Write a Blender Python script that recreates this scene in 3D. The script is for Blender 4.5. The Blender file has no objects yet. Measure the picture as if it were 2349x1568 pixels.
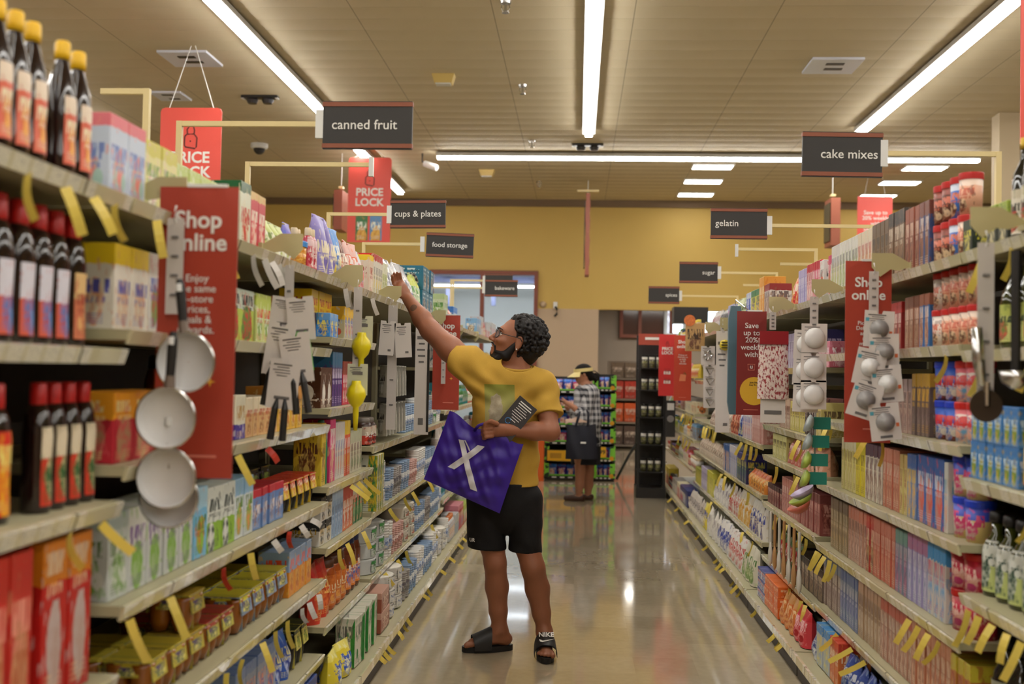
import bpy, bmesh, math, random
import numpy as np
from mathutils import Vector, Matrix
C = bpy.context.scene.collection
PI = math.pi
R = random.Random(7)

# ---------------------------------------------------------------- camera, world, exposure
W, Hh, F = 2349.0, 1568.0, 2420.0
CX, CY = W/2, Hh/2
CAMZ, ROLL = 1.45, 0.017
_d = Vector((1325.0-CX, -(855.0-CY), -F)).normalized()
_u = Vector((math.sin(ROLL), math.cos(ROLL), 0)); _u = (_u-_d*_u.dot(_d)).normalized()
_x = _d.cross(_u)
MW = Matrix((_x, _d, _u))
EYE = Vector((0, 0, CAMZ))
cam = bpy.data.cameras.new('camera'); camo = bpy.data.objects.new('camera', cam); C.objects.link(camo)
camo.matrix_world = Matrix.Translation(EYE) @ MW.to_4x4()
cam.sensor_width = 36; cam.lens = 36*F/W; cam.clip_end = 200; cam.clip_start = .05
cam.dof.use_dof = True; cam.dof.focus_distance = 5.55; cam.dof.aperture_fstop = 2.3
sc = bpy.context.scene
sc.camera = camo
sc.view_settings.view_transform = 'Standard'; sc.view_settings.look = 'None'
sc.view_settings.exposure = 0.96; sc.view_settings.gamma = 1; sc.view_settings.use_curve_mapping = False
wd = bpy.data.worlds.new('world'); sc.world = wd; wd.use_nodes = True
wd.node_tree.nodes['Background'].inputs[0].default_value = (1, .93, .82, 1)
wd.node_tree.nodes['Background'].inputs[1].default_value = .02
sc.cycles.max_bounces = 6; sc.cycles.diffuse_bounces = 2; sc.cycles.glossy_bounces = 3
sc.cycles.transmission_bounces = 4; sc.cycles.transparent_max_bounces = 6
sc.cycles.caustics_reflective = False; sc.cycles.caustics_refractive = False
sc.cycles.sample_clamp_indirect = 4
TUBE = 19.0          # brightness of the ceiling tubes

def ray(px, py): return MW @ Vector((px-CX, -(py-CY), -F))
def onX(px, py, X): r = ray(px, py); return EYE+r*(X/r.x)
def onY(px, py, Y): r = ray(px, py); return EYE+r*(Y/r.y)
def onZ(px, py, Z): r = ray(px, py); return EYE+r*((Z-CAMZ)/r.z)

# ---------------------------------------------------------------- materials
def lin(c): return tuple((x/255/12.92 if x/255 <= .04045 else ((x/255+.055)/1.055)**2.4) for x in c)+(1,)
_M = {}
def mat(name, rgb, rough=.5, metal=0, emit=0, alpha=1, trans=0, bump=0, bscale=200, var=0, vscale=4, coat=0, spec=.5):
    if name in _M: return _M[name]
    m = bpy.data.materials.new(name); m.use_nodes = True; nt = m.node_tree; b = nt.nodes['Principled BSDF']
    b.inputs['Base Color'].default_value = lin(rgb); b.inputs['Roughness'].default_value = rough
    b.inputs['Metallic'].default_value = metal; b.inputs['Alpha'].default_value = alpha
    b.inputs['Transmission Weight'].default_value = trans; b.inputs['Coat Weight'].default_value = coat
    b.inputs['Specular IOR Level'].default_value = spec
    if emit:
        b.inputs['Emission Color'].default_value = lin(rgb); b.inputs['Emission Strength'].default_value = emit
    if var or bump:
        tc = nt.nodes.new('ShaderNodeTexCoord')
        if var:
            n = nt.nodes.new('ShaderNodeTexNoise'); n.inputs['Scale'].default_value = vscale; n.inputs['Detail'].default_value = 4
            nt.links.new(tc.outputs['Object'], n.inputs['Vector'])
            mx = nt.nodes.new('ShaderNodeMix'); mx.data_type = 'RGBA'
            c = lin(rgb); mx.inputs[6].default_value = tuple(x*(1-var) for x in c[:3])+(1,)
            mx.inputs[7].default_value = tuple(min(1, x*(1+var)) for x in c[:3])+(1,)
            nt.links.new(n.outputs['Fac'], mx.inputs[0]); nt.links.new(mx.outputs[2], b.inputs['Base Color'])
        if bump:
            n = nt.nodes.new('ShaderNodeTexNoise'); n.inputs['Scale'].default_value = bscale; n.inputs['Detail'].default_value = 3
            nt.links.new(tc.outputs['Object'], n.inputs['Vector'])
            bp = nt.nodes.new('ShaderNodeBump'); bp.inputs['Strength'].default_value = bump; bp.inputs['Distance'].default_value = .01
            nt.links.new(n.outputs['Fac'], bp.inputs['Height']); nt.links.new(bp.outputs[0], b.inputs['Normal'])
    _M[name] = m; return m

class G:
    """tiny node-graph writer"""
    def __init__(s, nt): s.nt = nt
    def put(s, sock, v):
        if isinstance(v, bpy.types.NodeSocket): s.nt.links.new(v, sock)
        else: sock.default_value = v
    def m(s, op, a, b=0.0, clamp=False):
        n = s.nt.nodes.new('ShaderNodeMath'); n.operation = op; n.use_clamp = clamp
        s.put(n.inputs[0], a); s.put(n.inputs[1], b); return n.outputs[0]
    def mix(s, f, a, b):
        n = s.nt.nodes.new('ShaderNodeMix'); n.data_type = 'RGBA'
        s.put(n.inputs[0], f); s.put(n.inputs[6], a); s.put(n.inputs[7], b); return n.outputs[2]
    def vec(s, x, y, z):
        n = s.nt.nodes.new('ShaderNodeCombineXYZ')
        for i, v in enumerate((x, y, z)): s.put(n.inputs[i], v)
        return n.outputs[0]
    def noise(s, v, scale, detail=2):
        n = s.nt.nodes.new('ShaderNodeTexNoise'); n.inputs['Scale'].default_value = scale; n.inputs['Detail'].default_value = detail
        s.put(n.inputs['Vector'], v); return n.outputs['Fac']
    def sep(s, v):
        n = s.nt.nodes.new('ShaderNodeSeparateXYZ'); s.put(n.inputs[0], v); return n.outputs
    def inband(s, x, c, h): return s.m('LESS_THAN', s.m('ABSOLUTE', s.m('SUBTRACT', x, c)), h)

def print_group():
    nt = bpy.data.node_groups.new('package_print', 'ShaderNodeTree')
    def sock(n, t, io='INPUT'): return nt.interface.new_socket(n, in_out=io, socket_type=t)
    for n in ('Base', 'Band', 'Title', 'Art', 'ArtB'): sock(n, 'NodeSocketColor')
    for n in ('BandV', 'TitleV', 'TitleH', 'ArtU', 'ArtV', 'ArtR', 'Aspect', 'Seed'): sock(n, 'NodeSocketFloat')
    sock('Color', 'NodeSocketColor', 'OUTPUT')
    gi = nt.nodes.new('NodeGroupInput').outputs; go = nt.nodes.new('NodeGroupOutput'); g = G(nt)
    tc = nt.nodes.new('ShaderNodeTexCoord'); u, v, _ = g.sep(tc.outputs['UV'])
    I = {s.name: s for s in gi}
    n1 = g.noise(g.vec(g.m('ADD', u, I['Seed']), v, I['Seed']), 3.5, 3)
    n2 = g.noise(g.vec(g.m('ADD', u, I['Seed']), v, 3.3), 9, 2)
    w = g.m('MULTIPLY', g.m('SUBTRACT', n1, .5), .12)
    band = g.m('GREATER_THAN', g.m('ADD', v, w), I['BandV'])
    col = g.mix(band, I['Base'], I['Band'])
    du = g.m('DIVIDE', g.m('SUBTRACT', u, I['ArtU']), I['ArtR'])
    dv = g.m('MULTIPLY', g.m('DIVIDE', g.m('SUBTRACT', v, I['ArtV']), I['ArtR']), I['Aspect'])
    r = g.m('ADD', g.m('ADD', g.m('MULTIPLY', du, du), g.m('MULTIPLY', dv, dv)), g.m('MULTIPLY', g.m('SUBTRACT', n1, .5), 1.6))
    art = g.m('LESS_THAN', r, 1.0)
    ac = g.mix(g.m('MULTIPLY', g.m('SUBTRACT', n2, .38), 4.0, True), I['Art'], I['ArtB'])
    col = g.mix(art, col, ac)
    let = g.noise(g.vec(g.m('ADD', g.m('MULTIPLY', u, 15.0), I['Seed']), g.m('MULTIPLY', v, 4.0), 1.7), 1.0, 1)
    t = g.m('MULTIPLY', g.m('MULTIPLY', g.inband(u, .5, .40), g.inband(v, I['TitleV'], I['TitleH'])), g.m('GREATER_THAN', let, .47))
    col = g.mix(t, col, I['Title'])
    sm = g.m('MULTIPLY', g.inband(v, .12, .07), g.m('GREATER_THAN', g.m('SINE', g.m('MULTIPLY', v, 190.0)), .1))
    sm = g.m('MULTIPLY', g.m('MULTIPLY', sm, g.inband(u, .45, .33)), g.m('GREATER_THAN', g.noise(g.vec(g.m('MULTIPLY', u, 40.0), v, I['Seed']), 1.0, 1), .45))
    col = g.mix(g.m('MULTIPLY', sm, .7), col, I['Title'])
    let2 = g.noise(g.vec(g.m('ADD', g.m('MULTIPLY', u, 22.0), I['Seed']), g.m('MULTIPLY', v, 9.0), 4.1), 1.0, 1)
    t2 = g.m('MULTIPLY', g.m('MULTIPLY', g.inband(u, .48, .34), g.inband(v, g.m('SUBTRACT', I['TitleV'], .16), .035)), g.m('GREATER_THAN', let2, .5))
    col = g.mix(g.m('MULTIPLY', t2, .8), col, I['Title'])
    bu = g.m('SUBTRACT', u, g.m('ADD', .2, g.m('MULTIPLY', g.m('FRACT', I['Seed']), .6))); bv = g.m('SUBTRACT', v, .24)
    col = g.mix(g.m('LESS_THAN', g.m('ADD', g.m('MULTIPLY', bu, bu), g.m('MULTIPLY', bv, bv)), .011), col, I['ArtB'])
    n3 = g.noise(g.vec(g.m('MULTIPLY', u, 1.5), g.m('ADD', v, I['Seed']), I['Seed']), 5, 2)
    col = g.mix(g.m('MULTIPLY', g.m('GREATER_THAN', n3, .62), .55), col, I['Art'])
    nt.links.new(col, go.inputs['Color'])
    return nt
PG = print_group()
_seed = [0]
def pm(base, band=None, title=(245, 240, 230), art=None, artb=None, bandv=.72, tv=.6, th=.09, au=.5, av=.33, ar=.28, asp=1.0, rough=.38, metal=0):
    """printed packaging"""
    key = ('p', base, band, title, art, artb, bandv, tv, th, au, av, ar, asp, rough)
    if key in _M: return _M[key]
    _seed[0] += 1
    m = bpy.data.materials.new('printed_package'); m.use_nodes = True; nt = m.node_tree; b = nt.nodes['Principled BSDF']
    n = nt.nodes.new('ShaderNodeGroup'); n.node_tree = PG
    band = band or base; art = art or base; artb = artb or art
    for k, c in (('Base', base), ('Band', band), ('Title', title), ('Art', art), ('ArtB', artb)): n.inputs[k].default_value = lin(c)
    for k, x in (('BandV', bandv), ('TitleV', tv), ('TitleH', th), ('ArtU', au), ('ArtV', av), ('ArtR', ar), ('Aspect', asp), ('Seed', _seed[0]*1.37)): n.inputs[k].default_value = x
    nt.links.new(n.outputs[0], b.inputs['Base Color']); b.inputs['Roughness'].default_value = rough; b.inputs['Metallic'].default_value = metal
    _M[key] = m; return m

# ---------------------------------------------------------------- mesh helpers
class MB:
    def __init__(s): s.v = []; s.f = []; s.uv = []; s.mi = []; s.cur = 0
    def face(s, idx, uv=None):
        s.f.append(tuple(idx)); s.uv.append(uv or [(.5, .5)]*len(idx)); s.mi.append(s.cur)
    def box(s, c, d, rot=None, uvbox=False, topv=.99):
        b = len(s.v); hx, hy, hz = d[0]/2, d[1]/2, d[2]/2
        for x, y, z in ((-1,-1,-1),(1,-1,-1),(1,1,-1),(-1,1,-1),(-1,-1,1),(1,-1,1),(1,1,1),(-1,1,1)):
            p = Vector((x*hx, y*hy, z*hz))
            if rot: p = rot @ p
            s.v.append(tuple(Vector(c)+p))
        q = [(0,0),(1,0),(1,1),(0,1)]; t = [(0,topv),(1,topv),(1,topv),(0,topv)]; lo = [(0,.01),(1,.01),(1,.01),(0,.01)]
        for f, uv in (((0,1,5,4),q),((1,2,6,5),q),((2,3,7,6),q),((3,0,4,7),q),((4,5,6,7),t),((3,2,1,0),lo)):
            s.face([b+i for i in f], uv)
        return s
    def grid(s, P, nu, nv, flip=False):
        """P(u,v) with u,v in 0..1"""
        b = len(s.v)
        for j in range(nv+1):
            for i in range(nu+1): s.v.append(tuple(P(i/nu, j/nv)))
        for j in range(nv):
            for i in range(nu):
                a = b+j*(nu+1)+i; q = [a, a+1, a+nu+2, a+nu+1]
                uv = [(i/nu, j/nv), ((i+1)/nu, j/nv), ((i+1)/nu, (j+1)/nv), (i/nu, (j+1)/nv)]
                if flip: q.reverse(); uv.reverse()
                s.face(q, uv)
        return s
    def lathe(s, prof, n=20, c=(0, 0, 0), sx=1, sy=1, cap=True, axis=None):
        """prof: [(r,z)..] from bottom to top"""
        b = len(s.v); z0, z1 = prof[0][1], prof[-1][1]; dz = (z1-z0) or 1
        for r, z in prof:
            for i in range(n):
                a = 2*PI*i/n-PI/2
                p = Vector((r*math.cos(a)*sx, r*math.sin(a)*sy, z))
                if axis is not None: p = axis @ p
                s.v.append(tuple(Vector(c)+p))
        for j in range(len(prof)-1):
            for i in range(n):
                k = (i+1) % n
                def U(i): return (.5+(i/n if i <= n/2 else i/n-1)*1.6)
                ui, uk = .5+((i/n+.5) % 1-.5)*1.7, .5+(((i/n+.5) % 1-.5)+1/n)*1.7
                v0, v1 = (prof[j][1]-z0)/dz, (prof[j+1][1]-z0)/dz
                s.face((b+j*n+i, b+j*n+k, b+(j+1)*n+k, b+(j+1)*n+i), [(ui, v0), (uk, v0), (uk, v1), (ui, v1)])
        if cap:
            s.face([b+i for i in range(n)][::-1]); e = b+(len(prof)-1)*n
            s.face([e+i for i in range(n)], [(.5, .99)]*n)
        return s
    def tube(s, pts, r, n=8, cap=True):
        pts = [Vector(p) for p in pts]; b = len(s.v); m = len(pts)
        rr = r if isinstance(r, (list, tuple)) else [r]*m
        up = Vector((0, 0, 1)); t0 = (pts[1]-pts[0]).normalized()
        if abs(t0.dot(up)) > .9: up = Vector((1, 0, 0))
        for k, p in enumerate(pts):
            t = (pts[min(k+1, m-1)]-pts[max(k-1, 0)]).normalized()
            a = t.cross(up).normalized(); c = a.cross(t).normalized()
            for i in range(n):
                an = 2*PI*i/n; s.v.append(tuple(p+(a*math.cos(an)+c*math.sin(an))*rr[k]))
        for k in range(m-1):
            for i in range(n):
                j = (i+1) % n; s.face((b+k*n+i, b+k*n+j, b+(k+1)*n+j, b+(k+1)*n+i))
        if cap:
            s.face([b+i for i in range(n)][::-1]); s.face([b+(m-1)*n+i for i in range(n)])
        return s
    def prism(s, poly, t, fr=None):
        """poly in local xz, thickness t along y; fr maps local to place"""
        b = len(s.v); n = len(poly)
        for y in (-t/2, t/2):
            for x, z in poly:
                p = Vector((x, y, z)); s.v.append(tuple(fr @ p if fr else p))
        xs = [p[0] for p in poly]; zs = [p[1] for p in poly]
        def uv(p): return ((p[0]-min(xs))/(max(xs)-min(xs)+1e-9), (p[1]-min(zs))/(max(zs)-min(zs)+1e-9))
        s.face([b+i for i in range(n)], [uv(p) for p in poly]); s.face([b+n+i for i in range(n)][::-1], [uv(p) for p in poly][::-1])
        for i in range(n):
            j = (i+1) % n; s.face((b+j, b+i, b+n+i, b+n+j))
        return s
    def mesh(s, name, mats, smooth=False, bev=0, seg=1):
        me = bpy.data.meshes.new(name)
        me.from_pydata(s.v, [], s.f)
        ul = me.uv_layers.new(name='UVMap'); flat = [x for f in s.uv for p in f for x in p]
        ul.data.foreach_set('uv', flat)
        for m in (mats if isinstance(mats, (list, tuple)) else [mats]): me.materials.append(m)
        me.polygons.foreach_set('material_index', s.mi)
        if bev:
            bm = bmesh.new(); bm.from_mesh(me)
            bmesh.ops.bevel(bm, geom=list(bm.edges), offset=bev, segments=seg, affect='EDGES', clamp_overlap=True)
            bm.to_mesh(me); bm.free()
        if smooth: me.polygons.foreach_set('use_smooth', [True]*len(me.polygons))
        me.update(); return me
    def build(s, name, mats, parent=None, smooth=False, bev=0, seg=1, loc=None):
        return link(name, s.mesh(name, mats, smooth, bev, seg), parent, loc)
def link(name, me, parent=None, loc=None, rotz=0):
    o = bpy.data.objects.new(name, me); C.objects.link(o)
    if parent: o.parent = parent
    if loc is not None: o.location = loc
    if rotz: o.rotation_euler = (0, 0, rotz)
    return o
def tag(o, label, cat, group=None):
    o['label'] = label; o['category'] = cat
    if group: o['group'] = group
    return o
def empty(name, loc=(0, 0, 0), rotz=0, label=None, cat=None, group=None):
    o = bpy.data.objects.new(name, None); C.objects.link(o); o.location = loc; o.rotation_euler = (0, 0, rotz); o.empty_display_size = .05
    if label: tag(o, label, cat, group)
    return o
def struct(o): o['kind'] = 'structure'; return o
def text_mesh(txt, size, name='lettering', m=None, bold=0.0, align='CENTER', ext=.0006, lead=1.0):
    cu = bpy.data.curves.new(name, 'FONT'); cu.body = txt; cu.size = size; cu.align_x = align; cu.align_y = 'CENTER'
    cu.extrude = ext; cu.offset = bold*size; cu.space_line = lead; cu.resolution_u = 3
    o = bpy.data.objects.new(name, cu); C.objects.link(o)
    dg = bpy.context.evaluated_depsgraph_get(); me = bpy.data.meshes.new_from_object(o.evaluated_get(dg)); me.name = name
    bpy.data.objects.remove(o); bpy.data.curves.remove(cu)
    me.transform(Matrix.Rotation(PI/2, 4, 'X'))      # stands up, faces -Y
    me.materials.clear()
    if m: me.materials.append(m)
    return me

# ---------------------------------------------------------------- the setting
CEIL = 4.56
XL, XR = -1.02, 1.17          # shelf edges
YW = 19.0
def floor_mat():
    m = bpy.data.materials.new('polished_floor'); m.use_nodes = True; nt = m.node_tree; g = G(nt); b = nt.nodes['Principled BSDF']
    tc = nt.nodes.new('ShaderNodeTexCoord'); x, y, z = g.sep(tc.outputs['Object'])
    tx = g.m('FLOOR', g.m('DIVIDE', x, .305)); ty = g.m('FLOOR', g.m('DIVIDE', y, .305))
    wn = nt.nodes.new('ShaderNodeTexWhiteNoise'); nt.links.new(g.vec(tx, ty, 0.0), wn.inputs['Vector'])
    n = g.noise(tc.outputs['Object'], 22, 5)
    f = g.m('ADD', g.m('MULTIPLY', wn.outputs['Value'], .35), g.m('MULTIPLY', n, .65))
    col = g.mix(f, lin((172, 156, 128)), lin((204, 188, 158)))
    nt.links.new(col, b.inputs['Base Color'])
    nt.links.new(g.m('ADD', g.m('MULTIPLY', wn.outputs['Value'], .05), .09), b.inputs['Roughness'])
    b.inputs['Specular IOR Level'].default_value = 1.0
    b.inputs['Coat Weight'].default_value = .6; b.inputs['Coat Roughness'].default_value = .05
    bp = nt.nodes.new('ShaderNodeBump'); bp.inputs['Strength'].default_value = .06; bp.inputs['Distance'].default_value = .02
    wn2 = g.noise(tc.outputs['Object'], 3.2, 2)
    nt.links.new(g.m('ADD', wn2, g.m('MULTIPLY', wn.outputs['Value'], .05)), bp.inputs['Height']); nt.links.new(bp.outputs[0], b.inputs['Normal'])
    return m
struct(MB().box((0, 6, -.05), (26, 40, .1)).build('floor', floor_mat()))
def ceil_mat():
    m = bpy.data.materials.new('ceiling_tiles'); m.use_nodes = True; nt = m.node_tree; g = G(nt); b = nt.nodes['Principled BSDF']
    tc = nt.nodes.new('ShaderNodeTexCoord'); x, y, z = g.sep(tc.outputs['Object'])
    n = g.noise(tc.outputs['Object'], .7, 3)
    col = g.mix(n, lin((198, 182, 150)), lin((208, 194, 164)))
    fx = g.m('FRACT', g.m('DIVIDE', g.m('ADD', x, 100*1.22-.437), 1.22)); jx = g.m('GREATER_THAN', g.m('ABSOLUTE', g.m('SUBTRACT', fx, .5)), .4955)
    fy = g.m('FRACT', g.m('DIVIDE', g.m('ADD', y, 30.5-.05), .305)); jy = g.m('GREATER_THAN', g.m('ABSOLUTE', g.m('SUBTRACT', fy, .5)), .49)
    brk = g.m('GREATER_THAN', g.noise(g.vec(x, g.m('MULTIPLY', y, 3.0), 2.0), 1.3, 2), .52)
    col = g.mix(g.m('MULTIPLY', g.m('MULTIPLY', jy, brk), .28), col, lin((92, 76, 56)))
    col = g.mix(g.m('MULTIPLY', jx, .5), col, lin((105, 88, 66)))
    nt.links.new(col, b.inputs['Base Color']); b.inputs['Roughness'].default_value = .75
    # every plank sags a little between its joints
    ty = g.m('FLOOR', g.m('DIVIDE', g.m('ADD', y, 30.5-.05), .305)); tx = g.m('FLOOR', g.m('DIVIDE', g.m('ADD', x, 122-.437), 1.22))
    wn = nt.nodes.new('ShaderNodeTexWhiteNoise'); nt.links.new(g.vec(tx, ty, 0.0), wn.inputs['Vector'])
    h = g.m('ADD', g.m('SINE', g.m('MULTIPLY', fy, PI)), g.m('MULTIPLY', wn.outputs['Value'], .6))
    bp = nt.nodes.new('ShaderNodeBump'); bp.inputs['Strength'].default_value = .25; bp.inputs['Distance'].default_value = .03
    nt.links.new(h, bp.inputs['Height']); nt.links.new(bp.outputs[0], b.inputs['Normal'])
    return m
struct(MB().box((0, 6, CEIL+.05), (26, 40, .1)).build('ceiling', ceil_mat()))
m_yel = mat('yellow_paint', (198, 166, 86), .6, var=.05, vscale=1.2)
m_bei = mat('beige_paint', (186, 163, 136), .6, var=.05, vscale=1.2)
m_trim = mat('brown_trim', (128, 66, 46), .5)
m_grey = mat('grey_paint', (150, 136, 122), .6, var=.05)
wl, wr = onY(985, 620, YW).x, onY(1233, 700, YW).x
wtop = 3.28; ybot = 2.60
rx = onY(1372, 800, YW).x                     # corner of the recess
mb = MB()
mb.box(((-13+wl)/2, YW+.1, CEIL/2), (wl+13, .2, CEIL))
mb.box(((wl+wr)/2, YW+.1, (wtop+CEIL)/2), (wr-wl, .2, CEIL-wtop))
mb.box(((wr+13)/2, YW+.1, (ybot+CEIL)/2), (13-wr, .2, CEIL-ybot))
struct(mb.build('wall_back', m_yel))
struct(MB().box(((wl+wr)/2, YW+.1, .2), (wr-wl, .2, .4)).build('wall_lower', m_bei))
struct(MB().box(((wr+rx)/2, YW+.1, ybot/2), (rx-wr, .2, ybot)).build('wall_side', m_bei))
struct(MB().box((0, YW-.03, CEIL-.06), (26, .06, .12)).build('trim_1', mat('tan_trim', (120, 98, 72), .6)))
# recess behind the opening: grey wall with two windows
mb = MB(); YB = YW+4
mb.box((rx-.1, (YW+.2+YB)/2, ybot/2), (.2, YB-YW-.2, ybot)); mb.box(((rx+13)/2, YB+.1, 1.6), (13-rx, .2, 3.4))
struct(mb.build('wall_recess', m_grey))
struct(MB().box(((rx+13)/2, YW+2.1, ybot+.4), (13-rx, 3.8, .1)).build('trim_2', m_bei))
def win(name, x0, x1, z0, z1, y, fm, pmat, bars=(), w=.07, hb=()):
    mb = MB()
    for x in (x0, x1, *bars): mb.box((x, y, (z0+z1)/2), (w, .124, z1-z0+w+.004))
    for z in (z0, z1, *hb): mb.box(((x0+x1)/2, y, z), (x1-x0+w, .12, w))
    o = struct(mb.build(name, fm)); p = MB().box(((x0+x1)/2, y+.02, (z0+z1)/2), (x1-x0, .01, z1-z0)).build('pane', pmat, o)
    return o
m_glass = mat('window_glass', (235, 240, 240), .05, trans=1.0, spec=.3); m_glass.node_tree.nodes['Principled BSDF'].inputs['IOR'].default_value = 1.05
win('window_1', wl+.05, wr-.03, .45, wtop-.05, YW-.01, m_trim, m_glass, bars=(onY(1106, 700, YW).x,), hb=(1.1,))
a, b2 = onY(1425, 770, YB-.1), onY(1508, 712, YB-.1)
win('window_2', a.x, b2.x+.3, a.z, a.z+.62, YB-.06, m_trim, mat('tinted_glass', (88, 62, 56), .15), bars=(onY(1468, 740, YB-.1).x,))
a, b2 = onY(1527, 735, YB-.1), onY(1720, 700, YB-.1)
win('window_3', a.x, b2.x, a.z-.3, a.z+.6, YB-.06, mat('pale_frame', (215, 225, 235), .4), mat('daylit_pane', (225, 240, 255), .4, emit=1.8), bars=(onY(1570, 720, YB-.1).x,))
# entrance hall seen through window_1
m_hall = mat('hall_white', (222, 224, 222), .6)
hb = MB(); YH = YW+7.0
hb.box(((wl+wr)/2-.5, YH, 2.0), (6.0, .2, 4.6)); hb.box((wl-2.4, YW+3.6, 2.0), (.2, 7, 4.6)); hb.box((rx-.35, YW+3.6, 2.0), (.1, 7, 4.6))
hb.box(((wl+wr)/2-.5, YW+3.6, 4.2), (6.0, 7, .1))
struct(hb.build('wall_hall', m_hall))
mb = MB()
for y in (YW+3.2, YW+5.2): mb.box((-1.9, y, 3.55), (4.4, .12, .16))
for x in (-3.0, -1.95, -.9): mb.box((x, YW+5.05, 3.25), (.1, .1, .6))
struct(mb.build('trim_3', mat('blue_grey_steel', (104, 108, 140), .5)))
m_tube = mat('tube_white', (255, 252, 246), .4, emit=TUBE)
m_tubed = mat('tube_hall', (240, 246, 255), .4, emit=26)
m_fix = mat('fixture_white', (205, 202, 196), .4)
for k, (y, z) in enumerate(((YW+2.2, 3.42), (YW+4.6, 3.36))):
    t = empty('ceiling_light', (-1.9, y, z), 0, ('upper' if k == 0 else 'lower')+' white tube light seen through the brown framed window', 'light', 'lights beyond the window')
    MB().box((0, 0, .045), (4.2, .12, .05)).build('housing', m_fix, t); MB().box((0, 0, 0), (4.2, .07, .04)).build('tube', m_tubed, t)
o = MB().box((-1.4, YH-.3, 1.15), (1.7, .2, 1.3)).build('display_board', mat('board_black', (28, 26, 27), .5)); tag(o, 'black board standing beyond the brown framed window', 'board')
# far side walls and the wall behind the camera
struct(MB().box((-13.05, 6, CEIL/2), (.1, 40, CEIL)).build('wall_left', m_yel)); struct(MB().box((13.05, 6, CEIL/2), (.1, 40, CEIL)).build('wall_right', m_yel))
struct(MB().box((0, -9.05, CEIL/2), (26, .1, CEIL)).build('wall_front', m_bei))

# ---------------------------------------------------------------- ceiling lights
def strip(x, y0, y1, label):
    """a continuous row of surface-mounted tubes running along the aisle"""
    n = max(1, round((y1-y0)/1.22)); L = (y1-y0)/n
    t = empty('ceiling_light', (x, y0, CEIL), 0, label, 'light', 'tube lights along the ceiling')
    MB().box((0, (y1-y0)/2, -.045), (.16, y1-y0, .05)).build('housing', m_fix, t)
    for i in range(n): MB().box((0, L*(i+.5), -.085), (.088, L-.012, .035)).build('tube', m_tube, t)
    for i in range(n):
        for d in (.25, .6):
            if y0+L*i > 4: MB().box((-.05 if x > 0 else .05, L*(i+d), -.012), (.012, .012, .024)).build('hanger', m_fix, t)
strip(-3.09, -7.3, 13.0, 'long white tube light above the canned fruit sign')
strip(-3.09, 14.3, 17.9, 'short white tube light ending behind a hanging red padlock sign')
strip(.09, -7.3, 13.4, 'long white tube light above the middle of the aisle')
strip(3.44, -7.3, 13.2, 'long white tube light running towards the cake mixes sign')
strip(-6.4, -7.3, 13.2, 'unseen white tube light added over the far side aisle, hidden behind dark bottles')  # unseen row, put in for its light from the side aisle
strip(6.8, -7.3, 13.2, 'unseen white tube light added over the far side aisle, beyond the cream column')  # row out of view, put in for its light
a, b2 = onZ(993, 348, CEIL-.09), onZ(2244, 371, CEIL-.09)
t = empty('ceiling_light', (a.x, 14.85, CEIL), 0, 'white tube light running across the aisle in front of the yellow wall', 'light', 'tube lights along the ceiling')
n = 6; L = (b2.x-a.x)/n
MB().box(((b2.x-a.x)/2, 0, -.045), (b2.x-a.x, .16, .05)).build('housing', m_fix, t)
for i in range(n): MB().box((L*(i+.5), 0, -.085), (L-.015, .088, .035)).build('tube', m_tube, t)
for i, (xx, yy) in enumerate(((1.95, 15.75), (1.95, 16.95), (1.97, 18.2), (5.03, 15.75), (5.03, 16.95), (5.03, 18.2))):
    t = empty('troffer_light', (xx, yy, CEIL), 0, ('first', 'second', 'third')[i % 3]+' recessed ceiling panel light, '+('row above the gelatin sign' if i < 3 else 'row beyond the cake mixes sign')+', counted towards yellow wall', 'light', 'recessed panel lights')
    MB().box((0, 0, -.01), (.62, .34, .02)).build('frame', m_fix, t); MB().box((0, 0, -.022), (.57, .28, .006)).build('diffuser', mat('panel_white', (255, 250, 240), .4, emit=9), t)

for i in range(3):  # added lights out of sight, there to brighten the dark passage
    t = empty('troffer_light', (1.6+2.2*i, YW+2.2, ybot+.35), 0, ('first', 'second', 'third')[i]+' unseen panel light added to brighten the low passage behind the yellow wall', 'light', 'added passage fill lights')
    MB().box((0, 0, -.01), (1.22, .62, .02)).build('frame', m_fix, t); MB().box((0, 0, -.022), (1.14, .56, .006)).build('diffuser', mat('passage_fill_panel', (255, 250, 240), .4, emit=9), t)

# ceiling devices
m_white = mat('white_plastic', (225, 224, 220), .4); m_dark = mat('dark_plastic', (34, 32, 32), .4); m_chrome = mat('chrome', (200, 200, 200), .2, 1)
for px, py, s, lb in ((437, 132, .5, 'square white ceiling vent above the large hanging padlock sign'), (1910, 148, .5, 'square white ceiling vent left of the long right tube light'), (392, 218, .36, 'small white ceiling vent beyond the square one')):
    p = onZ(px, py, CEIL); t = empty('ceiling_vent', (p.x, p.y, CEIL), 0, lb, 'vent', 'ceiling vents')
    MB().box((0, 0, -.012), (s, s, .024)).build('frame', mat('vent_white', (222, 226, 240), .4), t)
    for k in range(2): MB().box((.02*k, -.1+.17*k, -.027), (s*.35, s*.12, .006)).build('slot', m_dark, t)
def sprinkler(px, py, lb):
    p = onZ(px, py, CEIL); t = empty('sprinkler', (p.x, p.y, CEIL), 0, lb, 'sprinkler', 'ceiling sprinklers')
    MB().lathe([(.045, -.02), (.05, 0)], 14).build('flange', m_chrome, t)
    MB().tube([(0, 0, -.02), (0, 0, -.09)], .012).build('pipe', m_chrome, t)
    MB().lathe([(.03, -.1), (.032, -.094)], 12).build('deflector', m_chrome, t)
    for s in (-1, 1): MB().tube([(.03*s, 0, -.02), (.035*s, 0, -.06), (.01*s, 0, -.095)], .005).build('arm', m_chrome, t)
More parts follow.
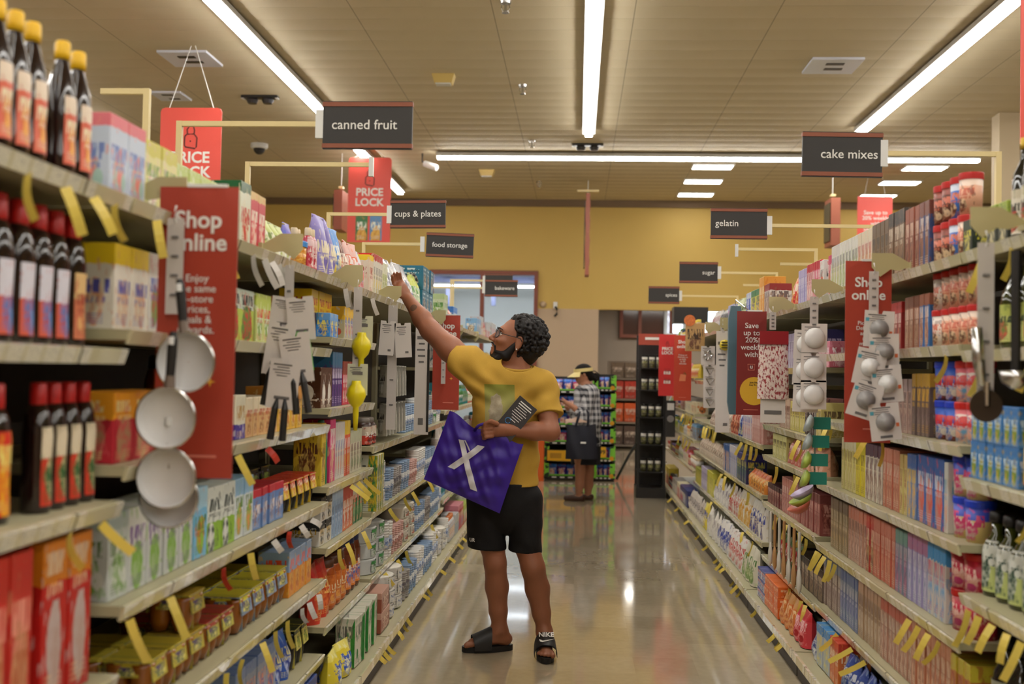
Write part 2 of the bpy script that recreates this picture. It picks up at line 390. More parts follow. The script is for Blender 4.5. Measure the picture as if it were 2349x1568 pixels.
sprinkler(1199, 195, 'chrome ceiling sprinkler left of the middle tube light'); sprinkler(1220, 322, 'chrome ceiling sprinkler above the crosswise tube light'); sprinkler(1237, 416, 'chrome ceiling sprinkler nearest to the yellow wall'); sprinkler(1160, 3, 'chrome ceiling sprinkler at the top edge, left of middle tube')
for px, py, lb in ((1018, 172, 'yellowish emergency light on the ceiling above the cups and plates sign'), (1117, 390, 'small yellowish emergency light below the crosswise tube light')):
    p = onZ(px, py, CEIL); t = empty('emergency_light', (p.x, p.y, CEIL), 0, lb, 'light'); fr = Matrix.Identity(3)
    MB().prism([(-.12, 0), (.12, 0), (.09, -.1), (-.09, -.1)], .14).build('housing', mat('lamp_yellow', (214, 186, 110), .4), t); MB().box((0, -.02, -.105), (.16, .1, .014)).build('lens', m_white, t)
p = onZ(595, 330, CEIL); t = empty('dome_camera', (p.x, p.y, CEIL), 0, 'white dome security camera on ceiling below the canned fruit arm', 'camera')
MB().lathe([(.1, -.07), (.12, -.05), (.12, 0)], 18).build('base', m_white, t); MB().lathe([(.004, -.15), (.04, -.14), (.07, -.11), (.08, -.07)], 16).build('dome', m_dark, t, True)
p = onZ(985, 352, CEIL); t = empty('security_camera', (p.x, p.y, CEIL), 0, 'white bullet camera on bracket at the end of crosswise light', 'camera')
MB().tube([(-.1, 0, 0), (-.1, 0, -.12), (.02, 0, -.16)], .012).build('bracket', m_dark, t); MB().tube([(-.07, .02, -.14), (.12, -.06, -.22)], .045, 12).build('body', m_white, t)
for px, py, lb in ((597, 226, 'dark twin spotlight on ceiling left of the canned fruit sign'), (1348, 336, 'dark twin spotlight on ceiling at the end of middle tube light')):
    p = onZ(px, py-6, CEIL); t = empty('twin_spotlight', (p.x, p.y, CEIL), 0, lb, 'light', 'twin spotlights')
    MB().box((0, 0, -.015), (.42, .1, .03)).build('bar', m_dark, t)
    for s in (-1, 1): MB().lathe([(.05, -.09), (.07, -.05), (.05, -.03)], 14, (s*.09, 0, 0)).build('lamp_head', mat('gunmetal', (70, 70, 74), .35, .6), t)
    for s in (-1, 1): MB().box((s*.2, 0, -.032), (.03, .08, .01)).build('end_clip', m_white, t)

# column beyond the cake mixes sign
o = struct(MB().box((4.95, 12.6, CEIL/2), (.23, .23, CEIL)).build('column', mat('cream_paint', (190, 172, 142), .6)))

# wall fittings
p = onY(1274, 700, YW); t = empty('wall_outlet', (p.x, YW-.02, p.z), 0, 'white wall outlet with a black plug on the beige wall edge', 'outlet')
MB().box((0, 0, 0), (.07, .04, .12)).build('plate', m_white, t); MB().tube([(0, -.03, -.03), (.03, -.05, -.07), (.03, -.06, -.16), (-.01, -.04, -.2)], .022, 8).build('plug_cord', m_dark, t)
p = onY(1246, 698, YW); o = MB().lathe([(.05, 0), (.06, .02), (.03, .05)], 14, axis=Matrix.Rotation(PI/2, 3, 'X')).build('wall_sensor', m_bei, loc=(p.x, YW, p.z), smooth=True); tag(o, 'small round wall sensor beside the brown window frame', 'sensor')

# ---------------------------------------------------------------- shelving
m_shelf = mat('shelf_cream', (176, 168, 134), .45); m_panel = mat('shelf_back_shaded', (54, 46, 35), .6); m_kick = mat('kick_dark', (38, 33, 28), .5)  # back panel colour darkened to imitate the shade deep between shelves
def rail_mat():
    m = bpy.data.materials.new('price_rail'); m.use_nodes = True; nt = m.node_tree; g = G(nt); b = nt.nodes['Principled BSDF']
    tc = nt.nodes.new('ShaderNodeTexCoord'); x, y, z = g.sep(tc.outputs['Object'])
    cell = g.m('FLOOR', g.m('MULTIPLY', y, 15.0)); wn = nt.nodes.new('ShaderNodeTexWhiteNoise'); wn.noise_dimensions = '1D'; nt.links.new(cell, wn.inputs['W'])
    f = g.m('MULTIPLY', g.m('GREATER_THAN', wn.outputs['Value'], .45), g.inband(g.m('FRACT', g.m('MULTIPLY', y, 15.0)), .5, .42))
    col = g.mix(f, lin((206, 197, 160)), lin((228, 222, 200)))
    col = g.mix(g.m('MULTIPLY', f, g.m('GREATER_THAN', g.noise(g.vec(x, g.m('MULTIPLY', y, 160.0), g.m('MULTIPLY', z, 220.0)), 1.0, 1), .6)), col, lin((196, 190, 176)))
    j = g.inband(g.m('FRACT', g.m('DIVIDE', y, .457)), .5, .012)
    nt.links.new(g.mix(j, col, lin((120, 112, 84))), b.inputs['Base Color']); b.inputs['Roughness'].default_value = .16; b.inputs['Coat Weight'].default_value = .4
    return m
m_rail = rail_mat()
ORD = ['first', 'second', 'third', 'fourth', 'fifth', 'sixth', 'seventh', 'eighth', 'ninth', 'tenth', 'eleventh', 'twelfth', 'thirteenth', 'fourteenth', 'fifteenth']
BAYS = {'L': [(.5, 2.32, (1.83, 1.485, 1.145, .76, .40)), (2.33, 4.29, (1.83, 1.53, 1.22, .905, .59, .285)), (4.30, 5.24, (1.83, 1.58, 1.283, .96, .71, .387)),
              (5.25, 8.1, (1.83, 1.06, .729, .40)), (8.11, 10.9, (1.83, 1.47, 1.14, .80, .45)), (10.91, 13.4, (1.83, 1.47, 1.14, .80, .45))],
        'R': [(.55, 3.29, (1.84, 1.54, 1.157, .81, .45)), (3.30, 5.22, (1.84, 1.56, 1.25, .95, .655, .36)), (5.24, 6.70, (1.84, 1.5, 1.155, .965, .675, .345)),
              (6.72, 10.6, (1.84, 1.40, 1.02, .705, .41)), (10.62, 14.0, (1.84, 1.42, 1.06, .8, .5))]}
SIDE = {'L': (XL, 1, 'left'), 'R': (XR, -1, 'right')}     # edge, direction towards the aisle
DECK = .125
def shelf_name(side, bay, z):
    zs = list(BAYS[side][bay][2])+[DECK]
    i = min(range(len(zs)), key=lambda k: abs(zs[k]-z))
    nm = 'top shelf' if i == 0 else ('floor deck' if i == len(zs)-1 else ORD[i]+' shelf')
    return f"{nm}, {ORD[bay]} {SIDE[side][2]} bay"
for side, bays in BAYS.items():
    X, s, sd = SIDE[side]
    for bi, (y0, y1, zs) in enumerate(bays):
        t = empty('gondola_shelving', (X-s*.58, (y0+y1)/2, 0), 0, f'cream metal shelving bay on the {sd} of the aisle, {ORD[bi]} counted from the near end', 'shelving', f'shelving bays along the {sd} side')
        ym = (y0+y1)/2; L = y1-y0; ox = X-s*.58
        MB().box((0, 0, 1.06), (.03, L, 2.0)).build('back_panel', m_panel, t)
        for yy in (-L/2+.02, L/2-.02): MB().box((s*.03, yy, 1.06), (.035, .03, 2.04)).build('upright', m_shelf, t)
        MB().box((s*.33, 0, DECK-.02), (.70, L, .03)).build('base_deck', m_shelf, t)
        MB().box((s*.655, 0, .05), (.02, L, .10)).build('kick_plate', m_kick, t)
        MB().box((s*.685, 0, DECK-.02), (.012, L-.006, .04)).build('deck_rail', m_rail, t)
        for z in zs:
            sh = MB().box((s*.31, 0, z-.012), (.54, L-.006, .024)).build('shelf', m_shelf, t)
            MB().box((s*.583, 0, z-.017), (.008, L-.008, .034), Matrix.Rotation(s*.3, 3, 'Y')).build('price_rail', m_rail, sh)
        MB().box((s*.05, 0, 2.08), (.06, L, .02)).build('top_cap', m_shelf, t)

# ---------------------------------------------------------------- goods
def Pr(name, cat, root, w, d, h, kids=()): return dict(name=name, cat=cat, root=root, w=w, d=d, h=h, kids=kids)
_P = {}
def memo(f):
    def g(*a, **k):
        key = (f.__name__, a, tuple(sorted((x, y) for x, y in k.items())))
        if key not in _P: _P[key] = f(*a, **k)
        return _P[key]
    return g
@memo
def Box(name, w, d, h, m, cat='box'):
    return Pr(name, cat, MB().box((0, 0, h/2), (w, d, h)).mesh(name, m, bev=.002), w, d, h)
SHAPES = {
 'syrup': [(.46,0),(.5,.02),(.5,.2),(.46,.3),(.49,.42),(.5,.55),(.44,.68),(.26,.82),(.2,.86),(.2,.91)],
 'wine': [(.48,0),(.5,.02),(.5,.58),(.44,.66),(.2,.78),(.17,.82),(.17,.93)],
 'oil': [(.46,0),(.5,.03),(.5,.5),(.42,.62),(.2,.74),(.19,.92)],
 'jar': [(.42,0),(.5,.06),(.5,.7),(.42,.82),(.36,.86)],
 'squeeze': [(.46,0),(.5,.03),(.46,.3),(.5,.6),(.42,.75),(.24,.85)]}
def lab(prof, w, d, h, v0, v1, half, name, m):
    def rad(z):
        for (r0, z0), (r1, z1) in zip(prof, prof[1:]):
            if z0 <= z <= z1: return r0+(r1-r0)*(z-z0)/(z1-z0+1e-9)
        return prof[-1][0]
    def P(u, v):
        a = (u-.5)*2*half; z = v0+(v1-v0)*v; r = rad(z)
        return (math.sin(a)*(r*w+.0012), -math.cos(a)*(r*d+.0012), z*h)
    return MB().grid(P, 10, 8).mesh(name, m, True)
@memo
def Bottle(name, w, d, h, shape, body, cap, label, lz=(.12, .6), half=1.15, cat='bottle', capr=.24):
    p = SHAPES[shape]
    root = MB().lathe([(r*w, z*h) for r, z in p], 20, sy=d/w).mesh(name, body, True)
    ze = p[-1][1]*h; cr = max(capr*w, p[-1][0]*w+.002)
    c = MB().lathe([(cr, ze-.012), (cr*1.04, ze), (cr, h-.004), (cr*.85, h)], 16).mesh('cap', cap, True)
    kids = [('cap', c)]
    if label: kids.append(('label', lab(p, w, d, h, lz[0], lz[1], half, 'label', label)))
    return Pr(name, cat, root, w, d, h, tuple(kids))
@memo
def Tub(name, r, h, m, lid, lh=.018, cat='tub', taper=.93):
    root = MB().lathe([(r*taper, 0), (r, h-lh)], 22).mesh(name, m, True)
    l = MB().lathe([(r*1.05, h-lh-.004), (r*1.06, h-.004), (r*1.02, h)], 26).mesh('lid', lid)
    return Pr(name, cat, root, 2.12*r, 2.12*r, h, (('lid', l),))
@memo
def Bag(name, w, d, h, m, cat='bag', top=.0, lean=0):
    sd = R.random()*9
    def th(u, v):
        e = max(0, math.sin(PI*min(1, max(0, u))))**.45
        b = (1-v**2.6)*.9+.1*math.sin(PI*v)
        return d/2*e*b*(1+.16*math.sin(9*u+sd)*math.sin(7*v+sd*2))
    def side(sg):
        def P(u, v):
            x = (u-.5)*w*(1-.06*math.sin(PI*v)*0+.04*math.sin(5*v+sd)*abs(u-.5)*2)
            return (x, sg*th(u, v)+lean*v*v*.06, v*h*(1-.02*math.cos(3*u+sd)*v))
        return P
    mb = MB().grid(side(-1), 12, 12); mb.grid(lambda u, v: side(1)(1-u, v), 12, 12)
    mb.box((0, lean*.06, h*.985), (w*.98, .004, h*.05))
    return Pr(name, cat, mb.mesh(name, m, True), w, d, h)
@memo
def CupPack(name, w, d, h, sleeve, cup, cat='pack'):
    """two-by-two cups in a printed sleeve, cup bottoms showing at the ends"""
    mb = MB(); e = .0
    mb.box((0, 0, h-.003), (w*.9, d*.94, .006), topv=.9)
    for sx in (-1, 1): mb.box((0, sx*d*.47, h*.74), (w*.74, .004, h*.5), Matrix.Rotation(sx*.16, 3, 'X')); mb.box((sx*w*.45, 0, h*.8), (.004, d*.5, h*.36), Matrix.Rotation(-sx*.16, 3, 'Y'))
    mb.box((0, 0, h*.46), (.003, d*.8, h*.9))
    root = mb.mesh(name, sleeve); kids = []
    for x in (-1, 1):
        for y in (-1, 1):
            r = min(w, d)*.238
            kids.append(('cup', MB().lathe([(r*.7, .006), (r*.95, h*.3), (r, h*.8), (r*1.06, h*.9)], 14, (x*w*.25, y*d*.24, 0)).mesh('cup', cup, True)))
    return Pr(name, cat, root, w, d, h, tuple(kids))
@memo
def Stack(name, r, h, m, band, cat='stack', ribs=13, top=.86):
    """nested disposable cups in a wrapper"""
    prof = []
    for k in range(ribs):
        z = h*k/ribs; prof += [(r*(top+(1-top)*k/ribs), z), (r*(top+(1-top)*k/ribs)+.0025, z+h/ribs*.7)]
    prof.append((r*.98, h))
    root = MB().lathe(prof, 20).mesh(name, m)
    b = MB().lathe([(r*.97, h*.3), (r*1.03, h*.32), (r*1.04, h*.6), (r*1.0, h*.62)], 18, cap=False).mesh('paper_band', band, True)
    return Pr(name, cat, root, 2.08*r, 2.08*r, h, (('paper_band', b),))
@memo
def Plates(name, r, h, m, band, cat='plates'):
    n = max(4, int(h/.012)); prof = []
    for k in range(n): prof += [(r*.93, h*k/n), (r, h*(k+.6)/n)]
    prof.append((r*.9, h))
    root = MB().lathe(prof, 24).mesh(name, m, True)
    b = lab([(.5, 0), (.5, 1)], 2*r, 2*r, h, .15, .85, .5, 'paper_band', band)
    return Pr(name, cat, root, 2.02*r, 2.02*r, h, (('paper_band', b),))
USED = {}
def put(P, loc, rz, label, group):
    o = link(P['name'], P['root'], None, loc, rz); tag(o, label, P['cat'], group)
    for n, me in P['kids']: link(n, me, o)
    return o
def row(side, bay, z, items, y=None, back=.035, gap=.004, deck=False, end=None):
    X, s, sd = SIDE[side]; y0, y1, _ = BAYS[side][bay]; y1 = end or y1; y = y0+.02 if y is None else y
    sn = shelf_name(side, bay, z); rz = PI/2 if side == 'L' else -PI/2
    Xf = X+(s*.06 if deck else 0)-s*back
    for it in items:
        if isinstance(it, (int, float)): y += it; continue
        if it[0] == '@': y = it[1]; continue
        P, n, desc = it[:3]; o = it[3] if len(it) > 3 else {}
        st = o.get('stack', 1); rows = o.get('rows', 1); grp = f'{desc}s, {sn}'
        n0 = USED.get((desc, sn), 0); fit = []
        w = o.get('pitch', P['w']+gap)
        for i in range(n):
            if y+w > y1+.01 and not o.get('over'): break
            fit.append(y+w/2); y += w
        for i, yc in enumerate(fit):
            zs = sorted(q for q in (*BAYS[side][bay][2], DECK) if q > z+.02); room = (zs[0]-z-(.045 if deck or back < .03 else .028)) if zs else 9
            kz = min(1, room/(st*(P['h']+.0008)*(1.012 if P['cat'] in ('bag', 'pouch') else 1)))
            for r in range(rows):
                for k in range(st if r == 0 else o.get('bstack', st)):
                    lb = desc
                    if len(fit) > 1: lb += f', {ORD[(n0+i) % 15]} in row' if n0+i else ', nearest in row'
                    if st > 1: lb += (' upper', ' middle', ' lower')[(0 if k == st-1 else 2 if k == 0 else 1)] if st < 4 else f' {ORD[k]} up'
                    if r: lb += ' behind'
                    lb += ', '+sn
                    j = o.get('jit', .004)
                    ob = put(P, (Xf-s*(P['d']/2+o.get('set', 0)+r*(P['d']+.008)+R.uniform(0, j)), yc, z+.0005+k*(P['h']+.0008)*kz), rz+R.uniform(-1, 1)*o.get('tw', .03), lb, grp)
                    if kz < 1: ob.scale = (1, 1, kz)
        USED[(desc, sn)] = n0+len(fit)
    return y
# common package colours
GOLD = (228, 178, 40); RED = (190, 40, 34); CRM = (236, 228, 206); BLK = (26, 22, 22)
m_syr = mat('syrup_dark', (30, 12, 10), .12, coat=.5); m_yc = mat('cap_yellow', (240, 190, 20), .4); m_rc = mat('cap_red', (190, 26, 22), .4)
m_gc = mat('cap_gold', (196, 160, 60), .35, .5); m_bc = mat('cap_black', (24, 22, 22), .4); m_wc = mat('cap_white', (232, 230, 226), .4); m_blc = mat('lid_blue', (30, 60, 190), .4)
m_oil = mat('oil_green', (58, 62, 18), .1, coat=.5); m_wine = mat('glass_darkgreen', (22, 22, 16), .08, coat=.6); m_amb = mat('amber', (120, 58, 14), .12, coat=.5)
l_syr = pm((226, 110, 84), (240, 220, 196), (250, 236, 200), (196, 50, 34), (240, 170, 60), .74, .55, .1)
l_blu = pm((214, 96, 70), (226, 222, 232), (70, 120, 190), (190, 60, 40), (90, 150, 210), .5, .42, .08, av=.25)
l_tan = pm((206, 120, 84), (228, 190, 130), (150, 60, 40), (190, 90, 60), (226, 170, 110), .6)
l_red = pm((214, 40, 26), (214, 40, 26), (246, 220, 120), (240, 170, 30), (226, 110, 40), .9, .72, .12, av=.34, ar=.4)
l_grn = pm((206, 60, 40), (226, 210, 180), (40, 90, 40), (40, 110, 60), (226, 200, 150), .6, .4, .1)

B_yel = Bottle('syrup_bottle', .066, .06, .30, 'syrup', m_syr, m_yc, l_syr, half=.8)
B_r1 = Bottle('syrup_bottle', .07, .064, .285, 'squeeze', m_syr, m_rc, l_blu, (.06, .56), .8)
B_r2 = Bottle('syrup_bottle', .07, .064, .285, 'squeeze', m_syr, m_rc, l_tan, (.06, .56), .8)
B_r3 = Bottle('syrup_bottle', .072, .064, .265, 'squeeze', m_syr, m_rc, l_red, (.06, .66), .8)
B_r4 = Bottle('syrup_bottle', .058, .06, .265, 'squeeze', m_syr, m_rc, l_grn, (.06, .66), .8)
# ---- left side, first bay
row('L', 0, 1.83, [('@', 1.60), (B_yel, 7, 'dark syrup bottle with yellow cap', dict(pitch=.0665)), .05, (B_yel, 2, 'yellow capped syrup bottle past gap', dict(pitch=.075))], back=.05)
row('L', 0, 1.485, [('@', 1.62), (B_r2, 3, 'red capped bottle, peach label', dict(rows=2)), .05, (B_r1, 4, 'red capped bottle, pale blue label', dict(rows=2)), (B_r2, 2, 'red capped bottle, tan label')], back=.05)
row('L', 0, 1.145, [('@', 1.62), (B_r3, 2, 'dark bottle, red label, red cap'), .04, (B_r3, 2, 'dark bottle, red and yellow label'), .09, (B_r4, 4, 'slim dark bottle, green label', dict(pitch=.066))], back=.045)
BxC = Box('cookie_box', .088, .16, .33, pm((196, 36, 30), (206, 44, 34), (240, 150, 130), (214, 150, 110), (190, 100, 60), .66, .62, .1, av=.26, ar=.36))
BxD = Box('cookie_box', .10, .16, .33, pm((190, 30, 26), (222, 130, 30), (236, 200, 160), (200, 180, 176), (190, 160, 150), .74, .86, .07, av=.36, ar=.3))
row('L', 0, .76, [('@', 1.55), (BxC, 5, 'red cookie box with biscuit picture', dict(tw=.05)), .04, (BxD, 2, 'red cookie box with orange top')], back=.03)
# ---- left side, second bay
bx = lambda n, w, d, h, *a, **k: Box(n, w, d, h, pm(*a, **k))
row('L', 1, 1.83, [('@', 2.35), (bx('cereal_box', .095, .12, .20, (196, 206, 222), (222, 110, 120), (110, 130, 190), (226, 130, 120), (170, 200, 190), .84, .55, .1), 2, 'pale blue box with pink top'),
  (bx('tea_box', .1, .12, .185, (224, 216, 140), (206, 196, 70), (120, 150, 60), (230, 190, 190), (240, 236, 210), .8), 2, 'yellow green carton', dict(rows=1)),
  (bx('tea_box', .085, .12, .165, (226, 230, 200), (190, 206, 110), (206, 90, 110), (240, 240, 226), (170, 200, 90), .78), 4, 'white carton with light green top'),
  (bx('snack_box', .075, .14, .17, (228, 232, 214), (222, 226, 200), (150, 180, 80), (200, 60, 80), (230, 230, 210), .8), 2, 'white and green snack carton'),
  .02, (bx('biscuit_tin', .1, .1, .215, (226, 228, 206), (30, 90, 50), (190, 30, 50), (230, 220, 190), (200, 50, 50), .84, .5, .12, rough=.2), 1, 'white carton with dark green top'),
  (bx('biscuit_tin', .08, .1, .20, (196, 36, 56), (216, 180, 110), (240, 230, 210), (216, 40, 50), (240, 200, 180), .86), 2, 'red biscuit tin with tan lid'),
  (Bag('noodle_bag', .085, .1, .145, pm((228, 226, 196), (200, 210, 130), (120, 140, 60), (190, 200, 110), (240, 240, 230), .7)), 4, 'white and green noodle bag'),
  (Tub('nut_jar', .062, .12, pm((206, 140, 44), (214, 150, 50), (236, 190, 90), (190, 110, 30), (230, 170, 80), .95, rough=.2), mat('lid_sky', (60, 140, 214), .35)), 2, 'nut jar with sky blue lid')], back=.06)
for k, yy in enumerate((2.42, 2.6)):
    o = put(bx('tea_box', .16, .12, .05, (34, 90, 54), (30, 84, 48), (200, 210, 190), (40, 100, 60), (226, 230, 210), .9), (XL-.24, yy, 2.035 if k == 0 else 2.016), PI/2, ('first' if not k else 'second')+' dark green box lying on the cartons, top shelf', 'green boxes lying on cartons')
row('L', 1, 1.53, [('@', 2.36), (bx('noodle_box', .095, .12, .2, (232, 224, 208), (240, 206, 40), (90, 90, 170), (220, 160, 120), (236, 226, 200), .76, .5, .08), 2, 'white noodle box with yellow top'),
  (bx('noodle_box', .07, .12, .2, (228, 226, 216), (228, 226, 216), (90, 110, 190), (200, 70, 60), (120, 170, 90), .9), 2, 'white box with blue marks'),
  ('@', 3.0), (bx('fruit_pouch_box', .13, .13, .165, (182, 202, 80), (196, 208, 190), (24, 24, 26), (196, 60, 44), (90, 140, 50), .62, .8, .1, av=.34, ar=.36), 3, 'lime green apple box with red print'),
  .03, (bx('fruit_pouch_box', .08, .13, .165, (206, 214, 130), (190, 206, 90), (220, 80, 60), (240, 240, 226), (130, 170, 60), .7), 2, 'pale green fruit box'),
  .05, (bx('cracker_box', .1, .12, .17, (150, 90, 40), (190, 120, 50), (230, 200, 160), (230, 180, 80), (120, 60, 30), .7), 3, 'brown cracker box in shade')], back=.045)
row('L', 1, 1.22, [('@', 2.36), (bx('gelatin_box', .12, .12, .165, (190, 44, 56), (236, 160, 40), (240, 220, 150), (216, 90, 90), (190, 150, 110), .62, .8, .08, av=.3, ar=.34), 3, 'orange topped red box'),
  .02, (bx('gelatin_box', .1, .12, .16, (150, 30, 80), (236, 150, 50), (240, 226, 180), (196, 50, 90), (230, 130, 60), .64), 2, 'purple box with orange top'),
  ('@', 3.02), (bx('snack_pack', .1, .12, .14, (74, 56, 150), (230, 222, 196), (196, 150, 70), (240, 232, 214), (110, 90, 170), .34, .62, .14, au=.5, av=.1, ar=.1), 3, 'cream pack with purple bottom'),
  (bx('snack_box', .07, .12, .13, (222, 176, 120), (238, 222, 190), (196, 90, 60), (236, 200, 140), (170, 110, 60), .6), 5, 'tan and cream snack carton', dict(tw=.12)),
  (bx('cracker_box', .08, .12, .16, (220, 170, 50), (196, 130, 50), (90, 50, 30), (236, 210, 140), (200, 120, 40), .66), 4, 'ochre cracker box')], back=.04)
m_choc = mat('juice_dark', (46, 28, 14), .15, coat=.4)
row('L', 1, 1.22, [('@', 3.1), (Bottle('juice_bottle', .1, .1, .26, 'jar', m_amb, m_bc, None, capr=.3), 2, 'amber glass bottle behind snacks', dict(set=.16))])
row('L', 1, .905, [('@', 2.36), (bx('pouch_box', .1, .12, .2, (200, 206, 200), (176, 190, 184), (90, 120, 60), (120, 170, 60), (220, 224, 214), .8), 1, 'grey green pouch box'),
  (bx('pouch_box', .105, .12, .2, (206, 210, 206), (224, 224, 216), (120, 80, 150), (130, 180, 60), (170, 196, 140), .55, .66, .12, av=.3, ar=.3), 4, 'white pouch box with lime print'),
  (bx('pouch_box', .1, .12, .2, (120, 190, 226), (170, 210, 230), (60, 110, 50), (230, 120, 60), (150, 200, 70), .7, .5, .1), 1, 'sky blue pouch box'),
  (bx('pouch_box', .12, .12, .19, (150, 196, 60), (226, 230, 220), (40, 56, 50), (40, 60, 54), (236, 238, 230), .45, .72, .1, au=.3, av=.2, ar=.24), 2, 'white and lime tea box'),
  (bx('pouch_box', .09, .12, .19, (216, 222, 224), (150, 190, 220), (90, 130, 60), (150, 200, 90), (230, 160, 90), .72), 2, 'pale blue and white box'),
  (bx('gum_pack', .085, .12, .135, (110, 144, 200), (196, 50, 60), (236, 226, 226), (150, 90, 60), (130, 160, 210), .8, .5, .12), 4, 'blue and red gum pack', dict(tw=.12)),
  (CupPack('fruit_cup_pack', .095, .13, .12, pm((236, 200, 60), (214, 60, 36), (250, 240, 210), (230, 120, 30), (240, 220, 120), .55, .7, .14), mat('cup_black', (26, 24, 22), .3)), 7, 'orange and red cup pack', dict(stack=1, tw=.05))], back=.04)
row('L', 1, .905, [('@', 3.0), (CupPack('sauce_cup_pack', .14, .14, .16, pm((34, 32, 28), (40, 44, 30), (120, 140, 60), (60, 90, 40), (180, 170, 60), .8), m_bc), 8, 'dark lidded cup pack behind', dict(set=.15, over=0))])
m_fr = mat('fruit_amber', (150, 84, 20), .2, coat=.4)
def cp(a, b, n, w=.13, h=.11): return CupPack(n, w, .13, h, pm(a, b, (90, 70, 120), (70, 100, 60), (236, 226, 140), .66, .5, .12), m_fr)
row('L', 1, .59, [('@', 2.62), (cp((206, 190, 70), (200, 180, 60), 'fruit_cup_pack'), 2, 'yellow fruit cup pack', dict(stack=1, rows=2)), (cp((196, 180, 70), (190, 160, 50), 'fruit_cup_pack'), 1, 'olive fruit cup pack', dict(stack=2)),
  (cp((200, 190, 80), (170, 60, 50), 'fruit_cup_pack'), 2, 'yellow and red fruit cup pack', dict(rows=2)), .03, (cp((150, 170, 196), (220, 206, 60), 'fruit_cup_pack', .14, .125), 4, 'pale blue and yellow fruit cup pack', dict(rows=2, bstack=1)),
  (bx('fruit_bar_box', .08, .12, .17, (230, 150, 50), (150, 176, 210), (240, 90, 60), (236, 190, 90), (200, 90, 40), .55, .72, .1), 5, 'blue and orange fruit box'), (bx('fruit_bar_box', .09, .12, .2, (226, 190, 40), (230, 200, 50), (190, 60, 40), (60, 110, 50), (210, 60, 40), .8), 1, 'yellow box with green print')], back=.04)
row('L', 1, .59, [('@', 3.45), (Bottle('fruit_jar', .15, .15, .22, 'jar', m_fr, mat('lid_dark', (50, 34, 20), .4), None, capr=.4, cat='jar'), 3, 'large amber fruit jar behind cups', dict(set=.31))])
row('L', 1, .285, [('@', 3.3), (bx('snack_carton', .11, .12, .19, (150, 160, 180), (120, 140, 180), (230, 150, 110), (60, 90, 170), (210, 140, 110), .8), 4, 'grey blue snack carton'),
  (Bag('candy_bag', .12, .1, .17, pm((50, 90, 180), (60, 110, 190), (230, 220, 150), (180, 190, 220), (40, 60, 150), .8)), 2, 'blue candy bag'), (CupPack('sauce_cup_pack', .1, .13, .16, pm((214, 200, 100), (50, 56, 30), (60, 80, 40), (190, 180, 60), (80, 120, 50), .74), m_bc), 4, 'yellow pack with dark top', dict(rows=2))], back=.04)
row('L', 1, DECK, [('@', 3.3), (bx('snack_carton', .12, .12, .13, (60, 90, 150), (50, 70, 130), (220, 210, 190), (190, 60, 50), (220, 170, 70), .7), 7, 'blue floor level carton')], back=.05, deck=True)
# ---- left side, third bay
row('L', 1, 1.83, [('@', 4.07), (Bag('snack_bag', .09, .1, .19, pm((226, 190, 60), (120, 110, 190), (250, 240, 220), (80, 110, 190), (236, 200, 80), .66)), 1, 'yellow and blue snack bag', dict(set=.05)),
  (Bottle('drink_bottle', .05, .05, .185, 'squeeze', mat('pink_red_drink', (190, 50, 70), .25), mat('lid_cream', (226, 206, 170), .4), pm((206, 60, 80), (226, 190, 190), (250, 236, 230), (240, 220, 214), (190, 30, 50), .7), (.1, .8), 1.4), 4, 'red labelled drink bottle', dict(rows=2))], back=.05)
row('L', 2, 1.83, [(Bag('snack_bag', .13, .1, .26, pm((140, 128, 196), (150, 136, 204), (240, 226, 190), (232, 220, 190), (120, 104, 180), .8, .5, .1)), 2, 'lavender snack bag', dict(tw=.15)), (Bag('snack_bag', .13, .1, .24, pm((230, 200, 60), (90, 150, 220), (240, 240, 226), (240, 226, 170), (60, 110, 190), .5)), 1, 'blue and yellow snack bag', dict(tw=.2)),
  (Bag('snack_bag', .12, .1, .21, pm((214, 140, 110), (120, 70, 56), (240, 226, 210), (230, 200, 180), (150, 80, 60), .6)), 1, 'brown and tan snack bag'), (Bag('wafer_bag', .12, .1, .22, pm((222, 96, 46), (226, 180, 170), (240, 226, 220), (230, 120, 60), (200, 190, 210), .7)), 2, 'orange wafer bag', dict(tw=.2)), (Bag('wafer_bag', .11, .1, .2, pm((222, 190, 190), (214, 214, 224), (220, 90, 110), (200, 190, 214), (236, 140, 120), .7)), 2, 'pink wafer bag')], back=.04)
row('L', 2, 1.58, [(bx('candy_pack', .08, .06, .1, (60, 140, 220), (110, 170, 230), (240, 226, 120), (240, 210, 90), (40, 100, 190), .7), 2, 'light blue pack in front'), ], back=.01)
row('L', 2, 1.58, [('@', 4.32), (bx('rice_box', .12, .14, .2, (36, 44, 110), (240, 200, 30), (200, 50, 40), (236, 190, 50), (40, 50, 120), .52, .75, .08, au=.5, av=.1, ar=.1), 3, 'yellow and navy box', dict(set=.06)), (bx('rice_box', .06, .14, .15, (200, 190, 150), (226, 180, 50), (90, 110, 170), (190, 200, 210), (200, 90, 60), .6), 5, 'cream and amber box')], back=.03)
row('L', 2, 1.283, [(bx('tea_box', .1, .14, .17, (84, 48, 28), (90, 50, 30), (220, 200, 180), (236, 226, 214), (230, 222, 210), .9, .2, .02, av=.34, ar=.26), 2, 'brown box with white label'), (bx('tea_box', .045, .14, .24, (70, 44, 110), (60, 120, 160), (220, 210, 230), (110, 60, 140), (60, 40, 90), .7), 4, 'slim purple box'), (bx('tea_box', .06, .14, .2, (190, 30, 60), (150, 60, 40), (240, 226, 220), (200, 60, 70), (226, 200, 180), .7), 4, 'crimson box')], back=.04)
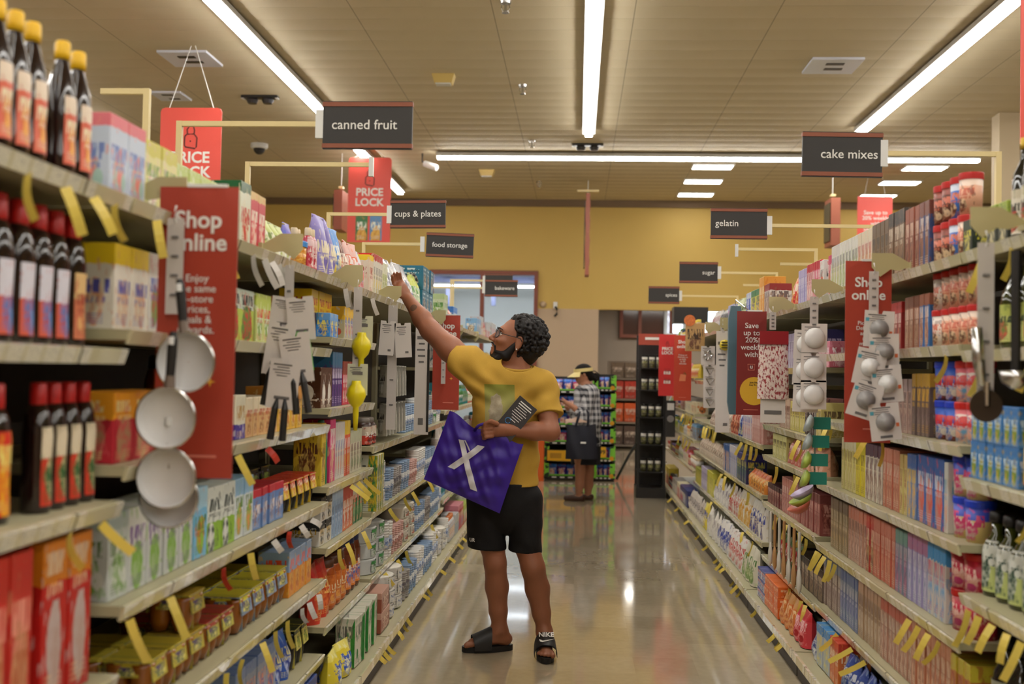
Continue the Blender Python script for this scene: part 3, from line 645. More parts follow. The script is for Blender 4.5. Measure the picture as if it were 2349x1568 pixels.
row('L', 2, .96, [(Box('snack_carton', .07, .12, .26, pm((226, 196, 60), (214, 170, 40), (90, 50, 30), (120, 70, 40), (236, 206, 110), .8)), 1, 'yellow carton beside green bottle'), (Bottle('dressing_bottle', .06, .06, .27, 'syrup', mat('bottle_teal', (40, 130, 90), .3), mat('cap_teal', (30, 110, 80), .4), None), 1, 'green plastic bottle'), (Box('wafer_box', .11, .12, .27, pm((214, 60, 120), (206, 50, 110), (250, 240, 230), (236, 206, 150), (220, 90, 140), .84, .72, .13, av=.3, ar=.3)), 1, 'pink wafer box'),
  (bx('wafer_box', .04, .12, .25, (226, 222, 212), (214, 206, 196), (120, 130, 180), (200, 190, 180), (230, 150, 110), .7), 4, 'slim white wafer box'), (bx('wafer_box', .04, .12, .25, (216, 90, 60), (236, 200, 60), (240, 230, 220), (200, 60, 50), (236, 190, 90), .75), 3, 'slim orange wafer box'), (bx('wafer_box', .06, .12, .2, (210, 204, 180), (190, 190, 160), (120, 60, 60), (190, 180, 150), (110, 130, 90), .7), 4, 'beige wafer box')], back=.03)
row('L', 2, .71, [(bx('tea_carton', .1, .13, .1, (222, 218, 208), (40, 38, 36), (200, 160, 40), (230, 226, 214), (60, 56, 50), .66), 2, 'white carton with black band', dict(stack=2)), (bx('tea_carton', .05, .13, .2, (150, 176, 206), (170, 190, 214), (90, 110, 150), (190, 206, 224), (120, 150, 190), .8), 4, 'slim light blue carton'), (bx('tea_carton', .07, .13, .2, (222, 110, 50), (190, 60, 40), (240, 230, 214), (236, 226, 206), (200, 70, 40), .7), 3, 'orange and white carton'), (bx('tea_carton', .07, .13, .2, (40, 110, 60), (226, 214, 190), (230, 60, 50), (200, 200, 160), (60, 130, 70), .6), 3, 'green and cream carton')], back=.03)
row('L', 2, .387, [(Bag('snack_bag', .13, .1, .24, pm((206, 60, 40), (190, 40, 36), (240, 200, 110), (226, 120, 60), (180, 40, 30), .8)), 2, 'red snack bag', dict(tw=.1)), (Bottle('sauce_bottle', .1, .1, .22, 'jar', mat('sauce_orange', (190, 90, 30), .2, coat=.3), mat('cap_brown', (90, 50, 24), .4), pm((206, 110, 40), (214, 120, 50), (240, 220, 180), (190, 80, 30), (230, 160, 80), .8), (.1, .7), 1.3), 3, 'orange sauce jar'), (Bottle('sauce_bottle', .1, .1, .27, 'jar', mat('sauce_brown', (110, 50, 24), .2, coat=.3), mat('cap_navy', (26, 40, 80), .4), pm((226, 130, 50), (120, 60, 30), (240, 226, 210), (60, 110, 190), (220, 120, 50), .6), (.1, .7), 1.3, capr=.4), 3, 'brown jar with navy lid')], back=.03)
row('L', 2, DECK, [(Bag('chips_bag', .16, .1, .14, pm((226, 206, 60), (236, 222, 110), (60, 90, 180), (240, 236, 190), (50, 90, 190), .8)), 2, 'yellow chips bag on floor deck', dict(tw=.2)), .01, (bx('foil_box', .13, .09, .225, (216, 210, 190), (206, 202, 184), (110, 106, 96), (50, 140, 60), (40, 120, 50), .9, .72, .12, au=.98, av=.45, ar=.2, asp=.4), 4, 'white box with green arc', dict(tw=.25))], back=.0, deck=True)
# ---- left side, fourth bay: party goods
m_clear = mat('clear_wrap', (206, 206, 200), .2, coat=.4); m_wcup = mat('white_cup', (228, 226, 220), .25); m_bcup = mat('blue_cup', (120, 146, 178), .35)
PLW = Plates('plate_pack', .125, .078, mat('plate_white', (226, 220, 208), .35), pm((220, 216, 206), (226, 222, 212), (120, 130, 160), (60, 110, 190), (70, 120, 200), .9, .6, .1, au=.8, av=.4, ar=.2), cat='plates')
PLB = Plates('plate_pack', .115, .07, mat('plate_ivory', (214, 206, 188), .35), pm((206, 200, 186), (206, 200, 186), (90, 80, 70), (150, 90, 70), (190, 110, 90), .9), cat='plates')
PLG = Plates('bowl_pack', .11, .08, mat('plate_cool', (206, 208, 204), .35), pm((200, 206, 196), (60, 140, 70), (60, 100, 60), (60, 140, 70), (210, 214, 206), .7), cat='bowls')
SCB = Stack('cup_sleeve', .045, .17, m_bcup, pm((120, 150, 186), (206, 208, 206), (232, 230, 226), (80, 116, 170), (190, 200, 210), .6), cat='cups')
SCW = Stack('cup_sleeve', .045, .2, m_wcup, pm((214, 210, 200), (190, 200, 214), (90, 110, 160), (120, 150, 200), (222, 218, 210), .6), cat='cups')
SCG = Stack('cup_sleeve', .042, .16, mat('grey_cup', (150, 144, 140), .3), pm((110, 104, 110), (90, 84, 90), (190, 186, 180), (130, 126, 120), (90, 90, 96), .6), cat='cups')
SCP = Stack('cup_sleeve', .045, .15, mat('rose_cup', (196, 150, 140), .35), pm((200, 150, 140), (226, 200, 190), (120, 60, 60), (190, 120, 110), (220, 180, 170), .6), cat='cups')
BxGY = bx('foil_box', .06, .09, .285, (206, 206, 186), (210, 208, 190), (90, 90, 80), (50, 130, 60), (226, 190, 50), .9, .72, .1, au=.75, av=.5, ar=.3, asp=.3)
row('L', 3, 1.06, [('@', 5.28), (Bottle('chip_tin', .11, .11, .14, 'jar', mat('tin_brown', (60, 34, 24), .3), mat('tin_lid', (110, 100, 90), .4), pm((200, 60, 40), (206, 190, 170), (236, 230, 220), (180, 50, 40), (60, 30, 30), .5), (.05, .7), 1.3, cat='tin'), 2, 'dark tin with red label'), ('@', 6.4), (SCB, 5, 'blue cup sleeve'), (SCW, 4, 'white cup sleeve', dict(rows=1)), (SCB, 4, 'blue cup sleeve'), (PLG, 3, 'pale bowl pack', dict(stack=2)), (SCW, 4, 'white cup sleeve')], back=.02)
row('L', 3, .729, [('@', 5.30), (BxGY, 3, 'white box with green and yellow arcs', dict(set=-.02)), (PLW, 1, 'white plate pack', dict(stack=3)), (SCB, 2, 'blue cup sleeve', dict(stack=1)), (SCG, 3, 'grey cup sleeve'), (SCB, 3, 'blue cup sleeve'), (SCP, 3, 'rose cup sleeve'), (SCW, 4, 'white cup sleeve'), (SCB, 5, 'blue cup sleeve'), (SCP, 3, 'rose cup sleeve'), (SCW, 4, 'white cup sleeve')], back=.0)
row('L', 3, .40, [('@', 5.30), (PLG, 2, 'pale bowl pack with green band', dict(stack=3)), (SCW, 2, 'white cup sleeve', dict(stack=1)), (SCP, 4, 'rose cup sleeve'), (PLB, 2, 'ivory plate pack', dict(stack=3)), (SCB, 4, 'blue cup sleeve'), (SCG, 3, 'grey cup sleeve'), (SCB, 5, 'blue cup sleeve'), (SCW, 5, 'white cup sleeve')], back=.0)
row('L', 3, DECK, [(bx('plate_carton', .24, .2, .1, (150, 80, 60), (196, 150, 130), (220, 190, 170), (170, 100, 80), (200, 160, 140), .7), 1, 'reddish brown carton', dict(stack=2)), (PLW, 2, 'white plate pack with blue dot', dict(stack=3)), (SCG, 2, 'grey cup sleeve'), (SCB, 3, 'blue cup sleeve'), (SCW, 3, 'white cup sleeve'), (SCB, 4, 'blue cup sleeve'), (SCW, 3, 'white cup sleeve'), (PLW, 2, 'white plate pack past the cups', dict(stack=2)), (SCW, 6, 'white cup sleeve'), (SCB, 3, 'blue cup sleeve')], back=.0, deck=True)
WB = pm((226, 224, 222), (214, 214, 218), (150, 150, 160), (236, 236, 234), (196, 196, 206), .8, rough=.15)
row('L', 3, 1.83, [('@', 5.28), (bx('spoon_box', .1, .12, .2, (226, 210, 190), (240, 206, 40), (170, 60, 50), (230, 190, 170), (240, 234, 220), .86), 1, 'white box with yellow top'), (bx('spoon_box', .06, .12, .22, (226, 220, 206), (190, 30, 40), (110, 110, 110), (200, 196, 180), (226, 200, 90), .84), 4, 'white box with red edge'), (bx('bag_box', .07, .12, .2, (214, 216, 180), (226, 226, 206), (140, 160, 60), (180, 190, 90), (240, 236, 220), .7), 2, 'white and olive box'),
  (Bag('cutlery_bag', .13, .13, .25, WB), 3, 'clear bag of white cutlery', dict(tw=.2)), (Bag('cutlery_bag', .16, .14, .27, WB), 3, 'large clear bag of cutlery', dict(tw=.2)), (Bag('storage_bag', .14, .12, .22, pm((60, 70, 190), (226, 226, 224), (240, 240, 240), (40, 50, 170), (200, 206, 226), .6)), 1, 'white bag with blue print'), (Bag('storage_bag', .14, .12, .25, pm((214, 222, 190), (206, 214, 90), (90, 150, 60), (240, 240, 230), (150, 190, 70), .7)), 2, 'white bag with lime stripe'),
  (bx('cup_box', .17, .17, .165, (28, 110, 140), (30, 116, 146), (200, 220, 226), (24, 30, 34), (200, 190, 180), .94, .86, .04, av=.42, ar=.3), 3, 'teal box with round picture', dict(stack=2))], back=.04)
# ---- right side, first bay
l_wht = pm((222, 214, 196), (206, 196, 170), (60, 60, 50), (110, 120, 60), (200, 60, 50), .8); l_yg = pm((196, 196, 120), (176, 184, 90), (50, 70, 40), (110, 130, 60), (200, 90, 70), .7)
B_ol = Bottle('vinegar_bottle', .07, .07, .30, 'wine', m_wine, m_gc, l_wht, (.08, .5), capr=.2); B_ol2 = Bottle('oil_bottle', .075, .075, .32, 'wine', m_wine, m_bc, l_yg, (.08, .52), capr=.2)
B_oil = Bottle('oil_bottle', .08, .08, .27, 'oil', m_oil, m_bc, l_yg, (.08, .48)); B_oil2 = Bottle('oil_bottle', .1, .09, .28, 'oil', m_oil, m_bc, pm((200, 210, 130), (220, 214, 150), (60, 100, 40), (120, 160, 60), (206, 70, 50), .7), (.06, .6), 1.3)
FR = lambda a, b, n='frosting_tub', lid=m_rc: Tub(n, .036, .135, pm(a, b, (206, 110, 84), (110, 60, 44), (236, 206, 170), .78, .62, .1, av=.25, ar=.2), lid)
T_pe = FR((228, 170, 140), (236, 210, 190)); T_bl = FR((60, 110, 190), (200, 210, 226)); T_br = FR((96, 52, 40), (150, 70, 56)); T_wh = FR((230, 214, 200), (236, 226, 216))
row('R', 0, 1.84, [('@', 2.25), (B_ol2, 4, 'dark oil bottle with black cap', dict(rows=2)), (B_ol2, 3, 'dark tall bottle, pale label, black cap'), (B_ol, 4, 'dark vinegar bottle with gold cap', dict(rows=2)), (bx('pasta_box', .07, .12, .13, (44, 50, 44), (150, 170, 60), (220, 210, 60), (60, 70, 60), (200, 190, 150), .7), 2, 'dark green box with yellow print')], back=.05)
row('R', 0, 1.54, [('@', 2.25), (B_oil, 11, 'green oil bottle, yellow label', dict(rows=2))], back=.05)
row('R', 0, 1.157, [('@', 2.3), (Bottle('vinegar_bottle', .075, .075, .24, 'oil', m_wine, m_bc, pm((226, 200, 160), (190, 60, 50), (190, 60, 50), (110, 120, 60), (220, 190, 120), .6), (.08, .55)), 4, 'dark bottle, cream and red label', dict(rows=2)), (Bottle('vinegar_bottle', .075, .075, .22, 'oil', m_oil, m_bc, pm((206, 90, 70), (220, 200, 150), (240, 220, 180), (90, 110, 60), (226, 190, 130), .6), (.08, .55)), 4, 'green bottle, red label', dict(rows=2)), ('@', 2.93), (bx('seasoning_pack', .055, .05, .11, (70, 130, 190), (60, 120, 184), (200, 220, 230), (200, 170, 60), (110, 150, 60), .8), 6, 'small blue seasoning pack', dict(stack=2))], back=.02)
row('R', 0, .81, [('@', 2.3), (B_oil2, 6, 'big green oil jug, pale label', dict(rows=2)), (Bottle('oil_bottle', .09, .08, .25, 'oil', m_oil, m_bc, pm((196, 206, 130), (214, 216, 206), (40, 70, 56), (40, 80, 60), (200, 206, 190), .5), (.06, .66), 1.3), 4, 'green oil bottle, white label')], back=.05)
row('R', 0, .45, [('@', 2.5), (Bottle('vinegar_bottle', .09, .09, .25, 'oil', m_wine, m_bc, pm((120, 130, 90), (170, 170, 150), (50, 70, 40), (90, 110, 60), (190, 180, 130), .6), (.08, .5)), 8, 'dark low shelf bottle', dict(rows=1))], back=.06)
# ---- right side, second bay
CK = lambda a, b, t, c, d, w=.05, h=.235, n='cake_mix_box': bx(n, w, .14, h, a, b, t, c, d, .78, .66, .1, av=.32, ar=.36)
row('R', 1, 1.84, [('@', 3.33), (bx('pasta_box', .07, .12, .11, (34, 46, 40), (44, 60, 44), (220, 210, 60), (60, 70, 60), (200, 190, 110), .7), 1, 'small dark green box, yellow print'), (T_pe, 1, 'peach frosting tub, red lid', dict(stack=2)), (T_bl, 1, 'blue frosting tub, red lid', dict(stack=2)), (T_br, 2, 'brown frosting tub, red lid', dict(stack=2)), (CK((66, 84, 130), (120, 70, 60), (220, 200, 190), (150, 90, 60), (90, 60, 50)), 2, 'navy and brown mix box'), (CK((132, 70, 56), (150, 80, 60), (220, 190, 170), (170, 110, 80), (90, 50, 40)), 3, 'reddish brown mix box'), (CK((110, 84, 62), (60, 56, 52), (214, 200, 180), (150, 110, 80), (80, 60, 46), .065, .25), 3, 'brown mix box with dark top'), (CK((120, 98, 74), (110, 90, 70), (50, 44, 40), (96, 76, 56), (150, 124, 96), .055, .24), 4, 'tan mix box'),
  (CK((224, 206, 190), (226, 214, 190), (190, 120, 110), (230, 190, 150), (200, 150, 110)), 4, 'cream mix box'), (CK((222, 222, 214), (226, 224, 216), (120, 120, 120), (200, 206, 170), (150, 170, 90)), 6, 'white mix box'), (CK((222, 220, 214), (214, 210, 206), (140, 140, 150), (206, 190, 160), (170, 190, 110)), 3, 'white mix box with grey print'), (CK((226, 222, 214), (206, 60, 110), (220, 60, 120), (200, 130, 70), (150, 80, 40), .06, .2), 1, 'white box with pink top and cake')], back=.035)
row('R', 1, 1.56, [(T_pe, 4, 'peach frosting tub, red lid', dict(stack=2)), (T_wh, 1, 'white frosting tub, red lid', dict(stack=2)), (CK((60, 110, 170), (170, 110, 90), (226, 210, 200), (150, 90, 70), (206, 170, 140), .05, .19), 2, 'blue and brown mix box'), (CK((150, 96, 74), (130, 80, 64), (220, 190, 170), (110, 70, 50), (190, 150, 120), .05, .19), 3, 'dusty brown mix box'), .03, (CK((150, 44, 44), (190, 50, 50), (230, 200, 190), (120, 60, 50), (200, 120, 90), .05, .18), 3, 'red mix box behind banner'), .1, (CK((206, 160, 150), (220, 190, 180), (160, 90, 80), (196, 120, 110), (226, 200, 180), .045, .2), 8, 'pink beige mix box')], back=.035)
row('R', 1, 1.25, [(Tub('icing_tub', .043, .13, pm((226, 206, 196), (220, 110, 120), (206, 60, 60), (110, 170, 210), (240, 180, 160), .8, .62, .14), m_rc), 2, 'white and pink icing tub, red lid', dict(stack=2)), (Tub('icing_tub', .043, .13, pm((110, 60, 44), (50, 90, 190), (200, 50, 60), (60, 110, 200), (230, 220, 210), .45, .6, .14), m_blc), 2, 'brown icing tub, blue lid', dict(stack=2)), (CK((100, 84, 80), (200, 160, 60), (216, 170, 60), (90, 70, 70), (150, 130, 120), .045, .22), 4, 'grey brown mix box'), (CK((180, 150, 140), (150, 130, 130), (90, 70, 70), (200, 170, 150), (120, 90, 90), .045, .2), 4, 'mauve grey mix box'), .1, (CK((196, 150, 130), (90, 60, 60), (220, 200, 190), (150, 100, 80), (214, 190, 170), .05, .2), 9, 'pinkish mix box with brown top')], back=.035)
row('R', 1, .95, [(Tub('icing_tub', .045, .13, pm((216, 190, 120), (60, 80, 190), (206, 50, 110), (220, 70, 130), (226, 214, 200), .6, .6, .16), m_blc), 2, 'yellow icing tub, blue lid', dict(stack=2)), (CK((206, 200, 190), (206, 206, 200), (120, 170, 190), (190, 200, 200), (226, 150, 110), .035, .23), 1, 'slim white mix box'), (CK((60, 100, 170), (50, 92, 164), (200, 210, 226), (214, 80, 70), (190, 140, 130), .09, .235), 3, 'blue mix box with red print'), (CK((110, 130, 170), (60, 100, 170), (226, 190, 60), (226, 170, 50), (150, 160, 180), .05, .23), 2, 'blue mix box with yellow print'),
  (CK((206, 190, 120), (196, 170, 110), (150, 80, 60), (214, 200, 130), (170, 120, 80), .04, .22), 2, 'pale yellow mix box'), (CK((190, 110, 90), (200, 130, 110), (226, 200, 180), (150, 80, 60), (214, 160, 130), .04, .23), 5, 'salmon mix box'), (CK((214, 206, 190), (90, 60, 80), (110, 80, 90), (120, 70, 54), (206, 190, 170), .06, .23), 4, 'white mix box with brown egg print'), (CK((206, 190, 40), (200, 184, 40), (110, 90, 40), (214, 200, 70), (190, 160, 30), .07, .23), 2, 'bright yellow mix box'), (CK((206, 196, 130), (222, 214, 180), (150, 120, 60), (190, 170, 60), (214, 200, 150), .045, .23), 5, 'cream yellow mix box')], back=.035)
row('R', 1, .655, [(Tub('icing_tub', .05, .13, pm((200, 40, 70), (190, 30, 50), (240, 200, 190), (226, 170, 150), (190, 40, 110), .8, .6, .14), m_rc), 2, 'crimson icing tub, red lid', dict(stack=2)), (CK((206, 200, 196), (60, 140, 200), (206, 60, 110), (90, 160, 210), (220, 200, 190), .055, .24), 3, 'white and sky blue mix box'), (CK((150, 140, 190), (170, 110, 150), (220, 214, 226), (140, 150, 180), (200, 190, 214), .05, .24), 4, 'lavender mix box'), (CK((120, 130, 150), (110, 150, 140), (206, 190, 200), (90, 90, 120), (190, 110, 140), .045, .235), 3, 'grey green mix box'), (CK((190, 90, 70), (200, 120, 100), (230, 190, 170), (160, 70, 50), (206, 140, 110), .045, .235), 6, 'terracotta mix box'), (CK((180, 40, 36), (190, 60, 50), (236, 206, 180), (206, 170, 110), (110, 60, 50), .05, .235), 2, 'red framed mix box'), (CK((196, 150, 130), (206, 130, 110), (120, 60, 50), (150, 100, 80), (214, 180, 160), .045, .235), 6, 'dusty pink mix box'), (CK((150, 130, 96), (120, 100, 80), (206, 190, 160), (110, 90, 70), (190, 160, 110), .05, .235), 6, 'khaki mix box')], back=.035)
row('R', 1, .36, [(CK((196, 130, 60), (206, 190, 60), (170, 60, 60), (190, 90, 60), (210, 200, 110), .05, .22), 3, 'amber mix box'), (CK((190, 120, 90), (206, 140, 110), (226, 196, 170), (150, 90, 66), (214, 170, 140), .045, .24), 8, 'salmon pink mix box'), (CK((180, 130, 110), (190, 90, 70), (220, 196, 176), (140, 100, 80), (206, 170, 150), .045, .24), 8, 'rose tan mix box'), (CK((170, 140, 110), (190, 150, 120), (120, 80, 60), (150, 120, 90), (206, 186, 160), .045, .24), 7, 'sandy mix box'), (CK((110, 124, 150), (90, 110, 150), (190, 190, 200), (60, 60, 150), (150, 160, 170), .045, .235), 6, 'slate blue mix box'), (CK((140, 120, 110), (120, 130, 150), (210, 196, 180), (110, 80, 70), (170, 150, 140), .05, .235), 6, 'grey mauve mix box')], back=.035)
row('R', 1, DECK, [('@', 4.1), (Bag('sugar_bag', .1, .1, .16, pm((60, 80, 150), (50, 70, 140), (206, 210, 220), (150, 170, 200), (40, 60, 120), .8)), 5, 'dark blue bag on floor deck', dict(tw=.2)), (CK((206, 110, 50), (190, 60, 40), (240, 220, 190), (220, 130, 60), (190, 80, 50), .05, .2), 3, 'orange and red mix box'), (CK((170, 180, 190), (60, 130, 190), (206, 190, 120), (214, 200, 110), (150, 170, 190), .12, .2), 2, 'pale blue carton on deck'), (Bag('sugar_bag', .14, .12, .17, pm((206, 206, 204), (214, 214, 210), (90, 100, 150), (60, 70, 130), (226, 226, 224), .8)), 2, 'white bag with navy print')], back=.02, deck=True)
# ---- right side, further bays
FB = lambda a, b, t, c, d, w=.13, h=.2, n='flour_bag', **k: Bag(n, w, .1, h, pm(a, b, t, c, d, .76, .6, .12, **k))
row('R', 2, 1.84, [(CK((228, 226, 222), (228, 226, 222), (120, 120, 120), (222, 90, 50), (222, 100, 60), .085, .19, 'gelatin_box'), 1, 'white box with orange base'), (CK((214, 110, 140), (190, 40, 60), (240, 220, 220), (200, 40, 60), (236, 180, 190), .05, .2, 'gelatin_box'), 3, 'pink and red gelatin box'), (CK((226, 190, 190), (190, 40, 60), (170, 40, 60), (214, 100, 120), (240, 220, 210), .045, .2, 'gelatin_box'), 3, 'pale pink gelatin box'), (CK((160, 150, 200), (180, 170, 210), (226, 220, 236), (140, 130, 190), (200, 196, 220), .05, .19, 'gelatin_box'), 4, 'lavender gelatin box'), (FB((222, 80, 60), (226, 120, 60), (240, 220, 200), (230, 190, 90), (200, 60, 60), .11, .19, 'candy_bag'), 2, 'red orange bag')], back=.03)
row('R', 2, 1.5, [(CK((206, 110, 130), (214, 130, 150), (240, 220, 226), (190, 80, 110), (226, 180, 190), .09, .13, 'candy_box'), 3, 'dusty pink box'), (CK((90, 80, 130), (60, 60, 110), (206, 200, 226), (110, 100, 150), (190, 180, 210), .06, .2, 'candy_box'), 6, 'purple grey box'), (CK((196, 190, 206), (170, 160, 190), (110, 90, 130), (190, 180, 200), (140, 120, 150), .06, .2, 'candy_box'), 6, 'pale violet box')], back=.06)
row('R', 2, 1.155, [(CK((196, 180, 110), (206, 190, 120), (110, 90, 60), (190, 170, 90), (214, 200, 150), .06, .17, 'pudding_box'), 2, 'straw yellow pudding box'), (CK((60, 44, 44), (170, 120, 120), (206, 190, 180), (40, 40, 50), (90, 70, 70), .035, .19, 'pudding_box'), 6, 'dark brown pudding box'), (CK((206, 196, 110), (214, 200, 120), (120, 100, 50), (200, 180, 70), (220, 210, 160), .06, .16, 'pudding_box'), 6, 'lemon pudding box'), (CK((180, 150, 130), (196, 170, 150), (110, 70, 60), (150, 110, 90), (206, 190, 170), .05, .17, 'pudding_box'), 6, 'fawn pudding box')], back=.02)
row('R', 2, .965, [(FB((206, 150, 120), (196, 130, 100), (226, 200, 180), (170, 110, 80), (214, 170, 150), .09, .14, 'baking_bag'), 5, 'tan baking bag', dict(tw=.2)), (FB((196, 110, 100), (190, 120, 110), (226, 190, 180), (150, 80, 70), (214, 150, 140), .09, .14, 'baking_bag'), 4, 'rosy baking bag', dict(tw=.2)), (CK((196, 190, 120), (200, 196, 130), (110, 100, 60), (190, 180, 90), (214, 210, 160), .1, .15, 'baking_box'), 4, 'pale lime baking box')], back=.02)
row('R', 2, .675, [(CK((150, 80, 76), (120, 60, 60), (206, 150, 140), (110, 50, 50), (180, 110, 100), .06, .2, 'baking_box'), 8, 'maroon baking box'), (CK((190, 120, 110), (196, 130, 120), (226, 190, 180), (150, 80, 80), (206, 160, 150), .06, .2, 'baking_box'), 7, 'dusty rose baking box'), (CK((110, 40, 40), (60, 30, 34), (190, 150, 140), (90, 40, 40), (150, 90, 80), .07, .12, 'baking_box'), 6, 'dark red baking box')], back=.02)
row('R', 2, .345, [(CK((70, 50, 40), (50, 40, 36), (180, 160, 130), (90, 60, 44), (150, 120, 90), .1, .16, 'baking_box'), 6, 'dark brown low shelf box'), (FB((190, 50, 50), (70, 110, 60), (226, 200, 190), (180, 40, 40), (60, 90, 50), .1, .17, 'candy_bag'), 6, 'red and green bag', dict(tw=.2))], back=.04)
row('R', 2, DECK, [(FB((206, 60, 70), (190, 40, 50), (236, 190, 190), (220, 120, 120), (170, 30, 40), .12, .17, 'candy_bag'), 2, 'red bag on deck'), (FB((214, 120, 60), (206, 150, 90), (236, 200, 150), (190, 90, 40), (226, 160, 100), .12, .18, 'candy_bag'), 3, 'tan orange bag on deck', dict(tw=.2)), (CK((222, 100, 40), (226, 110, 44), (240, 190, 150), (200, 80, 30), (230, 130, 60), .13, .1, 'sugar_carton'), 3, 'orange carton on deck', dict(stack=3)), (CK((200, 200, 206), (60, 70, 140), (200, 60, 60), (190, 196, 210), (90, 100, 150), .12, .1, 'sugar_carton'), 2, 'navy and white carton on deck', dict(stack=3))], back=.0, deck=True)
row('R', 3, 1.84, [(CK((216, 206, 200), (150, 40, 40), (110, 90, 90), (140, 90, 60), (190, 160, 140), .09, .2, 'sugar_box'), 2, 'white box with dark red top'), (CK((226, 150, 50), (230, 160, 60), (240, 220, 180), (214, 130, 40), (236, 190, 100), .09, .26, 'sugar_box'), 2, 'tall orange box'), (CK((224, 214, 60), (50, 120, 60), (70, 90, 50), (40, 50, 150), (230, 200, 60), .16, .2, 'sugar_box'), 2, 'yellow box with green top'), (CK((40, 80, 190), (206, 210, 226), (230, 230, 240), (50, 90, 200), (190, 190, 210), .07, .2, 'sugar_box'), 3, 'royal blue box'), (FB((206, 206, 170), (190, 196, 150), (90, 110, 60), (150, 170, 90), (220, 216, 190), .12, .2, 'nut_bag'), 5, 'pale green bag', dict(tw=.2)), (CK((170, 170, 216), (180, 180, 220), (226, 110, 160), (206, 190, 220), (220, 120, 170), .14, .17, 'sugar_box'), 2, 'periwinkle box'), (FB((120, 120, 124), (190, 190, 190), (60, 60, 60), (90, 90, 96), (206, 206, 206), .12, .17, 'foil_bag'), 5, 'silver grey bag', dict(tw=.2)), (FB((214, 208, 204), (224, 220, 216), (170, 130, 130), (200, 190, 186), (190, 110, 110), .12, .18, 'nut_bag'), 4, 'whitish bag', dict(tw=.2))], back=.03)
row('R', 3, 1.40, [(CK((206, 206, 210), (190, 190, 200), (110, 110, 130), (206, 200, 200), (150, 150, 170), .1, .2, 'baking_box'), 6, 'pale grey box'), (FB((40, 60, 150), (50, 70, 160), (200, 206, 230), (206, 190, 120), (30, 40, 120), .14, .2, 'nut_bag'), 3, 'navy bag', dict(tw=.2)), (FB((150, 60, 50), (170, 80, 60), (226, 180, 150), (190, 110, 70), (110, 40, 40), .12, .2, 'nut_bag'), 4, 'brick red bag', dict(tw=.2)), (FB((180, 160, 140), (190, 170, 150), (110, 80, 70), (150, 120, 100), (206, 190, 176), .12, .17, 'nut_bag'), 12, 'beige bag', dict(tw=.2))], back=.05)
row('R', 3, 1.02, [(CK((206, 150, 140), (200, 140, 130), (226, 196, 190), (180, 110, 100), (214, 180, 170), .04, .2, 'powder_box'), 10, 'pink slim box'), (CK((222, 216, 214), (226, 222, 220), (60, 70, 170), (206, 200, 200), (190, 60, 60), .045, .2, 'powder_box'), 8, 'white slim box'), (FB((30, 60, 150), (60, 110, 190), (220, 226, 236), (206, 200, 130), (30, 50, 130), .12, .21, 'nut_bag'), 2, 'blue bag'), (FB((170, 70, 50), (150, 50, 50), (226, 180, 150), (200, 120, 80), (120, 50, 40), .12, .2, 'nut_bag'), 3, 'rust bag', dict(tw=.2)), (FB((190, 174, 156), (200, 180, 164), (120, 90, 80), (160, 130, 110), (214, 200, 186), .12, .14, 'nut_bag'), 10, 'oatmeal bag', dict(tw=.2))], back=.0)
row('R', 3, .705, [(FB((214, 130, 50), (190, 90, 40), (236, 200, 140), (226, 160, 60), (150, 70, 30), .1, .12, 'chip_pouch'), 6, 'orange pouch', dict(tw=.2)), (CK((40, 40, 96), (50, 44, 110), (190, 180, 90), (60, 110, 70), (90, 80, 130), .11, .2, 'sweetener_box'), 4, 'indigo box'), (CK((206, 200, 206), (200, 196, 204), (70, 80, 150), (190, 190, 200), (90, 110, 170), .06, .22, 'sweetener_box'), 6, 'white and blue tall box'), (CK((40, 90, 150), (30, 80, 140), (206, 150, 90), (200, 210, 220), (190, 120, 60), .06, .21, 'sweetener_box'), 5, 'steel blue box'), (FB((196, 180, 160), (190, 170, 150), (120, 100, 80), (170, 140, 120), (214, 206, 190), .12, .16, 'nut_bag'), 14, 'sand coloured bag', dict(tw=.2))], back=.0)
row('R', 3, .41, [(FB((222, 216, 206), (226, 222, 214), (60, 70, 150), (206, 190, 160), (50, 60, 150), .13, .22), 4, 'white flour bag with navy mark', dict(tw=.2)), (FB((226, 220, 206), (220, 214, 200), (206, 150, 60), (222, 200, 150), (214, 160, 60), .12, .22), 4, 'white flour bag with amber stripe', dict(tw=.2)), (FB((220, 214, 206), (214, 206, 200), (190, 60, 50), (180, 60, 50), (226, 220, 214), .12, .2), 4, 'white flour bag with red mark', dict(tw=.2)), (FB((226, 222, 216), (230, 226, 220), (150, 140, 150), (206, 200, 196), (236, 232, 226), .14, .18), 6, 'plain white flour bag', dict(tw=.3)), (CK((206, 200, 90), (196, 190, 70), (120, 120, 60), (200, 180, 60), (220, 216, 150), .08, .2, 'sugar_box'), 5, 'lime yellow box'), (CK((180, 170, 196), (190, 180, 206), (110, 100, 140), (170, 160, 190), (210, 206, 220), .08, .2, 'sugar_box'), 5, 'lilac box'), (CK((196, 186, 90), (150, 150, 60), (110, 100, 50), (200, 190, 80), (170, 160, 70), .1, .15, 'sugar_box'), 5, 'olive yellow box')], back=.0)
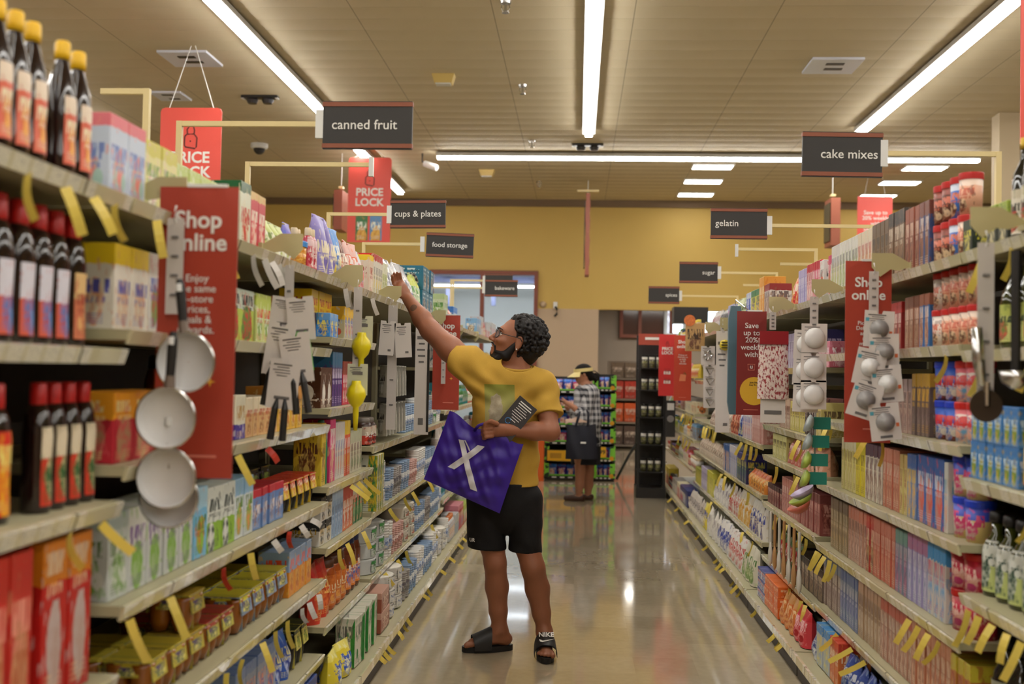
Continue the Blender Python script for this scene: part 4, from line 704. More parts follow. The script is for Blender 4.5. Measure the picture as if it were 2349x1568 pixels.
row('R', 3, DECK, [(FB((214, 206, 186), (206, 200, 180), (90, 130, 70), (190, 200, 150), (120, 150, 80), .15, .225), 3, 'cream flour sack with green mark', dict(tw=.2)), (FB((222, 218, 210), (226, 222, 216), (190, 60, 60), (206, 120, 110), (226, 220, 214), .15, .22), 4, 'white flour sack with red mark', dict(tw=.25)), (FB((226, 222, 216), (226, 222, 216), (50, 60, 140), (60, 80, 160), (214, 210, 206), .15, .22), 4, 'white flour sack with blue mark', dict(tw=.25)), (FB((228, 224, 216), (236, 232, 224), (150, 140, 140), (206, 200, 196), (226, 222, 216), .17, .215), 4, 'plain white flour sack', dict(tw=.3)), (FB((226, 206, 60), (226, 210, 90), (60, 70, 150), (230, 226, 200), (200, 170, 50), .14, .21), 2, 'yellow sugar sack', dict(tw=.2)), (FB((206, 196, 186), (200, 190, 180), (120, 110, 110), (190, 180, 176), (226, 220, 210), .14, .2), 8, 'grey white sugar sack', dict(tw=.25))], back=.0, deck=True)
# ---- distant bays: mixed facings
COL = {'white': (222, 216, 208), 'cream': (216, 204, 170), 'yellow': (214, 186, 60), 'orange': (206, 116, 50), 'red': (186, 50, 46), 'pink': (206, 130, 140), 'sky blue': (120, 166, 206), 'navy': (44, 52, 110), 'teal': (40, 120, 130), 'green': (70, 120, 60), 'lime': (160, 180, 70), 'brown': (110, 70, 44), 'grey': (150, 144, 140), 'purple': (96, 70, 130), 'black': (44, 38, 38), 'silver': (190, 190, 190)}
def auto(side, bay, z, pal, hmax, kinds, back=.03, deck=False, y=None, end=None):
    items = []; used = set(); y0, y1, _ = BAYS[side][bay]; yy = y0 if y is None else y
    while yy < y1:
        for _ in range(40):
            a, b, k = R.choice(pal), R.choice(list(COL)), R.choice(kinds)
            if (a, b, k) not in used and a != b: break
        used.add((a, b, k)); w = R.choice((.07, .085, .1)); h = hmax*R.uniform(.7, 1); n = R.randint(3, 6)
        m = pm(COL[a], COL[R.choice([a, b])], COL[R.choice(['white', 'cream', b])], COL[b], COL[R.choice(pal)], R.choice((.5, .7, .8)))
        if k == 'pouch': P = Bag('pouch', w*1.15, .08, h, m)
        elif k == 'jar': P = Tub('spice_jar', w*.42, h*.8, m, mat('lid_'+b, COL[b], .4), cat='jar')
        elif k == 'bottle': P = Bottle('small_bottle', w*.8, w*.8, h, 'squeeze', mat('bottle_'+a, COL[a], .25), mat('lid_'+b, COL[b], .4), m, (.1, .7))
        else: P = Box('carton', w, .12, h, m)
        items.append((P, n, f'{a} and {b} {k}', dict(tw=.06))); yy += n*P['w']+.02
    row(side, bay, z, items, back=back, deck=deck, y=y, end=end)
A1 = ['white', 'white', 'sky blue', 'cream', 'silver', 'red', 'grey', 'teal']; A2 = ['white', 'cream', 'brown', 'yellow', 'pink', 'grey', 'orange', 'cream']
row('L', 4, 1.83, [('@', 8.2), (bx('roll_box', .1, .12, .22, (200, 210, 180), (180, 200, 150), (90, 140, 70), (150, 180, 90), (226, 226, 214), .8), 2, 'white and green roll box'), (Bag('plates_bag', .2, .14, .17, pm((190, 40, 40), (200, 70, 60), (230, 200, 190), (150, 30, 30), (220, 190, 180), .7, rough=.2)), 2, 'red patterned plates bag', dict(tw=.3)), (bx('roll_box', .1, .1, .16, (50, 120, 200), (60, 130, 206), (220, 226, 236), (40, 100, 180), (190, 200, 220), .8), 3, 'bright blue box')], back=.03)
for bay in (4, 5):
    for z in BAYS['L'][bay][2]:
        if not (bay == 4 and z > 1.8): auto('L', bay, z, A1, .22, ['carton', 'pouch', 'bottle', 'carton'] if z < 1.8 else ['carton', 'pouch'])
    auto('L', bay, DECK, A1, .22, ['carton', 'bottle'], 0, True)
for z in BAYS['R'][4][2]: auto('R', 4, z, A2, .16 if z < 1.8 else .2, ['jar', 'pouch', 'bottle', 'carton'], .02, end=None if z < 1.8 else 12.75)
auto('R', 4, DECK, ['white', 'teal', 'red', 'navy', 'grey'], .2, ['carton', 'bottle'], 0, True)

# ---------------------------------------------------------------- signs
m_sb = mat('sign_black', (46, 44, 43), .5); m_sred = mat('sign_red', (226, 84, 72), .45); m_wt = mat('letter_white', (238, 236, 230), .5); m_post = mat('post_cream', (226, 206, 150), .4)
m_sbr = mat('sign_brown', (140, 78, 54), .5); m_bred = mat('banner_red', (172, 60, 40), .5); m_bred2 = mat('banner_darkred', (130, 36, 32), .5)
def lettering(parent, txt, size, x, y, z, m=None, bold=.0, align='CENTER', rotz=0, name='lettering', lead=1.0, tilt=0):
    o = link(name, text_mesh(txt, size, name, m or m_wt, bold, align, lead=lead), parent, (x, y, z)); o.rotation_euler = (0, tilt, rotz); return o
def aisle_sign(txt, px0, px1, py0, py1, side, post, py_arm, ang=0, label='', tx=0, tsize=.062, face=True):
    Y = .335*F/(px1-px0); a = onY(px0, py0, Y); b = onY(px1, py1, Y)
    cx, w, zt, zb = (a.x+b.x)/2, b.x-a.x, a.z, b.z; h = zt-zb; cz = (zt+zb)/2
    t = empty('aisle_sign', (cx, Y, 1.85), 0, label, 'sign', 'category signs over the aisle')
    bd = MB().box((0, 0, cz-1.85), (w, .016, h)).build('board', m_sb, t)
    for z in (zt-.012, zb+.012): MB().box((0, 0, z-1.85), (w+.004, .022, h*.09)).build('edge_strip', m_sbr, bd)
    if txt: lettering(bd, txt, tsize, tx, -.0095, cz-1.85, bold=.004)
    pa = onY((px0 if side == 'L' else px1), py_arm, Y); zA = pa.z-1.85; s = -1 if side == 'L' else 1
    xe = s*w/2; xp = post-cx
    MB().box((xe+s*.014, 0, zA), (.03, .02, .11)).build('clip', m_white, t)
    MB().box(((xe+xp)/2, .0, zA), (abs(xp-xe), .016, .02)).build('arm', m_post, t)
    MB().box((xp, .0, (zA+.242)/2), (.022, .02, zA-.242+.02)).build('post', m_post, t)
    bd.rotation_euler = (0, ang, 0)
    return t
PL, PRp = -1.57, 1.72
aisle_sign('canned fruit', 743, 945, 233, 343, 'L', PL, 285, 0, 'black hanging sign reading canned fruit, brown edges', -.012, .053)
aisle_sign('cups & plates', 899, 1024, 458, 524, 'L', PL, 492, -.012, 'black sign reading cups & plates on a cream arm', 0, .055)
aisle_sign('food storage', 974, 1081, 534, 591, 'L', PL, 560, .03, 'black sign reading food storage, below cups and plates', .0, .05)
aisle_sign('bakeware', 1113, 1187, 641, 681, 'L', PL, 660, .0, 'small black sign reading bakeware before the brown window', .036, .053)
aisle_sign('cake mixes', 1837, 2019, 303, 407, 'R', PRp, 352, .012, 'black hanging sign reading cake mixes', .028, .053)
aisle_sign('gelatin', 1631, 1759, 477, 549, 'R', PRp, 517, 0.0, 'black sign reading gelatin against the yellow wall', -.071, .053)
aisle_sign('sugar', 1559, 1646, 600, 650, 'R', PRp, 625, 0.0, 'black sign reading sugar, second from the back', .086, .052)
aisle_sign('spices', 1488, 1558, 656, 697, 'R', PRp, 678, 0.0, 'small black sign reading spices, the furthest one', .08, .053)
aisle_sign('', 1113, 1176, 627, 652, 'L', PL, 643, 0.0, 'plain black sign behind the bakeware sign', 0, .062)
def arm(px0, px1, pyb, Y, sd, label, hang=True, drop=.3):
    a, b = onY(px0, pyb, Y), onY(px1, pyb, Y); post, tip = (a, b) if sd == 'L' else (b, a)
    t = empty('sign_arm', (post.x, Y, 1.85), 0, label, 'bracket', 'empty cream sign arms'); z = post.z-1.85
    MB().box(((tip.x-post.x)/2, 0, z), (abs(tip.x-post.x), .016, .02)).build('arm', m_post, t); MB().box((0, 0, (z+min(.242, z-.06))/2), (.022, .02, z-min(.242, z-.06)+.02)).build('post', m_post, t)
    if hang: MB().box((tip.x-post.x, 0, z-.01), (.02, .025, .09)).build('clip', m_white, t)
arm(569, 852, 376, 4.87, 'L', 'cream arm with white clip before the small padlock sign')
arm(232, 338, 210, 3.70, 'R', 'cream arm reaching back over the near shelf, left of padlock sign', False)
arm(1690, 1872, 573, 7.72, 'R', 'bare cream arm with white clip under the gelatin sign')
arm(1790, 1872, 606, 7.85, 'R', 'short cream post frame behind the bare arm', False)
arm(1705, 1745, 654, 10.0, 'R', 'short cream post low behind yellow boxes', False)
arm(1040, 1120, 643, 13.05, 'L', 'thin cream arm left of the plain black sign')
# hanging padlock and savings signs
def padlock(parent, x, y, z, s, m):
    mb = MB(); mb.tube([(-.5*s, 0, -.1*s), (-.52*s, 0, -.8*s), (-.42*s, 0, -.98*s), (.4*s, 0, -1.12*s), (.52*s, 0, -1.0*s), (.56*s, 0, -.2*s), (.3*s, 0, .12*s), (-.3*s, 0, .1*s), (-.5*s, 0, -.1*s)], .07*s, 6)
    mb.tube([(-.26*s, 0, .1*s), (-.3*s, 0, .5*s), (-.05*s, 0, .85*s), (.25*s, 0, .75*s), (.34*s, 0, .4*s), (.3*s, 0, .1*s)], .07*s, 6); mb.tube([(0, -.01*s, -.5*s), (0, .01*s, -.5*s)], .07*s, 8)
    o = mb.build('padlock_print', m, parent, loc=(x, y, z)); o.scale = (1, .05, 1); return o
m_lock = mat('print_brown', (92, 34, 30), .5)
def price_lock(px0, py0, px1, py1, w, label, extra=False, wires=(0, 0)):
    Y = w*F/(px1-px0); a, b = onY(px0, py0, Y), onY(px1, py1, Y); h = a.z-b.z; cx = (a.x+b.x)/2
    t = empty('hanging_sign', (cx, Y, b.z), 0, label, 'sign', 'red signs hung from the ceiling'); c = .04
    MB().prism([(-w/2, 0), (w/2, 0), (w/2, h-c), (w/2-c*.3, h-c*.3), (w/2-c, h), (-w/2+c, h), (-w/2+c*.3, h-c*.3), (-w/2, h-c)], .012).build('board', m_sred, t)
    H2 = w/.605
    padlock(t, 0, -.009, h-.27*H2, .115*H2, m_lock)
    lettering(t, 'PRICE\nLOCK', .15*H2, 0, -.0075, h-.56*H2, bold=.025, lead=.95)
    if extra:
        for k, (x, cb) in enumerate(((-.1, (60, 120, 70)), (.1, (90, 140, 190)))):
            q = MB().box((x, -.008, h-.98), (.17, .004, .36)).build('product_picture', pm(cb, cb, (230, 236, 226), (200, 140, 50), (226, 180, 80), .95, .6, .12, av=.15, ar=.4), t)
    for sx in (-1, 1): MB().tube([(sx*w*.36, 0, h), (0+sx*.02, 0, CEIL-b.z)], .004, 5).build('wire', m_white, t)
    return t
price_lock(362, 247, 509, 560, .605, 'large red PRICE LOCK sign hung by wires beyond the canned fruit arm')
price_lock(797, 361, 898, 556, .605, 'smaller red PRICE LOCK sign between canned fruit and cups signs', True)
Y = 16.5; a, b = onY(1967, 450, Y), onY(2046, 620, Y)
t = empty('hanging_sign', ((a.x+b.x)/2, Y, b.z), 0, 'red savings sign hung under the cake mixes sign', 'sign', 'red signs hung from the ceiling'); h = a.z-b.z; w = b.x-a.x
MB().box((0, 0, h/2), (w, .012, h)).build('board', m_sred, t); lettering(t, 'Save up to\n20% weekly\nwith\nSAFEWAY', .085, .01, -.0075, h-.38, bold=.012, lead=1.0)
for sx in (-1, 1): MB().tube([(sx*w*.3, 0, h), (sx*w*.2, 0, CEIL-b.z)], .004, 5).build('wire', m_white, t)
Y = 6.6; a, b = onY(2334, 60, Y), onY(2334, 330, Y)
t = empty('hanging_sign', (a.x+.3, Y, b.z), 0, 'large red hanging sign at the picture edge, mostly cut off', 'sign', 'red signs hung from the ceiling')
MB().box((0, 0, .55), (.56, .012, 1.1)).build('board', m_sred, t); lettering(t, 'PRICE\nLOCK', .14, 0, -.0075, .4, bold=.02)
for sx in (-1, 1): MB().tube([(sx*.2, 0, 1.1), (0, 0, CEIL-b.z)], .004, 5).build('wire', m_white, t)
# aisle markers seen edge on
m_edge = mat('marker_brown', (150, 84, 62), .5); m_mk = mat('marker_dark', (70, 60, 36), .5)
for px, py0, py1, Y, lb, w in ((1349, 447, 633, 17.0, 'brown aisle marker seen edge-on above the middle of the aisle', .07), (783, 440, 530, 15.0, 'brown aisle marker edge-on left of the small padlock sign', .12), (1910, 458, 566, 15.5, 'brown aisle marker edge-on below the cake mixes sign', .13)):
    a, b = onY(px, py0, Y), onY(px, py1, Y); h = a.z-b.z
    t = empty('aisle_marker', (a.x, Y, b.z), 0, lb, 'sign', 'hanging aisle markers')
    n = 12; mb = MB(); e = .006 if w < .1 else 0; poly = [(-w/2-e*math.sin(5*k), h*k/n) for k in range(n+1)]+[(w/2+e*math.sin(4*k), h*k/n) for k in range(n, -1, -1)]
    mb.prism(poly, .4).build('board', m_edge, t); MB().box((-w/2-.012, 0, h*.5), (.012, .34, h*.8)).build('side_panel', m_mk if w > .1 else m_sb, t)
    MB().tube([(0, 0, h), (0, 0, CEIL-b.z)], .006, 5).build('cable', m_white, t); MB().box((0, 0, h+.06), (w*5 if w < .1 else w*.5, .1, .03)).build('hanger_bar', m_post, t)

# ---------------------------------------------------------------- flags, banners, clip strips
m_flag = mat('flag_khaki', (186, 174, 128), .45)
def flag(px, py0, py1, side, Y, label, w=.15):
    """stiff plate clipped on the shelf edge, pointing into the aisle"""
    X, s, sd = SIDE[side]; a, b = onY(px, py0, Y), onY(px, py1, Y); h = a.z-b.z; zt = a.z; xt = a.x
    xi = xt-s*w
    t = empty('shelf_flag', (xi, Y, b.z), 0, label, 'bracket', f'cream shelf flags on the {sd} side')
    P = [(0, h*.35), (s*w*.35, h*.05), (s*w*.55, h*.12), (s*w*.8, -.02), (s*w, h*.22), (s*w, h), (s*w*.5, h), (s*w*.28, h*.72)]
    if s < 0: P.reverse()
    MB().prism(P, .003).build('plate', m_flag, t); MB().box((0, .01, h*.3), (.03, .05, .03)).build('clip', m_flag, t)
    return Vector((xi+s*w*.8, Y, b.z-.02))
FL = [flag(430, 406, 462, 'L', 2.56, 'khaki shelf flag over the largest red banner'), flag(695, 536, 582, 'L', 3.5, 'khaki shelf flag above the hanging white cards'),
      flag(833, 608, 652, 'L', 4.42, 'khaki shelf flag above the lemon squeezers'), flag(921, 656, 684, 'L', 5.55, 'khaki shelf flag beside the reaching hand'), flag(1023, 711, 738, 'L', 7.34, 'khaki shelf flag over the red banner behind the arm'),
      flag(1062, 745, 768, 'L', 9.2, 'khaki shelf flag just past the white rolls'), flag(1098, 760, 780, 'L', 10.6, 'khaki shelf flag nearest the man\'s glasses')]
FR_ = [flag(2226, 474, 528, 'R', 2.82, 'khaki shelf flag above the grey clip strip'), flag(2000, 580, 622, 'R', 3.93, 'khaki shelf flag above the kitchen timers'), flag(1862, 640, 674, 'R', 4.72, 'khaki shelf flag above the white puck lights'), flag(1764, 680, 712, 'R', 5.75, 'khaki shelf flag above the floral bag'), flag(1652, 728, 752, 'R', 7.6, 'khaki shelf flag above the bee timer card'), flag(1618, 738, 760, 'R', 8.6, 'khaki shelf flag above the cookie cutters')]
def banner(px0, px1, py0, py1, Y, m, lines, label, extra=None):
    a, b = onY(px0, py0, Y), onY(px1, py1, Y); w = b.x-a.x; h = a.z-b.z
    t = empty('promo_banner', ((a.x+b.x)/2, Y, b.z), 0, label, 'banner', 'red banners hung on the shelves')
    MB().box((0, 0, h/2), (w, .004, h)).build('board', m, t); MB().box((w*.1, 0, h+.003), (w*.5, .008, .008)).build('clip', m_white, t)
    for txt, sz, fz, bold in lines:
        n = txt.count('\n'); lettering(t, txt, sz*w, 0, -.0032, h*fz, bold=bold, lead=.95)
    if extra: extra(t, w, h)
    return t
m_star = mat('star_gold', (236, 176, 60), .4); m_fine = mat('fine_print', (222, 130, 110), .5)
def star(t, x, z, r): MB().prism([(r*(1 if k % 2 == 0 else .3)*math.cos(PI/4*k), r*(1 if k % 2 == 0 else .3)*math.sin(PI/4*k)) for k in range(8)], .001).build('star', m_star, t, loc=(x, -.0028, z))
def ex1(t, w, h): star(t, .2*w, h*.33, .07*w); MB().box((.1*w, -.0025, h*.075), (.4*w, .001, .008*h)).build('fine_print', m_fine, t)
banner(369, 531, 428, 1098, 2.545, m_bred, [('Shop\nonline', .30, .845, .02), ('Enjoy\nthe same\nin-store\nprices,\ndeals &\nrewards.', .135, .595, .004)], 'largest red Shop online banner behind white hanging pans', ex1)
banner(995, 1052, 722, 940, 7.38, m_bred, [('Shop\nonline', .30, .845, .02), ('Order\nfor pickup', .12, .62, .004)], 'red Shop online banner behind the reaching arm', ex1)
banner(1940, 2042, 598, 1016, 3.95, m_bred, [('Shop\nonline', .30, .845, .02), ('Pickup or\nDelivery in\nas little\nas 30\nminutes', .12, .6, .004)], 'red Shop online banner behind the kitchen timers', ex1)
def ex2(t, w, h):
    q = MB().lathe([(.3*w, -.0005), (.3*w, .0005)], 28, axis=Matrix.Rotation(PI/2, 3, 'X')).build('round_sticker', mat('sticker_yellow', (226, 176, 50), .45), t, loc=(.1*w, -.003, .23*h))
    q.scale = (1.6, 1, 1.6); lettering(t, 'Join free\nGet % off', .09*w, .1*w, -.0042, .30*h, m_dark)
    MB().tube([(-.1*w, 0, -.1*w), (.1*w, 0, -.1*w), (.12*w, 0, .1*w), (-.12*w, 0, .1*w), (-.1*w, 0, -.1*w)], .014*w, 5).build('badge_outline', m_fine, t, loc=(0, -.003, .46*h)); lettering(t, 'u', .2*w, 0, -.0035, .465*h, bold=.02)
    MB().box((0, -.0025, h*.05), (.5*w, .001, .006*h)).build('fine_print', m_fine, t)
banner(1691, 1756, 713, 952, 6.5, m_bred2, [('Save\nup to\n20%\nweekly\nwith', .26, .72, .004)], 'dark red savings banner behind the floral bag', ex2)
def ex3(t, w, h):
    padlock(t, 0, -.004, h*.85, w*.15, m_lock)
    for z in (.25, .4): MB().box((0, -.004, h*z), (w*.4, .002, h*.1)).build('product_picture', pm((226, 220, 214), (190, 40, 40), (60, 60, 60), (206, 60, 50), (236, 230, 220), .5), t)
banner(1512, 1549, 766, 908, 11.6, mat('lock_red', (206, 44, 44), .5), [('PRICE\nLOCK', .25, .73, .03)], 'bright red PRICE LOCK banner beside the black wire rack', ex3)
def ex4(t, w, h):
    MB().prism([(-.2*w, 0), (.16*w, 0), (.2*w, .36*w), (-.12*w, .4*w)], .002).build('bag_picture', mat('bag_peach', (224, 130, 90), .5), t, loc=(0, -.004, h*.3)); MB().tube([(-.05*w, 0, .38*w), (0, 0, .5*w), (.1*w, 0, .36*w)], .02*w, 5).build('leaf_picture', mat('leaf_green', (70, 110, 50), .5), t, loc=(.1*w, -.004, h*.3)); MB().box((0, -.0025, h*.05), (.4*w, .001, .006*h)).build('fine_print', m_fine, t)
banner(1547, 1585, 768, 919, 10.6, mat('banner_orange', (196, 66, 40), .5), [('Shop\nonline', .28, .86, .02), ('Pickup or\nDelivery in\nas little\nas 30\nminutes', .13, .63, .004)], 'orange red Shop online banner beside the bright red one', ex4)
# merchandise strips
m_strip = mat('strip_white', (214, 206, 200), .35, alpha=.85); m_card = mat('card_white', (222, 214, 208), .45); m_bar = mat('barcode_grey', (110, 106, 104), .5)
def cstrip(px, py0, py1, Y, w, label):
    a, b = onY(px, py0, Y), onY(px, py1, Y); h = a.z-b.z
    t = empty('clip_strip', (a.x, Y, b.z), 0, label, 'clip strip', 'plastic strips hanging from the shelf edge')
    MB().box((0, 0, h/2), (w, .002, h)).build('strip', m_strip, t); MB().tube([(0, 0, h-.01), (0, -.012, h+.01), (0, 0, h+.03)], .003, 5).build('hook', m_white, t)
    for k in range(4): MB().box((0, -.003, h*(.2+.2*k)), (w*.4, .004, .006)).build('prong', m_bar, t)
    return t
def cardgood(name, px, py, Y, w, h, ang, label, cat, group, build, m=m_card):
    """a carded item hung flat towards the camera; px,py = middle of the card"""
    p = onY(px, py, Y); t = empty(name, p, 0, label, cat, group); t.rotation_euler = (0, ang, 0)
    MB().prism([(-w/2, -h/2), (w/2, -h/2), (w/2, h/2), (.012, h/2), (.008, h/2-.012), (-.008, h/2-.012), (-.012, h/2), (-w/2, h/2)], .0012).build('card', m, t)
    mb = MB()
    for q in range(5): mb.box((-w*.08+.03*w*math.sin(q*2.3), -.0012, h*(.38-.055*q)), (w*(.6, .4, .55, .5, .35)[q], .0008, h*(.03 if q == 0 else .016)))
    mb.build('printed_lines', m_bar, t)
    build(t, w, h); return t
# white pans
cstrip(404, 500, 720, 2.52, .042, 'clear strip in front of the largest banner, carrying white pans')
m_pan = mat('pan_white', (226, 224, 222), .35); m_rim = mat('steel_rim', (206, 204, 200), .2, 1); m_neck = mat('handle_taupe', (120, 104, 92), .4)
for k, (px, py, hx, hy, Y, lb) in enumerate(((428, 830, 412, 640, 2.42, 'topmost mini white frying pan hanging before the red banner'), (383, 958, 398, 760, 2.36, 'second mini white frying pan from the top'), (384, 1095, 392, 945, 2.385, 'third mini white frying pan from the top'), (390, 1140, 394, 1000, 2.41, 'lowest mini white frying pan, behind the third'))):
    p = onY(px, py, Y); q = onY(hx, hy, Y); r = .0715; A = Matrix.Rotation(PI/2, 3, 'X')
    t = empty('frying_pan', p, 0, lb, 'pan', 'mini white pans on the clip strip'); rel = q-p
    MB().lathe([(.001, 0), (r*.86, 0), (r*.9, .006), (r*.96, .02)], 32, axis=A, cap=False, c=(0, .012, 0)).build('pan', m_pan, t, True)
    MB().lathe([(r*.95, .018), (r*1.0, .019), (r*1.0, .023), (r*.95, .024)], 32, axis=A, cap=False, c=(0, .012, 0)).build('rim', m_rim, t, True)
    d = rel.normalized(); MB().tube([d*r*.95, d*r*1.35], [.014, .012], 8).build('neck', m_neck, t)
    MB().tube([d*r*1.3, d*r*2.0, rel-d*.02, rel], [.011, .012, .012, .008], 8).build('handle', m_bc, t); MB().tube([rel-d*.012+Vector((0, -.012, 0)), rel-d*.03+Vector((0, -.012, 0))], .008, 6).build('price_sticker', m_white, t)
# carded kitchen tools
cstrip(665, 608, 905, 3.46, .03, 'clear strip fanned with white tool cards')
def tools(c, hc=m_bc):
    def b(t, w, h):
        for sx in (-1, 1): MB().tube([(sx*.012, -.004, -h*.3), (sx*.016, -.006, -h*.5), (sx*.02, -.004, -h*.5-.1)], [.004, .011, .012], 8).build('handle', hc, t)
        MB().box((0, -.0015, -h*.28), (w*.5, .001, h*.06)).build('barcode', m_bar, t)
    return b
for k, (px, py, w, h, an, c) in enumerate(((655, 720, .10, .11, .12, m_bc), (690, 730, .09, .14, -.1, mat('handle_green', (80, 170, 50), .4)), (640, 800, .09, .17, .14, m_bc), (680, 820, .10, .16, -.14, m_bc), (650, 880, .1, .16, .1, m_bc))):
    cardgood('carded_tongs', px, py, 3.37-.012*k, w, h, an, ('topmost', 'second', 'third', 'fourth', 'lowest')[k]+' white card with '+('green' if k == 1 else 'black')+' handled tongs on the fanned strip', 'kitchen tool', 'carded tongs', tools(c, c))
# lemon squeezers
cstrip(822, 658, 930, 4.36, .036, 'pale strip carrying yellow lemon squeezers'); m_lem = mat('lemon_yellow', (226, 206, 20), .35)
def sq(t, w, h):
    MB().lathe([(.008, -.115), (.012, -.05), (.012, -.02), (.03, .0), (.041, .03), (.036, .055), (.02, .075), (.018, .09)], 18, c=(0, -.02, -h*.5-.03)).build('squeezer', m_lem, t, True)
    MB().box((0, -.0015, h*.2), (w*.5, .001, h*.1)).build('barcode', m_bar, t)
for k, (px, py, lb) in enumerate(((820, 870, 'yellow lemon squeezer hanging lowest on its pale card'), (832, 760, 'yellow lemon squeezer half hidden behind the lower card'))):
    cardgood('lemon_squeezer', px, py, 4.33+.05*k, .085, .13, 0, lb, 'kitchen tool', 'lemon squeezers', sq, mat('card_clear', (206, 206, 180), .3))
# peg packs beside the man
cstrip(902, 700, 985, 5.5, .05, 'white strip beside the peg-hung cutlery packs')
def nob(t, w, h): MB().box((w*.2, -.0015, -h*.35), (w*.2, .001, h*.06)).build('barcode', m_bar, t)
for k, (px, py, w, h, lb) in enumerate(((888, 775, .08, .18, 'left white cutlery card on the strip below the hand'), (925, 780, .085, .18, 'right white cutlery card on the strip below the hand'))): cardgood('cutlery_card', px, py, 5.46, w, h, .06-.12*k, lb, 'pack', 'white cutlery cards', nob)
m_pw = pm((206, 202, 190), (214, 210, 200), (90, 84, 80), (190, 186, 176), (226, 224, 216), .8, rough=.2)
for k in range(14):
    P = Bag('cutlery_pack', .13, .035, .17, m_pw, cat='pack'); i, j = k % 7, k//7
    put(P, (XL-.02, 5.62+.1*i, 1.30 if j == 0 else 1.095), PI/2+.5, f'white cutlery pack on {("upper", "lower")[j]} peg, {"nearest" if i == 0 else ORD[i]+" nearest"} in row under the reaching arm', 'peg-hung cutlery packs')
def knives(t, w, h):
    MB().box((w*.42, -.002, -h*.1), (w*.16, .002, h*.75)).build('black_edge', m_dark, t); MB().box((-.05*w, -.0015, -h*.38), (w*.35, .001, h*.06)).build('barcode', m_bar, t)
    for z in range(4): MB().box((w*.42, -.003, h*(.3-.14*z)), (w*.12, .002, h*.1)).build('window', m_dark, t)
cardgood('long_card', 968, 870, 6.1, .085, .64, 0, 'long white card with black edge by the red banner', 'pack', None, knives)
cstrip(1018, 800, 880, 7.28, .03, 'white strip hanging in front of the red banner behind the arm')
# right-hand strips
cstrip(2262, 556, 935, 2.8, .042, 'grey strip hanging nearest on the cake mix side')
p = onY(2262, 930, 2.78); t = empty('pizza_cutter', p, 0, 'steel pizza cutter hanging at the bottom of the grey strip', 'kitchen tool')
MB().lathe([(.042, -.001), (.042, .001)], 28, axis=Matrix.Rotation(PI/2, 3, 'X')).build('blade', mat('blade_dark', (96, 84, 74), .3, .8), t); MB().tube([(0, -.006, 0), (0, -.006, .06)], .008).build('fork', m_rim, t); MB().tube([(-.01, 0, .05), (-.02, 0, .12), (-.024, 0, .2)], [.01, .016, .013], 10).build('handle', m_chrome, t, True)
p = onY(2330, 850, 2.7); t = empty('ladle', p, 0, 'black handled ladle hanging at the picture edge', 'kitchen tool')
MB().tube([(0, 0, 0), (0, 0, .3)], [.012, .014], 8).build('handle', m_bc, t); MB().lathe([(.01, -.045), (.032, -.03), (.04, 0)], 16).build('bowl', m_chrome, t, True)
cstrip(2005, 622, 720, 3.87, .034, 'pale strip carrying the kitchen timer cards')
m_knob = mat('timer_grey', (150, 146, 144), .35); m_knob2 = mat('timer_white', (226, 224, 222), .35)
def timer(kc):
    def b(t, w, h):
        A = Matrix.Rotation(PI/2, 3, 'X')
        MB().lathe([(.032, 0), (.032, .012), (.02, .014), (.019, .03), (.001, .031)], 24, axis=A).build('dial', kc, t, True); MB().box((0, -.0015, -h*.4), (w*.4, .001, h*.07)).build('barcode', m_bar, t)
        MB().box((-w*.4, -.0015, h*.25), (w*.12, .001, h*.1)).build('colour_mark', mat('mark_teal', (90, 170, 190), .5), t); MB().box((w*.4, -.0015, -h*.1), (w*.1, .001, h*.1)).build('colour_mark', mat('mark_orange', (220, 110, 60), .5), t)
    return b
for k, (px, py, an, kc) in enumerate(((2016, 742, .05, m_knob), (2028, 795, -.02, m_knob), (1995, 830, .2, m_knob2), (2035, 868, -.1, m_knob2), (1985, 905, .3, m_knob), (2030, 955, -.12, m_knob))):
    cardgood('kitchen_timer', px, py+12, 3.84-.014*k, .105, .13, an, f'{"white" if kc is m_knob2 else "grey"} kitchen timer card, {("topmost", "second", "third", "fourth", "fifth", "lowest")[k]} in the fan before the red banner', 'kitchen timer', 'carded kitchen timers', timer(kc))
cstrip(1868, 680, 760, 4.68, .036, 'pale strip carrying white puck light cards')
def puck(t, w, h): MB().lathe([(.042, 0), (.044, .01), (.036, .026), (.02, .032), (.001, .033)], 24, axis=Matrix.Rotation(PI/2, 3, 'X')).build('puck', m_pan, t, True)
for k, (px, py, an) in enumerate(((1868, 775, 0), (1850, 790, .05), (1866, 843, .0), (1848, 850, .05), (1866, 905, 0), (1848, 912, .04))):
    cardgood('puck_light', px, py, 4.64+(.035 if k % 2 else 0), .11, .125, an, f'white puck light card, {("topmost front", "topmost rear", "middle front", "middle rear", "lowest front", "lowest rear")[k]} on its strip', 'light', 'carded puck lights', puck)
m_teal = mat('strainer_teal', (30, 130, 120), .45); m_mesh = mat('strainer_grey', (170, 180, 180), .3)
cstrip(1870, 940, 1110, 4.86, .008, 'black hanging chain with teal strainers')
for k in range(4):
    p = onY(1862-3*k, 970+42*k, 4.82); t = empty('strainer', p, 0, ('topmost', 'second', 'third', 'lowest')[k]+' teal handled strainer below the puck lights', 'kitchen tool', 'teal strainers')
    MB().box((.045, 0, 0), (.075, .012, .055)).build('header_card', m_teal, t); MB().lathe([(.005, -.03), (.03, -.02), (.042, .0)], 18, axis=Matrix.Rotation(-1.2, 3, 'Y'), c=(-.02, 0, 0)).build('bowl', m_mesh if k < 2 else mat('strainer_lime', (170, 190, 80), .4), t, True)
